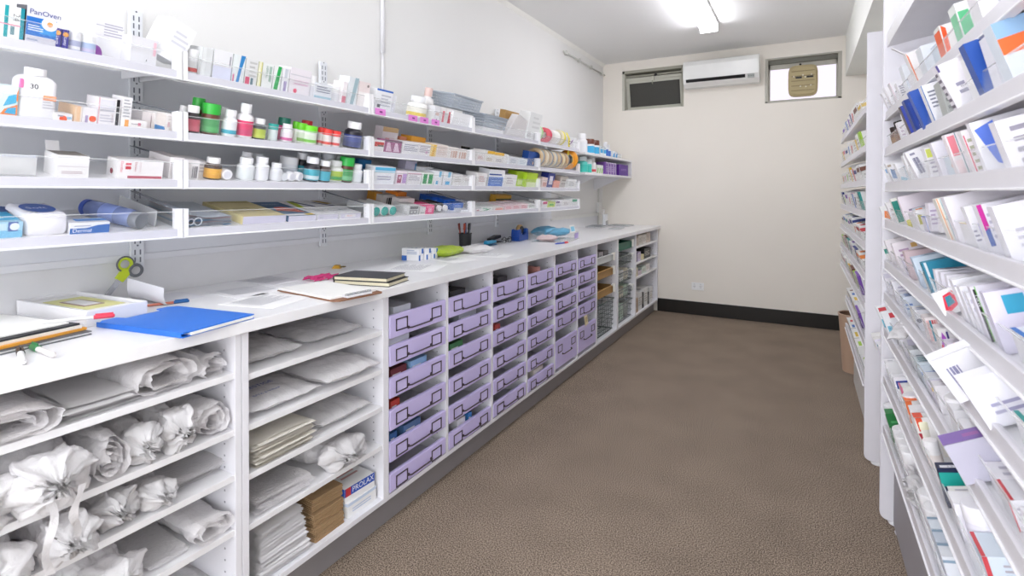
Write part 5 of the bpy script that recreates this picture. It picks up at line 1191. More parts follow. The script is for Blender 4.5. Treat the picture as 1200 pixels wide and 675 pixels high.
# bottle tops lying loose, third shelf
for k, (y, a, lab) in enumerate(((1.055, .03, 'white bottle cap lying beside the amber bottle'), (1.305, .03, 'white bottle cap lying in front of the violet-marked tub'), (1.335, .028, 'white bottle cap lying next to the teal-labelled bottles'))):
    t = thing('bottle_cap', lab+', third left shelf', 'cap')
    m = MB(); m.lathe([(.018, -.012), (.018, .008), (.016, .012)], M('f4f3f6', .35), 24, (0, 0, .0185), 'x', ribs=1); m.build('shell', t)
    m = MB(); m.lathe([(.012, .0121), (.012, .0124)], M('dcdce4', .5), 18, (0, 0, .0185), 'x'); m.build('liner', t)
    place_left(t, 2, y, a, rz=R(12*k-8))
for k in (2,):
    t = thing('tablet_tube', f'clear-capped grey tube lying beside the dark-worded bottle, third left shelf', 'tube')
    m = MB(); m.lathe([(.015, -.1), (.0155, -.01), (.0155, .0)], M(['d4d9e2', 'c9cfdb', 'dde1ea'][k], .3), 16, (0, 0, .016), 'x'); m.build('body', t)
    m = MB(); m.lathe([(.0165, 0), (.0165, .014), (.0145, .016)], M('eceff4', .35), 16, (0, 0, .016), 'x'); m.build('cap', t)
    place_left(t, 2, 1.275, .04, rz=R(8))

# baskets, paper pack and sticker rolls
BSK = M('b4bcc6', .4)
def slot_basket(label, y, w, a, z=0):
    t = thing('plastic_basket', label, 'basket'); d, h = .17, .072; L = w/2
    m = MB(); m.box(-d/2+.012, d/2-.012, -L+.012, L-.012, 0, .003, BSK); m.build('base', t)
    for nm, pts in (('front', [(d/2-.012, 0), (d/2, h)]), ('rear', [(-d/2+.012, 0), (-d/2, h)])):
        m = MB(); (xa, za), (xb, zb) = pts
        for k in range(5):
            za_, zb_ = h*(k/4.6), h*(k/4.6)+h*.10; xx = xa+(xb-xa)*k/4.6
            m.box(min(xx, xx+.003), max(xx, xx+.003), -L+.006, L-.006, za_, zb_, BSK)
        n = int(w/.012)
        for k in range(n+1):
            y_ = -L+.006+(w-.012)*k/n; m.prism([(xa, y_-.0017, 0), (xa+.003, y_-.0017, 0), (xb+.003, y_-.0017, h), (xb, y_-.0017, h)], (0, .0034, 0), BSK)
        m.box(xb-.004, xb+.006, -L, L, h-.004, h+.003, BSK); m.build('slotted_side', t)
    for s in (-1, 1):
        m = MB()
        for k in range(5):
            za_ = h*k/4.6; m.box(-d/2+.006, d/2-.006, s*(L-.006)-.0015, s*(L-.006)+.0015, za_, za_+h*.10, BSK)
        for k in range(12): m.box(-d/2+.01+.0135*k, -d/2+.0134+.0135*k, s*(L-.006)-.0015, s*(L-.006)+.0015, 0, h, BSK)
        m.box(-d/2-.004, d/2+.004, s*L-.004, s*L+.004, h-.004, h+.003, BSK); m.build('slotted_end', t)
    return t
place_left(slot_basket('grey slotted basket on the blank white box, top left shelf', 2.475-.02, .28, .02), 4, 2.445, .11, lift=.092)
place_left(slot_basket('second grey slotted basket standing lower in the fourth bay, top left shelf', 2.75, .27, .02), 4, 2.775, .11, lift=.028)
place_left(carton('medicine_carton', 'flat white box under the second grey basket, top left shelf', 'box', .25, .15, .026, 'f5f5f6'), 4, 2.775, .11)
m = MB(); m.prism([(.02, -.14, 0), (.02, .13, 0), (.02, .135, .12), (.02, .02, .15), (.02, -.02, .15), (.02, -.12, .02)], (-.05, 0, 0), BAG)
place_left(tag(m.build('paper_pack', bevel=.004), 'peaked white paper pack beside the second basket, top left shelf', 'paper pack'), 4, 3.075, .06)
m = MB(); m.box(-.02, .02, -.10, .09, 0, .165, M('b08a52', .75)); m.box(.0201, .0206, -.02, .0, .02, .15, M('c9a468', .7))
place_left(tag(m.build('cardboard_box'), 'brown cardboard carton showing behind the peaked paper pack, top left shelf', 'carton'), 4, 3.10, .13)
def roll(label, rad, wd, core, cols, name='sticker_roll', cat='roll'):
    t = thing(name, label, cat)
    m = MB(); m.lathe([(core, -wd/2), (rad, -wd/2), (rad, wd/2), (core, wd/2), (core, -wd/2)], M(cols[0], .5), 26, (0, 0, rad), 'y', caps=False); m.build('paper_coil', t)
    m = MB(); m.lathe([(rad*1.006, -wd*.36), (rad*1.006, wd*.36)], M(cols[1], .5), 26, (0, 0, rad), 'y', caps=False); m.build('printed_strip', t)
    m = MB(); m.lathe([(core*.86, -wd/2-.001), (core, -wd/2-.001), (core, wd/2+.001), (core*.86, wd/2+.001), (core*.86, -wd/2-.001)], M(cols[2], .6), 20, (0, 0, rad), 'y', caps=False); m.build('core', t)
    return t
place_left(roll('pale green sticker roll at the start of the far bay, top left shelf', .058, .05, .036, ('e6eedd', 'b7dc9a', 'cfc6a4')), 4, 3.41, .075, rz=R(8))
place_left(roll('pink-red sticker roll next to the pale green one, top left shelf', .056, .05, .030, ('ef6a78', 'e8466a', 'd8496a')), 4, 3.565, .075, rz=R(8))
place_left(roll('wide white sticker roll right of the pink-red one, top left shelf', .054, .12, .03, ('f1efeb', 'f6f4f0', 'd9d2c6')), 4, 3.69, .075)
place_left(roll('yellow sticker roll with its strip hanging down, top left shelf', .060, .04, .038, ('efe6c8', 'e9dc3a', 'c9c2a0')), 4, 3.82, .075)
m = MB(); pts = [(-.03, 0, .118), (.02, 0, .112), (.05, .005, .07), (.062, .01, 0), (.066, .014, -.09), (.066, .02, -.16)]
vv = []; ff = []
for i, p in enumerate(pts): vv += [(p[0], p[1]-.016, p[2]), (p[0], p[1]+.016, p[2])]
for i in range(len(pts)-1): ff.append((2*i, 2*i+1, 2*i+3, 2*i+2))
m.add(vv, ff, M('ead93a', .5), True)
for k in range(9): m.box(.0585+.0008*k, .0600+.0008*k, .008-.004, .008+.012, .045-.022*k, .053-.022*k, M('6f6a3a', .6))
o = tag(m.build('label_strip'), 'yellow label strip hanging over the lip at the far bay, top left shelf', 'label strip'); place_left(o, 4, 3.885, .062)
place_left(carton('medicine_carton', 'white box with a purple corner at the far end, top left shelf', 'box', .07, .07, .07, 'eeecf0', 'F p .1 .3 .6 .6 .9 1 .4 .8 8a4aa0'), 4, 3.985, .06)
place_left(carton('medicine_carton', 'plain white box after the purple-cornered one, top left shelf', 'box', .055, .07, .085, 'f2f2f4'), 4, 4.055, .06)
RC = [('e2c9a2', '8fa8c0', 'd9b78a', 'tan and slate'), ('ead8ba', 'f0ead8', 'd8b88c', 'cream'), ('d9c8b0', '7d96b4', 'cfae84', 'grey-blue'), ('efe2c8', '9fb0c4', 'dab98c', 'sand'), ('dcc6a4', '6f88b0', 'd2ad80', 'denim blue'), ('ecd9b4', 'c9b490', 'c79a6a', 'straw'), ('d8b890', '5f7f9f', 'b98a5c', 'brown-edged blue')]
for k in range(7):
    a, b, c, nm = RC[k]
    place_left(roll(f'{nm} sticker roll hanging at the lip, number {["one", "two", "three", "four", "five", "six", "seven"][k]} of the row', .066, .034, .048, (a, b, c)), 3, 3.40+.077*k, .068, rz=R(10))
o = roll('bright orange tape roll at the very end of the sticker rolls, second left shelf', .08, .05, .05, ('f5a01e', 'f7ad2a', 'f0c46a')); place_left(o, 3, 4.0, .07, rz=R(12))

# far corner shelves
def stand(o, x, y, z, rz=0): o.location = (x, y, z); o.rotation_euler = (0, 0, rz); return o
FX = -1.70
y = 4.40
stand(bottle('pill_bottle', 'tall white bottle at the near end of the upper far corner shelf', 'bottle', .045, .17, 'f0f0f2', 'f3f3f5', 'eceef2'), FX, 4.33, 1.595)
for k in range(2): stand(bottle('vitamin_jar', f'{["first", "second"][k]} white jar with a brown cap and sky blue label, upper far corner shelf', 'jar', .052, .135, 'f1f1f2', '6b3a2c', '49b4e4', None, 'tub', group='brown-capped jars'), FX, 4.49+.13*k, 1.595)
for k in range(2): stand(carton('medicine_carton', f'{["first", "second"][k]} white and cyan box right of the brown-capped jars, upper far corner shelf', 'box', .075, .07, .09, 'eef3f6', 'F r 0 .3 1 .7 3fb0e6; F l .2 .75 .8 .95 2 9ab'), FX, 4.74+.09*k, 1.595)
for k in range(2): stand(bottle('spray_bottle', f'{["first", "second"][k]} slim white spray bottle with a royal blue band, upper far corner shelf', 'bottle', .03, .15-.02*k, 'f2f3f6', 'f0f0f4', '3f70c8', None, 'tall'), FX, 4.945+.075*k, 1.595)
for k in range(2): stand(carton('medicine_carton', f'{["first", "second"][k]} small white and blue box, upper far corner shelf', 'box', .07, .06, .07, 'eef2f6', 'F p 0 0 .8 0 1 .8 .3 .6 4aa4e0'), FX, 5.12+.085*k, 1.595)
for k in range(2): stand(bottle('pill_jar', f'{["first", "second"][k]} tiny white jar at the far end, upper far corner shelf', 'jar', .025, .06, 'f0f0ee', 'd9d9d6', 'dfe0dd', None, 'tub'), FX, 5.31+.08*k, 1.595)
stand(bottle('soap_bottle', 'teal bottle with a clear top at the near end, lower far corner shelf', 'bottle', .045, .14, '5fd0c4', 'dfe8e8', '43c4b6'), FX, 4.34, 1.422)
stand(bottle('soap_bottle', 'second teal bottle, lower far corner shelf', 'bottle', .042, .125, '5fd0c4', 'e4e8ea', '4cc9bb', None, 'tub'), FX, 4.45, 1.422)
stand(bottle('pill_bottle', 'white rounded bottle with a red spot, lower far corner shelf', 'bottle', .042, .15, 'f2f1f2', 'f3f3f4', 'f0ecec', 'd9565a'), FX, 4.56, 1.422)
for k in range(3): stand(carton('medicine_carton', f'{["first", "second", "third"][k]} white and light green box, lower far corner shelf', 'box', .05, .06, .085, 'eff2ec', 'F p 0 .1 .5 .1 .9 .6 .3 .7 a3d07a'), FX, 4.655+.058*k, 1.422)
for k in range(4): stand(carton('medicine_carton', f'{["first", "second", "third", "fourth"][k]} violet and white box in the row of four, lower far corner shelf', 'box', .072, .10, .12, 'dccfe8', 'F r .05 0 .75 .9 7a4aa8; F l .15 .2 .6 .7 3 c9b0e0; N r 0 0 1 1 8a5ab4'), FX, 4.86+.08*k, 1.422)
stand(carton('medicine_carton', 'large deep purple box at the end wall, lower far corner shelf', 'box', .26, .12, .115, '5b2596', 'F l .2 .45 .8 .65 2 9a78c8; F p 0 1 .2 1 0 .5 7a48b0'), FX, 5.355, 1.422, R(-4))
# ---------------------------------------------------------------- stock on the near right shelves
# (level, y, distance behind lip, depth, height, thickness, colour, print, label, turn, lean)
RIGHT_CARTONS = [
(1, 2.377, 0.004, 0.1, 0.085, 0.03, 'f2f0f3', 'N l 0.014 .2 0.084 .8 3 d6d3d8', 'white box, first of the fanned whites by the end panel, top right shelf', 0.0, -8.0),
(1, 2.292, 0.004, 0.11, 0.09, 0.03, 'f4f2f5', 'N r 0.007 0 0.0168 1 dcd8de', 'white box, second of the fanned whites, top right shelf', 0.0, -8.0),
(1, 2.195, 0.004, 0.11, 0.088, 0.035, 'f1eff3', 'N r 0.007 0 0.014 1 d7a7b4', 'white box with a rosy edge, third of the fanned whites, top right shelf', 0.0, -6.0),
(1, 2.106, 0.004, 0.12, 0.07, 0.04, 'f3f1f5', 'N l 0.025 .3 0.1333 .85 5 9d9aa6; K l .1 .1 .9 .9 3 b9b6c0', 'white box with grey text lines near the fanned whites, top right shelf', 0.0, -4.0),
(1, 1.979, 0.004, 0.13, 0.1, 0.05, 'e6e9ee', 'N r 0 0 1 .5 dfe5ee', 'frosted white carton behind the orange-edged one, top right shelf', 0.0, 0.0),
(1, 1.861, 0.0044, 0.0914, 0.054, 0.0791, 'f2f0f4', 'N r 0.014 .62 0.084 .74 d2434c; N l 0.014 .15 0.098 .45 2 b5b2bc; K l .1 .2 .6 .8 2 c5c2cc', 'white carton with a red stripe, top right shelf', 0, -2),
(1, 1.829, 0.004, 0.1, 0.105, 0.03, 'f3efee', 'N p 0.0 .1 0.0276 .0 0.046 .9 0.0115 1 e08a6a', 'white box with an orange edge, flap up, top right shelf', 0.0, -6.0),
(1, 1.702, 0.004, 0.13, 0.09, 0.06, 'e4e8ee', 'N r .6 .1 .64 .9 8e9aae', 'large pale clear-fronted carton, top right shelf', 0.0, 0.0),
(1, 1.55, 0.0059, 0.1192, 0.061, 0.0722, 'dce7f2', 'N r 0.0 .9 0.14 1 e07a9c; K r 0 0 1 .12 e07a9c; N l 0.014 .2 0.112 .6 3 bdbac4', 'pale blue carton with a pink top edge, top right shelf', 0, 0),
(1, 1.498, 0.004, 0.12, 0.085, 0.05, 'f0ece9', 'N p 0.0053 .2 0.0667 .0 0.0933 .9 0.0267 1 ef5a24; L r 0 .1 1 .9 f0652e', 'white carton with a vivid orange end, top right shelf', 0.0, 0.0),
(1, 1.354, 0.004, 0.12, 0.09, 0.05, 'eef2ee', 'N r 0.0129 .1 0.155 .8 5fc48a; L r .1 .1 .9 .8 86d0a4', 'mint green and white carton, top right shelf', 0.0, 0.0),
(1, 1.228, 0.004, 0.13, 0.085, 0.05, 'f1eef1', 'N l .2 .2 .8 .8 3 c8c4cc', 'plain white carton right of the mint one, top right shelf', 0.0, 0.0),
(2, 2.089, 0.004, 0.1, 0.07, 0.03, 'f2eff3', 'N l 0.032 .3 0.112 .8 3 c8b5c9', 'white box right of the amber bottles, second right shelf', 0.0, -4.0),
(2, 1.979, 0.004, 0.11, 0.085, 0.04, 'f4f1f4', 'N r 0.007 .5 0.028 .7 6fb0a8; N r 0.098 .3 0.119 .6 dd5a4f', 'white box with a teal and a red spot, second right shelf', 0.0, 0.0),
(2, 1.855, -0.008, 0.1, 0.095, 0.03, '4353b8', 'K r 0 0 1 1 5f72d8; L r 0 0 1 1 6a6066', 'indigo box, farthest of the blue ones, second right shelf', 0.0, -5.0),
(2, 1.769, -0.01, 0.11, 0.1, 0.035, '1d3c8e', 'N r 0.0491 .1 0.1145 .9 2546a4; K r 0 0 1 1 22429a', 'dark blue box in the middle of the blue ones, second right shelf', 0.0, -5.0),
(2, 1.651, -0.012, 0.12, 0.105, 0.03, '2a57b4', 'K r 0 0 1 1 356bd0', 'bright blue box, nearest of the blue ones, second right shelf', 0.0, -6.0),
(2, 1.557, -0.008, 0.12, 0.1, 0.028, 'f3f2f7', 'N r 0.0 0 0.013 1 2c6fb8; N l 0.065 .4 0.1842 .85 5 8d8fa0', 'white box with a blue spine and ruled lines, second right shelf', 0.0, -4.0),
(2, 1.437, -0.006, 0.11, 0.085, 0.05, 'b9bcb8', 'N l 0.0309 .2 0.1236 .8 3 8d908d', 'grey box beside the blue-spined white one, second right shelf', 0.0, 0.0),
(2, 1.336, -0.01, 0.13, 0.105, 0.03, 'f4f0f6', 'N l 0.12 .3 0.225 .6 2 a39fb4; L l .1 .1 .9 .9 6 77707f; N r 0.0 .86 0.03 1 4a3f7c', 'large plain white carton tipping out of the row, second right shelf', 0.0, -9.0),
(2, 1.233, 0.004, 0.13, 0.095, 0.06, 'f0eeee', 'N l 0.028 .3 0.112 .8 4 b5b3ac', 'cream-white carton right of the tipping one, second right shelf', 0.0, 0.0),
(2, 1.193, -0.001, 0.13, 0.108, 0.03, '1f4da3', 'N r 0.0 .0 0.1769 1 2354ae', 'big cobalt blue carton, second right shelf', 0.0, -5.0),
(2, 1.126, 0.004, 0.12, 0.1, 0.04, 'ecebf2', 'N r 0.056 .0 0.084 1 8f92c8; N l 0.014 .4 0.049 .8 2 9a98a8', 'white carton with a periwinkle stripe, second right shelf', 0.0, 0.0),
(2, 1.07, 0.004, 0.12, 0.105, 0.04, 'dfe6ef', 'N r .0 .5 1 .75 f06a2c; N r 0 .75 1 1 8fb3d6', 'pale blue carton with an orange band, second right shelf', 0.0, -4.0),
(3, 2.399, 0.004, 0.07, 0.075, 0.03, 'f2f0f2', 'N r 0.0686 .6 0.2057 .8 6fa4d0', 'white box with a blue cap stripe by the end panel, third right shelf', 0.0, -6.0),
(3, 2.272, 0.004, 0.08, 0.08, 0.035, 'f2f1f4', 'N p 0.0275 .3 0.1925 .2 0.2475 .6 0.0825 .7 7d9cc8; N r 0.0275 .8 0.165 .9 b8a898', 'white box with a slanted slate-blue patch, third right shelf', 0.0, -8.0),
(3, 2.148, 0.0096, 0.0926, 0.0593, 0.0635, 'f2f0f4', 'N r 0.0 0 0.0098 1 d2434c; N l 0.035 .3 0.126 .8 3 b9b6c0; K r 0 0 .06 1 d2434c', 'white carton with a red spine, third right shelf', 0, -4),
(3, 2.106, 0.004, 0.1, 0.07, 0.04, 'f4f3f6', 'N p 0.0 .2 0.243 .0 0.27 .1 0.027 .35 a9cfdf', 'white box with a light blue diagonal, third right shelf', 0.0, -5.0),
(3, 1.954, 0.0088, 0.0842, 0.0569, 0.0765, 'dce7f2', 'N r 0.014 .62 0.084 .74 8456b4; N l 0.014 .15 0.098 .45 2 b5b2bc; K l .1 .2 .6 .8 2 c5c2cc', 'pale blue carton with a purple stripe, third right shelf', 0, -2),
(3, 1.922, 0.004, 0.1, 0.085, 0.03, 'f4f3f5', 'N l .2 .2 .8 .6 2 c5c2ca', 'white box left of the barcoded one, third right shelf', 0.0, -5.0),
(3, 1.781, -0.002, 0.1, 0.09, 0.03, 'f5f3f7', 'N b 0.084 .25 0.224 .75 7 6f6d8c; N l 0.084 .8 0.196 .95 1 9a98b0', 'white box with a square grey barcode, third right shelf', 0.0, -10.0),
(3, 1.651, 0.004, 0.11, 0.085, 0.035, 'f1eff3', 'N r 0.02 .7 0.18 .95 d8e06a; N l 0.04 .2 0.16 .6 3 b9b3c4', 'white box with a lime strip, third right shelf', 0.0, 0.0),
(3, 1.531, 0.004, 0.13, 0.09, 0.03, 'efebf4', 'N r .55 .0 .8 1 b4aeb0; N r .3 .2 .34 .5 4a4650', 'pale lilac carton with a grey diagonal band, third right shelf', 0.0, -3.0),
(3, 1.421, 0.0041, 0.094, 0.049, 0.0614, 'dce7f2', 'N c 0.07 .6 .009 ee8a3a; K c .3 .5 .006 ee8a3a; N l 0.014 .1 0.126 .3 2 bdbac4', 'pale blue carton with a orange dot, third right shelf', 0, 0),
(3, 1.394, 0.004, 0.13, 0.095, 0.025, 'f6eef1', 'N p 0.0208 .5 0.1038 .5 0.1142 .95 0.0208 .95 ef8a98; N r 0.1246 0 0.1329 1 2f7f8c; N r 0.0208 .1 0.1038 .4 f3dcdf', 'white carton with a coral patch and teal line, third right shelf', 0.0, -3.0),
(3, 1.271, 0.004, 0.13, 0.09, 0.022, 'f3eef0', 'N r 0.007 0 0.021 .9 dc5a72; N l 0.035 .1 0.084 .85 5 b3b39a', 'white carton with a crimson spine and olive text, third right shelf', 0.0, -3.0),
(3, 1.203, 0.004, 0.16, 0.098, 0.02, 'f4f2f8', 'N p 0.0206 .85 0.1959 .95 0.1959 .1 0.1134 .2 5f7fe0; N p 0.1959 .1 0.1959 .3 0.1444 .12 e06aa8', 'white carton with a large cornflower blue wedge, third right shelf', 0.0, -3.0),
(3, 1.078, 0.004, 0.14, 0.085, 0.03, 'eeebf1', 'N l .1 .1 .9 .9 4 9d97a6', 'white carton with broad grey lines, third right shelf', 0.0, -3.0),
(4, 2.399, -0.008, 0.05, 0.06, 0.025, 'f1f0f0', 'N p 0.05 .3 0.35 .1 0.45 .6 0.2 .7 f08a4a', 'white box with an orange flash poking past the lip, fourth right shelf', 0.0, -6.0),
(4, 2.292, 0.004, 0.07, 0.075, 0.03, 'f2eff0', 'N l 0.0729 .3 0.1943 .7 2 d4c8ca', 'white box next to the orange flash, fourth right shelf', 0.0, -6.0),
(4, 2.19, 0.0079, 0.0955, 0.0581, 0.0515, 'efede8', 'N r 0.0 .9 0.14 1 ee8a3a; K r 0 0 1 .12 ee8a3a; N l 0.014 .2 0.112 .6 3 bdbac4', 'off-white carton with a orange top edge, fourth right shelf', 0, -2),
(4, 2.158, 0.004, 0.07, 0.09, 0.03, 'f1efe6', 'N r 0 .1 .75 .9 1a8a7c; N | .25 .85 .02 Gastro eaf6f2; N r .85 0 1 1 e6e2c8', 'box with a dark teal face, fourth right shelf', 0.0, -4.0),
(4, 1.994, 0.004, 0.16, 0.098, 0.03, 'efe6ee', 'N l .1 .35 .6 .6 2 8d7f9a; N r .0 .0 .3 .25 c9c035', 'big pale mauve carton with two printed lines, fourth right shelf', 0.0, -3.0),
(4, 1.8937, 0.0144, 0.1394, 0.045, 0.0983, 'f2f0f4', 'N r 0.0 .9 0.14 1 e07a9c; K r 0 0 1 .12 e07a9c; N l 0.014 .2 0.112 .6 3 bdbac4', 'white carton with a pink top edge, fourth right shelf', 0, -4),
(4, 1.835, 0.0132, 0.1105, 0.0617, 0.0562, 'dce7f2', 'N r 0.0 .9 0.14 1 ee8a3a; K r 0 0 1 .12 ee8a3a; N l 0.014 .2 0.112 .6 3 bdbac4', 'pale blue carton with a orange top edge, fourth right shelf', 0, -2),
(4, 1.793, 0.004, 0.1, 0.06, 0.04, 'f1eef1', 'N r 0.019 .35 0.114 .8 b7b02c', 'white box with an olive-yellow patch, fourth right shelf', 0.0, 0.0),
(4, 1.683, 0.0047, 0.0948, 0.0467, 0.0505, 'e6e0f0', 'N r 0.0 0 0.0098 1 3f78c8; N l 0.035 .3 0.126 .8 3 b9b6c0; K r 0 0 .06 1 3f78c8', 'pale lilac carton with a blue spine, fourth right shelf', 0, -2),
(4, 1.641, 0.004, 0.12, 0.07, 0.04, 'efeaf3', 'N l 0.015 .2 0.12 .8 4 c0aecb', 'lilac-white box with fine lines, fourth right shelf', 0.0, 6.0),
(4, 1.54, 0.004, 0.09, 0.075, 0.03, 'f2eef3', 'N l 0.0167 .2 0.1333 .8 3 c5a8bd', 'pinkish-white box leaning sideways, fourth right shelf', 0.0, 10.0),
(4, 1.459, 0.004, 0.12, 0.098, 0.03, 'f3efe6', 'N r 0.014 0 0.028 1 e99a5a; N r 0.063 0 0.07 1 58a6bd; N r 0.098 .1 0.133 .9 ece8e2', 'cream carton with orange and teal stripes, fourth right shelf', 0.0, -4.0),
(4, 1.381, 0.004, 0.19, 0.102, 0.03, 'f3eff6', 'N t .40 .42 .045 ZZ 3a2a4e; N c .78 .62 .018 ee9ab0; N c .78 .62 .014 f4e4ec; N r .94 0 1 1 2b2a33', 'large white carton stamped with dark letters and a pink circle, fourth right shelf', 0.0, -3.0),
(4, 1.276, 0.005, 0.1267, 0.0496, 0.0639, 'f2f0f4', 'N r 0.0 0 0.0098 1 e6c23c; N l 0.035 .3 0.126 .8 3 b9b6c0; K r 0 0 .06 1 e6c23c', 'white carton with a yellow spine, fourth right shelf', 0, -2),
(4, 1.249, 0.004, 0.13, 0.085, 0.025, 'f0eef4', 'N l 0.0077 .2 0.0615 .5 3 9d9ab0; N r 0.0769 .3 0.0954 .6 c7c2e6; N p 0.0954 .1 0.1308 .1 0.1308 .4 0.1154 .6 0.0954 .4 8a5a2a', 'white carton picturing a brown bottle, fourth right shelf', 0.0, -3.0),
(4, 1.165, 0.004, 0.14, 0.09, 0.025, 'efedf5', 'N p 0.0 .5 0.0471 .55 0.0471 1 0.0 1 cc2a9c; N p 0.0 .2 0.0471 .2 0.0471 .55 0.0 .5 2a55a8; N l 0.0629 .3 0.1414 .85 4 c3c0d0', 'white carton with magenta and blue corner, fourth right shelf', 0.0, -3.0),
(4, 1.078, 0.004, 0.16, 0.09, 0.03, 'eceaf2', 'N c .35 .9 .010 24242c; N c .55 .95 .010 24242c; N l .1 .2 .8 .6 3 c3c0cc', 'white carton with two dark round marks, fourth right shelf', 0.0, -3.0),
(5, 2.399, 0.0, 0.05, 0.06, 0.03, 'f2f0f0', 'N r 0.036 .5 0.288 .8 1f8f7c', 'small white box with a teal tag, fifth right shelf', 0.0, -5.0),
(5, 2.272, 0.004, 0.06, 0.09, 0.03, 'f1ebef', 'N l .2 .3 .8 .8 3 c9a8cc; N r .5 0 .9 .15 da4a55', 'white box with mauve rings and a red foot, farther, fifth right shelf', 0.0, -5.0),
(5, 2.143, 0.0099, 0.1052, 0.0634, 0.0837, 'efede8', 'N p 0.028 .3 0.056 .3 0.084 .7 0.056 .7 e07a9c; K p .1 .2 .3 .2 .5 .8 .3 .8 e07a9c', 'off-white carton with a pink slash, fifth right shelf', 0, -4),
(5, 2.106, 0.004, 0.08, 0.095, 0.035, 'f0e8ee', 'N l .15 .3 .6 .8 3 b99ab8; N r .6 0 .95 .15 da4a55; N r .6 .75 .8 .9 dcb26a', 'pink-white box with a red foot, nearer, fifth right shelf', 0.0, -4.0),
(5, 1.964, 0.0053, 0.0847, 0.0481, 0.0569, 'e6e0f0', 'N c 0.07 .6 .009 9a98a4; K c .3 .5 .006 9a98a4; N l 0.014 .1 0.126 .3 2 bdbac4', 'pale lilac carton with a grey dot, fifth right shelf', 0, -4),
(5, 1.922, 0.004, 0.1, 0.085, 0.04, 'd9c3c8', 'N l .2 .2 .8 .8 3 b89aa4', 'dusty pink box behind the blue-striped one, fifth right shelf', 0.0, 0.0),
(5, 1.757, 0.004, 0.11, 0.085, 0.035, 'c9dcf1', 'N r .0 .5 .6 1 dbe9f7; N l .3 .1 1 .5 3 5f7fbe', 'light blue box with darker blue lines, fifth right shelf', 0.0, -4.0),
(5, 1.653, 0.0086, 0.1299, 0.0497, 0.0718, 'efede8', 'N r 0.0 .9 0.14 1 e6c23c; K r 0 0 1 .12 e6c23c; N l 0.014 .2 0.112 .6 3 bdbac4', 'off-white carton with a yellow top edge, fifth right shelf', 0, -4),
(5, 1.621, 0.004, 0.12, 0.088, 0.03, '2a8fae', 'N r 0.028 0 0.07 1 e4ecf0', 'white box with a turquoise slanted band, fifth right shelf', 0.0, -4.0),
(5, 1.548, 0.004, 0.12, 0.07, 0.025, 'f1eff6', 'N l 0.014 .2 0.126 .4 1 55506a; K l .1 .1 .9 .9 2 8d88a2', 'white box with one dark line, farthest of the lined row, fifth right shelf', 0.0, 4.0),
(5, 1.49, 0.004, 0.12, 0.072, 0.025, 'f0edf6', 'N l 0.014 .2 0.126 .6 2 55506a', 'white box with dark lines, middle of the lined row, fifth right shelf', 0.0, 4.0),
(5, 1.43, 0.004, 0.12, 0.074, 0.025, 'efecf5', 'N l .1 .2 .9 .8 3 5f5a76; N r .4 .85 .8 .9 a8323c', 'white box with dark lines, nearest of the lined row, fifth right shelf', 0.0, 4.0),
(5, 1.419, -0.016, 0.06, 0.05, 0.009, 'f3f1f2', 'N p 0.0667 .0 0.6333 .35 0.6 .9 0.2667 .8 0.0667 .0 e8304a; N p 0.2333 .3 0.5 .4 0.48 .75 0.3 .72 2a8fa6', 'white box with a red triangle and teal square tipped over the lip, fifth right shelf', 0.0, -14.0),
(5, 1.317, 0.004, 0.13, 0.09, 0.03, 'f3f2f7', 'N r 0.0 .86 0.14 .89 b9b6cc', 'tall white box, first of the white stack, fifth right shelf', 0.0, -4.0),
(5, 1.271, 0.004, 0.12, 0.085, 0.025, 'f1f0f6', 'N r 0.014 .4 0.0196 .9 a9a6bc', 'tall white box, second of the white stack, fifth right shelf', 0.0, -4.0),
(5, 1.228, 0.004, 0.13, 0.08, 0.02, 'efeef5', 'N l 0.014 .5 0.112 .9 2 c2bfd0', 'white box, nearest of the white stack, fifth right shelf', 0.0, -4.0),
(5, 1.189, 0.004, 0.13, 0.097, 0.02, 'e9e5f0', 'N r 0.0175 0 0.0438 .95 1c1c20; N r 0.0438 0 0.0526 1 6cc23a; N | 0.0234 .85 0.0096 Forte e8e8ea', 'white carton with a black panel and green edge, fifth right shelf', 0.0, -3.0),
(5, 1.109, 0.004, 0.17, 0.1, 0.02, 'ddd8ea', 'N r .12 .62 .28 .92 2f9fc4; N p .3 .0 1 .0 1 .55 .45 .5 3a86dc; N l .3 .7 .8 .9 2 b3aac8', 'large lilac carton with turquoise tag and blue corner, fifth right shelf', 0.0, -3.0),
(5, 1.002, 0.0112, 0.115, 0.0516, 0.0635, 'f2f0f4', 'N r 0 0 .07 1 3f78c8; N l .25 .3 .9 .8 3 b9b6c0; K r 0 0 .06 1 3f78c8', 'white carton with a blue spine, fifth right shelf', 0, -2),
(6, 2.355, 0.004, 0.09, 0.085, 0.03, 'f0edf4', 'N r .0 .75 .9 .95 dcd8e6; N r .3 .8 .6 .88 4a4658; N l .1 .2 .8 .6 2 b9b4c6', 'white box with a dark label, by the end panel, sixth right shelf', 0.0, -3.0),
(6, 2.158, 0.004, 0.12, 0.082, 0.04, 'efedf4', 'N l .1 .5 .8 .8 2 c4c0d2; K l .1 .1 .9 .5 2 8a86a0', 'white box second from the end panel, sixth right shelf', 0.0, -2.0),
(6, 2.041, 0.0094, 0.0855, 0.0403, 0.0599, 'dce7f2', 'N r 0.0 0 0.0098 1 e6c23c; N l 0.035 .3 0.126 .8 3 b9b6c0; K r 0 0 .06 1 e6c23c', 'pale blue carton with a yellow spine, sixth right shelf', 0, -2),
(6, 1.979, 0.004, 0.14, 0.06, 0.06, 'dfe6f4', 'K l .05 .1 .95 .9 3 5f86c4; N l 0.007 .3 0.133 .7 2 6f92cc', 'clear-wrapped box with blue stripes, sixth right shelf', 0.0, 0.0),
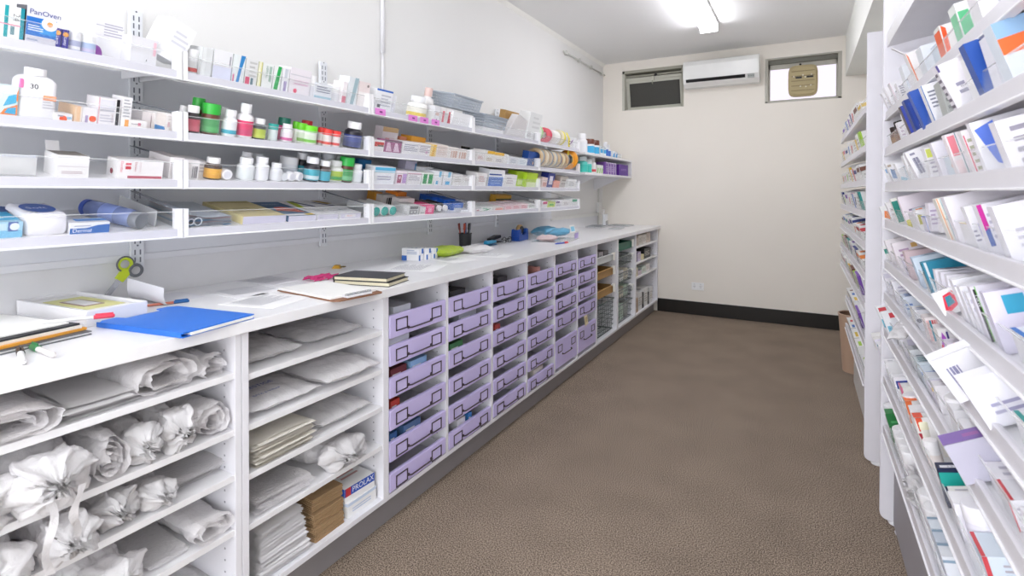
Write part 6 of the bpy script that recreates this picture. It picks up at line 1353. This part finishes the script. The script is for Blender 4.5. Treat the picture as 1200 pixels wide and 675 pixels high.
(6, 1.845, 0.0047, 0.0962, 0.0447, 0.0598, 'efede8', 'N r 0.014 .62 0.084 .74 d2434c; N l 0.014 .15 0.098 .45 2 b5b2bc; K l .1 .2 .6 .8 2 c5c2cc', 'off-white carton with a red stripe, sixth right shelf', 0, 0),
(6, 1.793, 0.004, 0.13, 0.055, 0.05, 'e9e9f0', 'K l .05 .1 .95 .9 2 9aa6c4; N c 0.0254 .5 .006 6a6878', 'white wrapped box near the blue-striped one, sixth right shelf', 0.0, 0.0),
(6, 1.651, 0.004, 0.14, 0.065, 0.05, 'f2e9ea', 'N r 0.0089 .1 0.1696 .9 efc3c2; N r 0.0536 .1 0.0804 .9 2f93a8; N r 0.0893 .1 0.1071 .9 cf3f44; N r 0.125 .1 0.1339 .9 cf3f44', 'white box with red and teal upright bands, sixth right shelf', 0.0, 0.0),
(6, 1.506, 0.004, 0.13, 0.07, 0.05, 'f2efef', 'K r 0 .3 1 1 e9dfe2; N p 0.0 .4 0.056 .9 0.098 .7 0.042 .2 b45ac8; N r 0.112 .5 0.14 .9 4a3f8c; N p 0.0 .35 0.028 .35 0.035 .5 0.007 .5 dc3050', 'open white box with a purple flap, sixth right shelf', 0.0, 0.0),
(6, 1.415, 0.004, 0.13, 0.06, 0.04, 'e6e0ee', 'N r 0.0 .7 0.14 1 c9a8e0; N c 0.042 .3 .010 d43a44; N r 0.084 .1 0.126 .6 6a5aa8', 'lilac-topped box with a red dot, sixth right shelf', 0.0, 0.0),
(6, 1.305, 0.0, 0.12, 0.075, 0.05, 'f0ecee', 'N r 0.0168 .55 0.14 1 f28a1e; N r 0.0168 .35 0.14 .55 ee7f8e; K r .1 0 1 1 f5951f', 'white box with an orange top and pink band, sixth right shelf', 0.0, -5.0),
(6, 1.233, -0.03, 0.1, 0.082, 0.045, 'f2f1f7', 'N b 0.1435 .15 0.369 .75 4 8a88aa; K r 0 0 1 1 f6f5f9', 'large white box with a wide barcode tipping over the lip, sixth right shelf', 0.0, -20.0),
(6, 1.109, -0.016, 0.1, 0.08, 0.04, 'eeedf5', 'N l .2 .2 .7 .5 2 a9a6c4', 'large white box nearest the picture edge, sixth right shelf', 0.0, -16.0),
(6, 1.002, 0.0114, 0.1088, 0.0477, 0.0561, 'f2f0f4', 'N r 0 0 .07 1 2a9a94; N l .25 .3 .9 .8 3 b9b6c0; K r 0 0 .06 1 2a9a94', 'white carton with a teal spine, sixth right shelf', 0, 0),
(7, 2.399, -0.01, 0.06, 0.085, 0.03, 'eff0f2', 'N r .05 .0 .95 .45 7cc0d6; N l .1 .05 .9 .4 3 4f9ab8; N r .1 .75 .5 .95 dc4a52', 'white box with light blue stripes and a red tip, farther, seventh right shelf', 0.0, -5.0),
(7, 2.272, -0.006, 0.07, 0.088, 0.03, 'eff0f3', 'N r .05 .0 .95 .45 7cc0d6; N l .1 .05 .9 .4 3 4f9ab8; N r .3 .75 .9 .95 d8434c', 'white box with light blue stripes and a red tip, nearer, seventh right shelf', 0.0, -5.0),
(7, 2.193, 0.0141, 0.1203, 0.0432, 0.077, 'e6e0f0', 'N r 0.0 .9 0.14 1 2f3f86; K r 0 0 1 .12 2f3f86; N l 0.014 .2 0.112 .6 3 bdbac4', 'pale lilac carton with a navy top edge, seventh right shelf', 0, -4),
(7, 2.141, 0.004, 0.09, 0.05, 0.05, 'ecebef', 'K l .1 .1 .9 .9 3 c6c4cc', 'low white box behind the barcoded slab, seventh right shelf', 0.0, 0.0),
(7, 2.016, 0.0065, 0.0932, 0.0458, 0.0722, 'efede8', 'N r 0.0 .9 0.14 1 ee8a3a; K r 0 0 1 .12 ee8a3a; N l 0.014 .2 0.112 .6 3 bdbac4', 'off-white carton with a orange top edge, seventh right shelf', 0, 0),
(7, 1.994, 0.004, 0.07, 0.095, 0.02, 'f0eef5', 'N b .2 .08 .8 .3 5 8a88a0; N r .2 .4 .8 .6 dcd8ea; N r .1 .75 .9 .95 e9d3d4', 'upright white slab with a barcode near its foot, seventh right shelf', 0.0, -3.0),
(7, 1.868, 0.004, 0.12, 0.06, 0.05, 'dfe2e6', 'N l .1 .2 .9 .8 4 8f98a0; K l .1 .1 .9 .9 4 a8b0b8', 'clear blister pack box, seventh right shelf', 0.0, 0.0),
(7, 1.757, 0.004, 0.13, 0.055, 0.06, 'd5dde2', 'K l .05 .1 .95 .9 3 55848f; N r 0.0 .2 0.14 .4 3f7480', 'clear box with teal edges, seventh right shelf', 0.0, 0.0),
(7, 1.693, 0.0054, 0.0813, 0.0463, 0.062, 'dce7f2', 'N r 0.0 .9 0.14 1 3f78c8; K r 0 0 1 .12 3f78c8; N l 0.014 .2 0.112 .6 3 bdbac4', 'pale blue carton with a blue top edge, seventh right shelf', 0, -4),
(7, 1.641, 0.004, 0.14, 0.05, 0.05, 'e9eaf0', 'K r 0 0 1 .2 f4f6fa; N r 0.0 .1 0.14 .35 2f5f74; N r 0.0 .6 0.14 .8 a9c6d8', 'pale flat box with a dark teal line, seventh right shelf', 0.0, 0.0),
(7, 1.573, 0.005, 0.1064, 0.0448, 0.066, 'e6e0f0', 'N r 0.0 .9 0.14 1 e6c23c; K r 0 0 1 .12 e6c23c; N l 0.014 .2 0.112 .6 3 bdbac4', 'pale lilac carton with a yellow top edge, seventh right shelf', 0, -4),
(7, 1.531, 0.004, 0.14, 0.065, 0.04, 'f3f0f4', 'K l .1 .1 .9 .9 2 d6cfd8', 'white open carton beside the lidded jar, seventh right shelf', 0.0, 0.0),
(7, 1.442, 0.0159, 0.0848, 0.0423, 0.087, 'f2f0f4', 'N r 0.014 .62 0.084 .74 e6c23c; N l 0.014 .15 0.098 .45 2 b5b2bc; K l .1 .2 .6 .8 2 c5c2cc', 'white carton with a yellow stripe, seventh right shelf', 0, -2),
(7, 1.348, 0.004, 0.14, 0.075, 0.07, 'f1f0f4', 'N c 0.049 .4 .004 33333c; K r .05 .05 .95 .95 f5f4f7', 'plain white box with a single black dot, seventh right shelf', 0.0, 0.0),
(7, 1.26, 0.004, 0.12, 0.07, 0.06, 'f3f1f5', 'K p .45 .4 .75 .3 .95 .7 .7 .9 c9326c; K p .6 .45 .8 .4 .85 .65 .7 .75 7d6a64; N r 0.07 .3 0.126 .7 e9cdd6', 'white box with a magenta picture, seventh right shelf', 0.0, 0.0),
(7, 1.198, -0.026, 0.1, 0.07, 0.045, 'c6c2d2', 'K r 0 0 1 1 7a5aa4; K r .35 .35 .6 .65 9a5aa0; N r 0 0 1 1 bfbccd', 'lilac-grey carton with a purple lid leaning out, seventh right shelf', 0.0, -14.0),
(7, 1.1236, 0.0115, 0.1318, 0.0414, 0.0724, 'f2f0f4', 'N r 0.014 .62 0.084 .74 e07a9c; N l 0.014 .15 0.098 .45 2 b5b2bc; K l .1 .2 .6 .8 2 c5c2cc', 'white carton with a pink stripe, seventh right shelf', 0, -2),
(7, 1.0552, 0.0082, 0.1276, 0.0457, 0.0659, 'e2e1e6', 'N r 0.0 0 0.0109 1 d2434c; N l 0.0388 .3 0.1395 .8 3 b9b6c0; K r 0 0 .06 1 d2434c', 'pale grey carton with a red spine, seventh right shelf', 0, -4),
(7, 1.002, 0.016, 0.1238, 0.0382, 0.0507, 'f2f0f4', 'N r .1 .62 .6 .74 9a98a4; N l .1 .15 .7 .45 2 b5b2bc; K l .1 .2 .6 .8 2 c5c2cc', 'white carton with a grey stripe, seventh right shelf', 0, 0),
(8, 2.886, 0.059, 0.05, 0.1, 0.03, 'f0eef2', 'N r .05 .6 .95 .8 7d55a8', 'white box with a purple band, nearer of two, eighth right shelf', 0.0, 0.0),
(8, 2.786, 0.0077, 0.1306, 0.0596, 0.0697, 'efede8', 'N c .5 .6 .009 2f3f86; K c .3 .5 .006 2f3f86; N l .1 .1 .9 .3 2 bdbac4', 'off-white carton with a navy dot, eighth right shelf', 0, -2),
(8, 2.744, 0.059, 0.06, 0.075, 0.04, 'f2f1f3', 'K c .5 .5 .006 aaaab2', 'white cube box with a grey dot, eighth right shelf', 0.0, 0.0),
(8, 2.7031, 0.0107, 0.1255, 0.0574, 0.0389, 'e6e0f0', 'N r .1 .62 .6 .74 e6c23c; N l .1 .15 .7 .45 2 b5b2bc; K l .1 .2 .6 .8 2 c5c2cc', 'pale lilac carton with a yellow stripe, eighth right shelf', 0, -4),
(8, 2.6445, 0.0127, 0.0889, 0.0588, 0.0561, 'e2e1e6', 'N r 0 .9 1 1 2a9a94; K r 0 0 1 .12 2a9a94; N l .1 .2 .8 .6 3 bdbac4', 'pale grey carton with a teal top edge, eighth right shelf', 0, -4),
(8, 2.464, 0.054, 0.05, 0.085, 0.04, 'f0eef0', 'N r .5 0 .6 1 8f3a4a', 'white box with a maroon line, eighth right shelf', 0.0, 0.0),
(8, 2.445, 0.004, 0.05, 0.105, 0.03, 'f1eff2', 'N r .05 .6 .95 .8 8a4cb4; N r .3 .2 .8 .5 e4e0e6', 'white box with a purple band, farther of two, eighth right shelf', 0.0, 0.0),
(8, 2.334, 0.004, 0.05, 0.075, 0.04, 'f3f2f4', 'K r .2 .2 .5 .5 c3c2c8', 'white cube box left of the lidded jar, eighth right shelf', 0.0, 0.0),
(8, 2.123, 0.004, 0.045, 0.085, 0.03, 'eeedf2', 'N r .1 .55 .8 .85 223a94; K r 0 0 1 1 f3f2f6', 'white box with a navy square, eighth right shelf', 0.0, 0.0),
(8, 2.074, 0.0127, 0.0852, 0.0664, 0.047, 'efede8', 'N r 0 0 .07 1 e07a9c; N l .25 .3 .9 .8 3 b9b6c0; K r 0 0 .06 1 e07a9c', 'off-white carton with a pink spine, eighth right shelf', 0, 0),
(8, 2.037, 0.056, 0.045, 0.1, 0.035, 'f3f1f0', 'N p .4 .65 .9 .65 .8 1 .3 1 e85a3a; N p .6 .0 .9 .0 .5 .6 .2 .6 b02a3c; K r .4 .0 .9 1 ea5a3c', 'white box with red stripes, right one, eighth right shelf', 0.0, 0.0),
(8, 1.881, 0.004, 0.05, 0.09, 0.05, 'f1efee', 'K r 0 0 .6 1 f0763a; N r .0 .3 .3 1 e8743c', 'white box with an orange top, eighth right shelf', 0.0, 0.0),
(8, 1.769, 0.004, 0.06, 0.105, 0.035, 'f0eef1', 'N b .35 .35 .65 .7 5 4a4858; K r 0 0 1 1 f5f3f5', 'tall white box with a small dark barcode, eighth right shelf', 0.0, 0.0),
(8, 1.724, 0.004, 0.045, 0.1, 0.035, 'f3f1f0', 'N p .1 .65 .4 .65 .35 1 .05 1 e85a3a; N p .3 .0 .7 .0 .3 .6 .0 .6 b02a3c; K r .0 .0 .45 1 ea5a3c', 'white box with red stripes, left one, eighth right shelf', 0.0, 0.0),
(8, 1.467, 0.004, 0.12, 0.085, 0.03, '18244a', 'K r .05 .1 .7 .5 f0eff4; K b .15 .15 .65 .45 9 c9c8d0; N r .0 .55 .75 .9 1fb0a4; N r .1 .2 .5 .4 2a3f6e', 'navy and turquoise box with a white top panel, eighth right shelf', 0.0, 0.0),
(8, 1.388, 0.0119, 0.1068, 0.0609, 0.05, 'efede8', 'N r .1 .62 .6 .74 d2434c; N l .1 .15 .7 .45 2 b5b2bc; K l .1 .2 .6 .8 2 c5c2cc', 'off-white carton with a red stripe, eighth right shelf', 0, -2),
(8, 1.336, 0.004, 0.12, 0.075, 0.05, 'f0eff5', 'N t .15 .62 .012 PRESCRIPTION 3f3d52; N t .2 .42 .007 AND_NON-PRESCRIPTION 6f6d86; K r 0 0 1 1 f5f4f8', 'white box printed with a line of dark capitals, eighth right shelf', 0.0, 0.0),
(8, 1.202, 0.0132, 0.1043, 0.0529, 0.076, 'dce7f2', 'N r 0 0 .07 1 d2434c; N l .25 .3 .9 .8 3 b9b6c0; K r 0 0 .06 1 d2434c', 'pale blue carton with a red spine, eighth right shelf', 0, -2),
(9, 2.252, 0.004, 0.09, 0.1, 0.05, '1f7a3c', 'K r .05 .1 .95 .95 238a44; N l .1 .3 .8 .8 3 4fae68', 'dark green box between white-lidded jars, bottom right shelf', 0.0, 0.0),
]
# ---------------------------------------------------------------- right-hand shelving
RTH = math.atan(.25); RTC, RTS = cos(RTH), sin(RTH)
RX = .267
LEV = {1: 1.515, 2: 1.383, 3: 1.252, 4: 1.115, 5: .965, 6: .845, 7: .712, 8: .53, 9: .345}
LNAME = {1: 'top', 2: 'second', 3: 'third', 4: 'fourth', 5: 'fifth', 6: 'sixth', 7: 'seventh', 8: 'eighth', 9: 'bottom'}
LIPM = M('dcd9de', .35); RDEP = .27
def rfloor(a, y, lev, rx=RX): return Vector((rx+.013+a*RTC, y, LEV[lev]+.024+a*RTS))
def right_shelf(lev, y0, y1, lab, rx=RX, z=None):
    z = LEV[lev] if z is None else z
    t = thing('tilted_shelf', lab, 'shelf', (rx, (y0+y1)/2, z)); L = (y1-y0)/2
    m = MB(); m.prism([(x, -L, q) for x, q in ((.012, .012), (.012+RDEP*RTC, .010+RDEP*RTS), (.012+RDEP*RTC, .022+RDEP*RTS), (.012, .024))], (0, 2*L, 0), LAM); m.build('shelf_board', t)
    m = MB(); m.prism([(0, -L, .002), (.012, -L, .002), (.012, -L, .034), (0, -L, .034)], (0, 2*L, 0), LIPM); m.box(-.004, .013, -L, L, 0, .004, WHITE); m.build('lip', t, .0015)
    m = MB(); m.box(.004, .0065, -L+.004, L-.004, .033, .075, CLEAR); m.build('riser', t)
    m = MB(); m.box(.0038, .0068, -L+.004, L-.004, .075, .0768, CLEARB); m.build('riser_edge', t)
    for s in (-1, 1):
        m = MB(); m.prism([(.012, s*(L-.002)-.002, .0), (.27, s*(L-.002)-.002, .07), (.27, s*(L-.002)-.002, .03)], (0, .004, 0), WHITE); m.build('arm', t)
    return t
for l in LEV: right_shelf(l, .72, 2.385, f'{LNAME[l]} tilted shelf of the near right-hand unit')
# plain top shelf seen from below
t = thing('top_shelf', 'plain white canopy shelf above the near right-hand unit', 'shelf', (RX+.01, 1.55, 1.79))
m = MB(); m.prism([(x, -.83, q) for x, q in ((0, 0), (.30, .06), (.30, .078), (0, .018))], (0, 1.66, 0), LAM); m.build('shelf_board', t)
m = MB(); m.box(-.008, -.0003, -.83, .83, -.002, .05, WHITE); m.build('lip', t)
# end panels with their feet
PANM = M('efedf3', .38)
def end_panel(y, x0, h, lab):
    t = thing('end_panel', lab, 'panel', (x0, y, 0)); m = MB()
    r = .05; w = XR-x0-.012; pts = [(w, .01), (w, h), (.0, h), (.0, .035)]+[(.0+.03*(1-cos(R(15*k))), .035-.025*sin(R(15*k))) for k in range(1, 7)]
    m.prism([(x, 0, z) for x, z in pts], (0, .02, 0), PANM); m.build('board', t, .002)
    for x in (.05, w-.05):
        m = MB(); m.lathe([(.022, 0), (.024, .004), (.01, .01)], WHITE, 16, (x, .01, 0)); m.build('foot', t)
    return t
end_panel(2.41, .262, 2.62, 'tall white end panel beside the near right-hand shelves')
end_panel(2.905, .254, 1.985, 'white end panel of the far right-hand shelves')
t = thing('shelving_plinth', 'grey base of the near right-hand shelving unit', 'plinth', (.302, 1.55, 0))
m = MB(); m.box(0, .30, -.83, .84, .012, .30, M('a09da2', .45)); m.build('kick_panel', t, .002)
m = MB(); m.box(-.012, .31, -.83, .84, .30, .318, WHITE); m.build('deck', t)
m = MB(); m.lathe([(.02, 0), (.022, .006), (.01, .014)], WHITE, 16, (.02, .80, 0)); m.build('foot', t)
m = MB(); m.box(.60, XR-.002, .72, 2.41, .3, 2.1, PANM); tag(m.build('back_board'), 'white back board of the near right-hand shelves', 'panel')
m = MB(); m.box(.60, XR-.002, 2.925, 4.75, .1, 1.97, M('e9e7e4', .5)); tag(m.build('back_board'), 'white back board of the far right-hand shelves', 'panel')

def place_right(o, lev, y, a, rz=0, ry=0, rx=RX, lift=0):
    o.matrix_world = Matrix.Translation(rfloor(a, y, lev, rx)+Vector((-RTS, 0, RTC))*lift) @ Matrix.Rotation(-RTH+ry, 4, 'Y') @ Matrix.Rotation(rz, 4, 'Z')
    return o
for (lev, y, x0, w, h, t_, base, spec, lab, rz, ry) in RIGHT_CARTONS:
    fl = -35 if ('flap up' in lab) else None
    o = carton('medicine_carton', lab, 'box', t_, w, h, base, spec, flap=fl)
    place_right(o, lev, y+t_/2, x0+w/2, R(rz), R(ry), lift=abs(sin(R(ry)))*w*.5+.0005)
# bottles, jars and soft packs of the near unit
def rb_(lev, y, a, r, h, body, cap, lab1, lab2, st, lab, name='pill_bottle', cat='bottle'):
    return place_right(bottle(name, lab+f', {LNAME[lev]} right shelf', cat, r, h, body, cap, lab1, lab2, st), lev, y, a+r)
rb_(2, 2.315, .004, .022, .075, '6b3a14', '2a1a12', '8a5a1e', None, 'pill', 'small amber bottle by the end panel, left one')
rb_(2, 2.23, .006, .026, .085, '5a3212', '1c1a16', '7a4a18', None, 'pill', 'amber bottle with a dark cap, right one of two')
rb_(7, 1.412, .004, .034, .082, 'f1eff1', 'f5f3f5', 'efedf0', None, 'tub', 'white jar with a broad ridged lid', 'pill_jar', 'jar')
rb_(8, 1.925, .004, .024, .095, 'eceaf0', 'f3f1f5', 'efedf2', None, 'tub', 'white jar with a flat round lid beside the cubes', 'pill_jar', 'jar')
for k in range(3):
    t = thing('tablet_tube', f'{["left", "middle", "right"][k]} cream-capped tube standing in the row of three, eighth right shelf', 'tube', group='cream-capped tubes')
    m = MB(); m.lathe([(.014, 0), (.0145, .07)], M('f0ede4', .35), 16); m.build('body', t)
    m = MB(); m.lathe([(.0152, .07), (.0152, .088), (.013, .09)], M('f3efd2', .4), 16); m.build('cap', t)
    place_right(t, 8, 1.735, .02+.034*k)
rb_(8, 1.66, .004, .016, .07, 'f3f1f2', 'f6f4f6', 'efe6e2', None, 'tub', 'small white jar in front of the cream-capped tubes', 'pill_jar', 'jar')
rb_(8, 1.31, .012, .028, .092, 'ece9f4', 'f4f2f8', 'e6e2f0', None, 'tub', 'white-capped jar in front of the navy and turquoise box', 'pill_jar', 'jar')
ys = [2.345, 2.285, 2.13, 2.07, 2.012, 1.955]
for k, y in enumerate(ys):
    rb_(9, y, .006, .026, .10, 'f0eef0', 'f6f5f7', 'e9e7ec', None, 'tub', ['white-lidded jar nearest the end panel', 'white-lidded jar behind the dark green box', 'white-lidded jar just in front of the dark green box', 'white-lidded jar, first of the close trio', 'white-lidded jar, second of the close trio', 'white-lidded jar, third of the close trio'][k], 'pill_jar', 'jar')
for k, y in enumerate((1.735, 1.66)):
    rb_(9, y, .01, .033, .085, 'f0eef0', 'f6f5f7', 'ebe9ee', None, 'tub', ['broad white-lidded jar after the crumpled bags', 'broad white-lidded jar just behind the pale cartons'][k], 'pill_jar', 'jar')
for k, y in enumerate((1.88, 1.815)):
    o = gather_bundle('crumpled_bag', ['farther', 'nearer'][k]+' crumpled white bag between the lidded jars, bottom right shelf', .13, .07, .075, 161+k, flare=.8); place_right(o, 9, y, .008, rz=PI, lift=.002)
for k, y in enumerate((1.585, 1.53, 1.475)):
    o = carton('medicine_carton', f'{["first", "second", "third"][k]} pale blue-grey carton in front of the broad jars, bottom right shelf', 'box', .05, .13, .085, ['dfe6ee', 'c9d2df', 'e6e9ef'][k], 'K r 0 .8 1 1 8fa6ba; N r 0 .85 1 .92 8fa6ba'); place_right(o, 9, y, .075)
# clear sleeve slipping out over the lip
o = pillow('clear_packet', 'twisted clear plastic packet slipping over the lip, seventh right shelf', .30, .05, .03, 171, CLEARBAG, cat='packet')
place_right(o, 7, 1.86, -.02, rz=R(-108), lift=.085)

# far right-hand unit beyond the end panels
FRX = .252
rf = random.Random(23)
acc = [('teal', '2a9a94'), ('orange', 'ee8a3a'), ('blue', '3f78c8'), ('purple', '7a4ab0'), ('lime', 'a6cf3a'), ('red', 'd2434c'), ('navy', '2f3f86'), ('yellow', 'e6c23c'), ('brown', '7a4a3a'), ('pink', 'e07a9c')]
special = {2: ('yellow', 'e9c23a'), 3: ('orange', 'f0923a'), 4: ('navy', '27347a'), 5: ('brown', '6a3a34'), 6: ('lime', '9fd03a'), 7: ('red', 'c23a44'), 8: ('blue', '2f8fd0'), 1: ('purple', '7a4ab8'), 9: ('orange', 'ee9a4a')}
UNSEEN = set()
FLN = {1: 1.62, 2: 1.44, 3: 1.28, 4: 1.13, 5: .98, 6: .84, 7: .70, 8: .53, 9: .345}
for l in LEV:
    z = FLN[l]
    yend = 4.15 if l >= 8 else 4.72
    right_shelf(l, 2.93, yend, f'{LNAME[l]} tilted shelf of the far right-hand unit', FRX, z)
    y = 3.2; k = 0; order = list(range(10)); rf.shuffle(order)
    while y < yend-.06:
        t_ = rf.uniform(.17, .23)
        if y+t_ > yend-.03: break
        nm, hx = acc[order[k % 10]]
        if k == 12 or (y > 4.3 and not any(1 for q in [0] if k < 0) and y+t_ > 4.5): nm, hx = special[l]
        pt = rf.randrange(3); w = rf.uniform(.09, .13); h = rf.uniform(.07, .10)
        spec = ['N r 0 .6 .7 .85 %s; K r .1 .1 .5 .5 %s; L r 0 .6 .8 .85 %s; N l .1 .1 .8 .5 2 b9b6b4', 'N r 0 0 .12 1 %s; L r .7 0 1 1 %s; K r 0 .0 .12 1 %s; L l .1 .2 .6 .8 3 bdb9b4', 'N p .1 .3 .4 .3 .7 .8 .4 .8 %s; L p .1 .3 .4 .3 .7 .8 .4 .8 %s; K r .1 .1 .3 .6 %s'][pt] % (hx, hx, hx)
        lab = f'white carton with a {nm} {["upper band", "spine", "slanted patch"][pt]}, number {["one","two","three","four","five","six","seven","eight","nine","ten","eleven","twelve","thirteen","fourteen","fifteen","sixteen"][k]}, {LNAME[l]} far right shelf'
        if (l, k) in UNSEEN: y += t_; k += 1; continue
        o = carton('medicine_carton', lab, 'box', t_-.012, w, h, 'efeeec', spec)
        o.matrix_world = Matrix.Translation(Vector((FRX+.013+(.004-rf.uniform(0, .012)*0+w/2)*RTC, y+t_/2, z+.0245+(.004+w/2)*RTS))) @ Matrix.Rotation(-RTH, 4, 'Y')
        y += t_; k += 1
t = thing('shelving_plinth', 'white base of the far right-hand shelving unit', 'plinth', (.30, 3.53, 0))
m = MB(); m.box(0, .30, -.59, .59, .0, .30, M('d9d6d2', .45)); m.build('kick_panel', t, .002)
# bin and carton on the floor by the far unit
t = thing('waste_bin', 'beige waste bin standing on the carpet at the far end of the right shelves', 'bin', (.335, 4.36, 0))
m = MB(); BN = M('c2a48c', .5); m.lathe([(.085, 0), (.112, .40)], BN, 24, caps=False); m.lathe([(.109, .40), (.083, .004)], M('8a6d58', .6), 24, caps=False); m.lathe([(0, .003), (.085, .003)], M('8a6d58', .6), 24, caps=False); m.build('tub', t)
m = MB(); m.ring((0, 0, .40), .112, .005, BN, 'z', 28); m.build('rim', t)
# white roll on top of the far unit
m = MB()
# ---------------------------------------------------------------- camera, added world fill light, colour
cam = bpy.data.cameras.new('camera'); co = bpy.data.objects.new('camera', cam); COL.objects.link(co)
cam.sensor_width = 36; cam.sensor_fit = 'HORIZONTAL'; cam.lens = 614.09/1200*36
cam.shift_y = -(337.5-231.63)/1200; cam.clip_start = .02
co.matrix_world = Matrix.Translation((0, 0, 1.2479)) @ Matrix.Rotation(R(29.0502), 4, 'Z') @ Matrix.Rotation(R(90-.5694), 4, 'X') @ Matrix.Rotation(R(.0753), 4, 'Z')
scene.camera = co
cam.dof.use_dof = True; cam.dof.focus_distance = 2.4; cam.dof.aperture_fstop = 6.3
w = bpy.data.worlds.new('world_fill'); scene.world = w; w.use_nodes = True  # soft fill added through the unwalled side behind the camera
bg = w.node_tree.nodes['Background']; bg.inputs[0].default_value = (.93, .95, 1, 1); bg.inputs[1].default_value = 4.8
vs_ = scene.view_settings; vs_.view_transform = 'Standard'; vs_.look = 'None'; vs_.gamma = 1; vs_.use_curve_mapping = False
vs_.exposure = -0.12
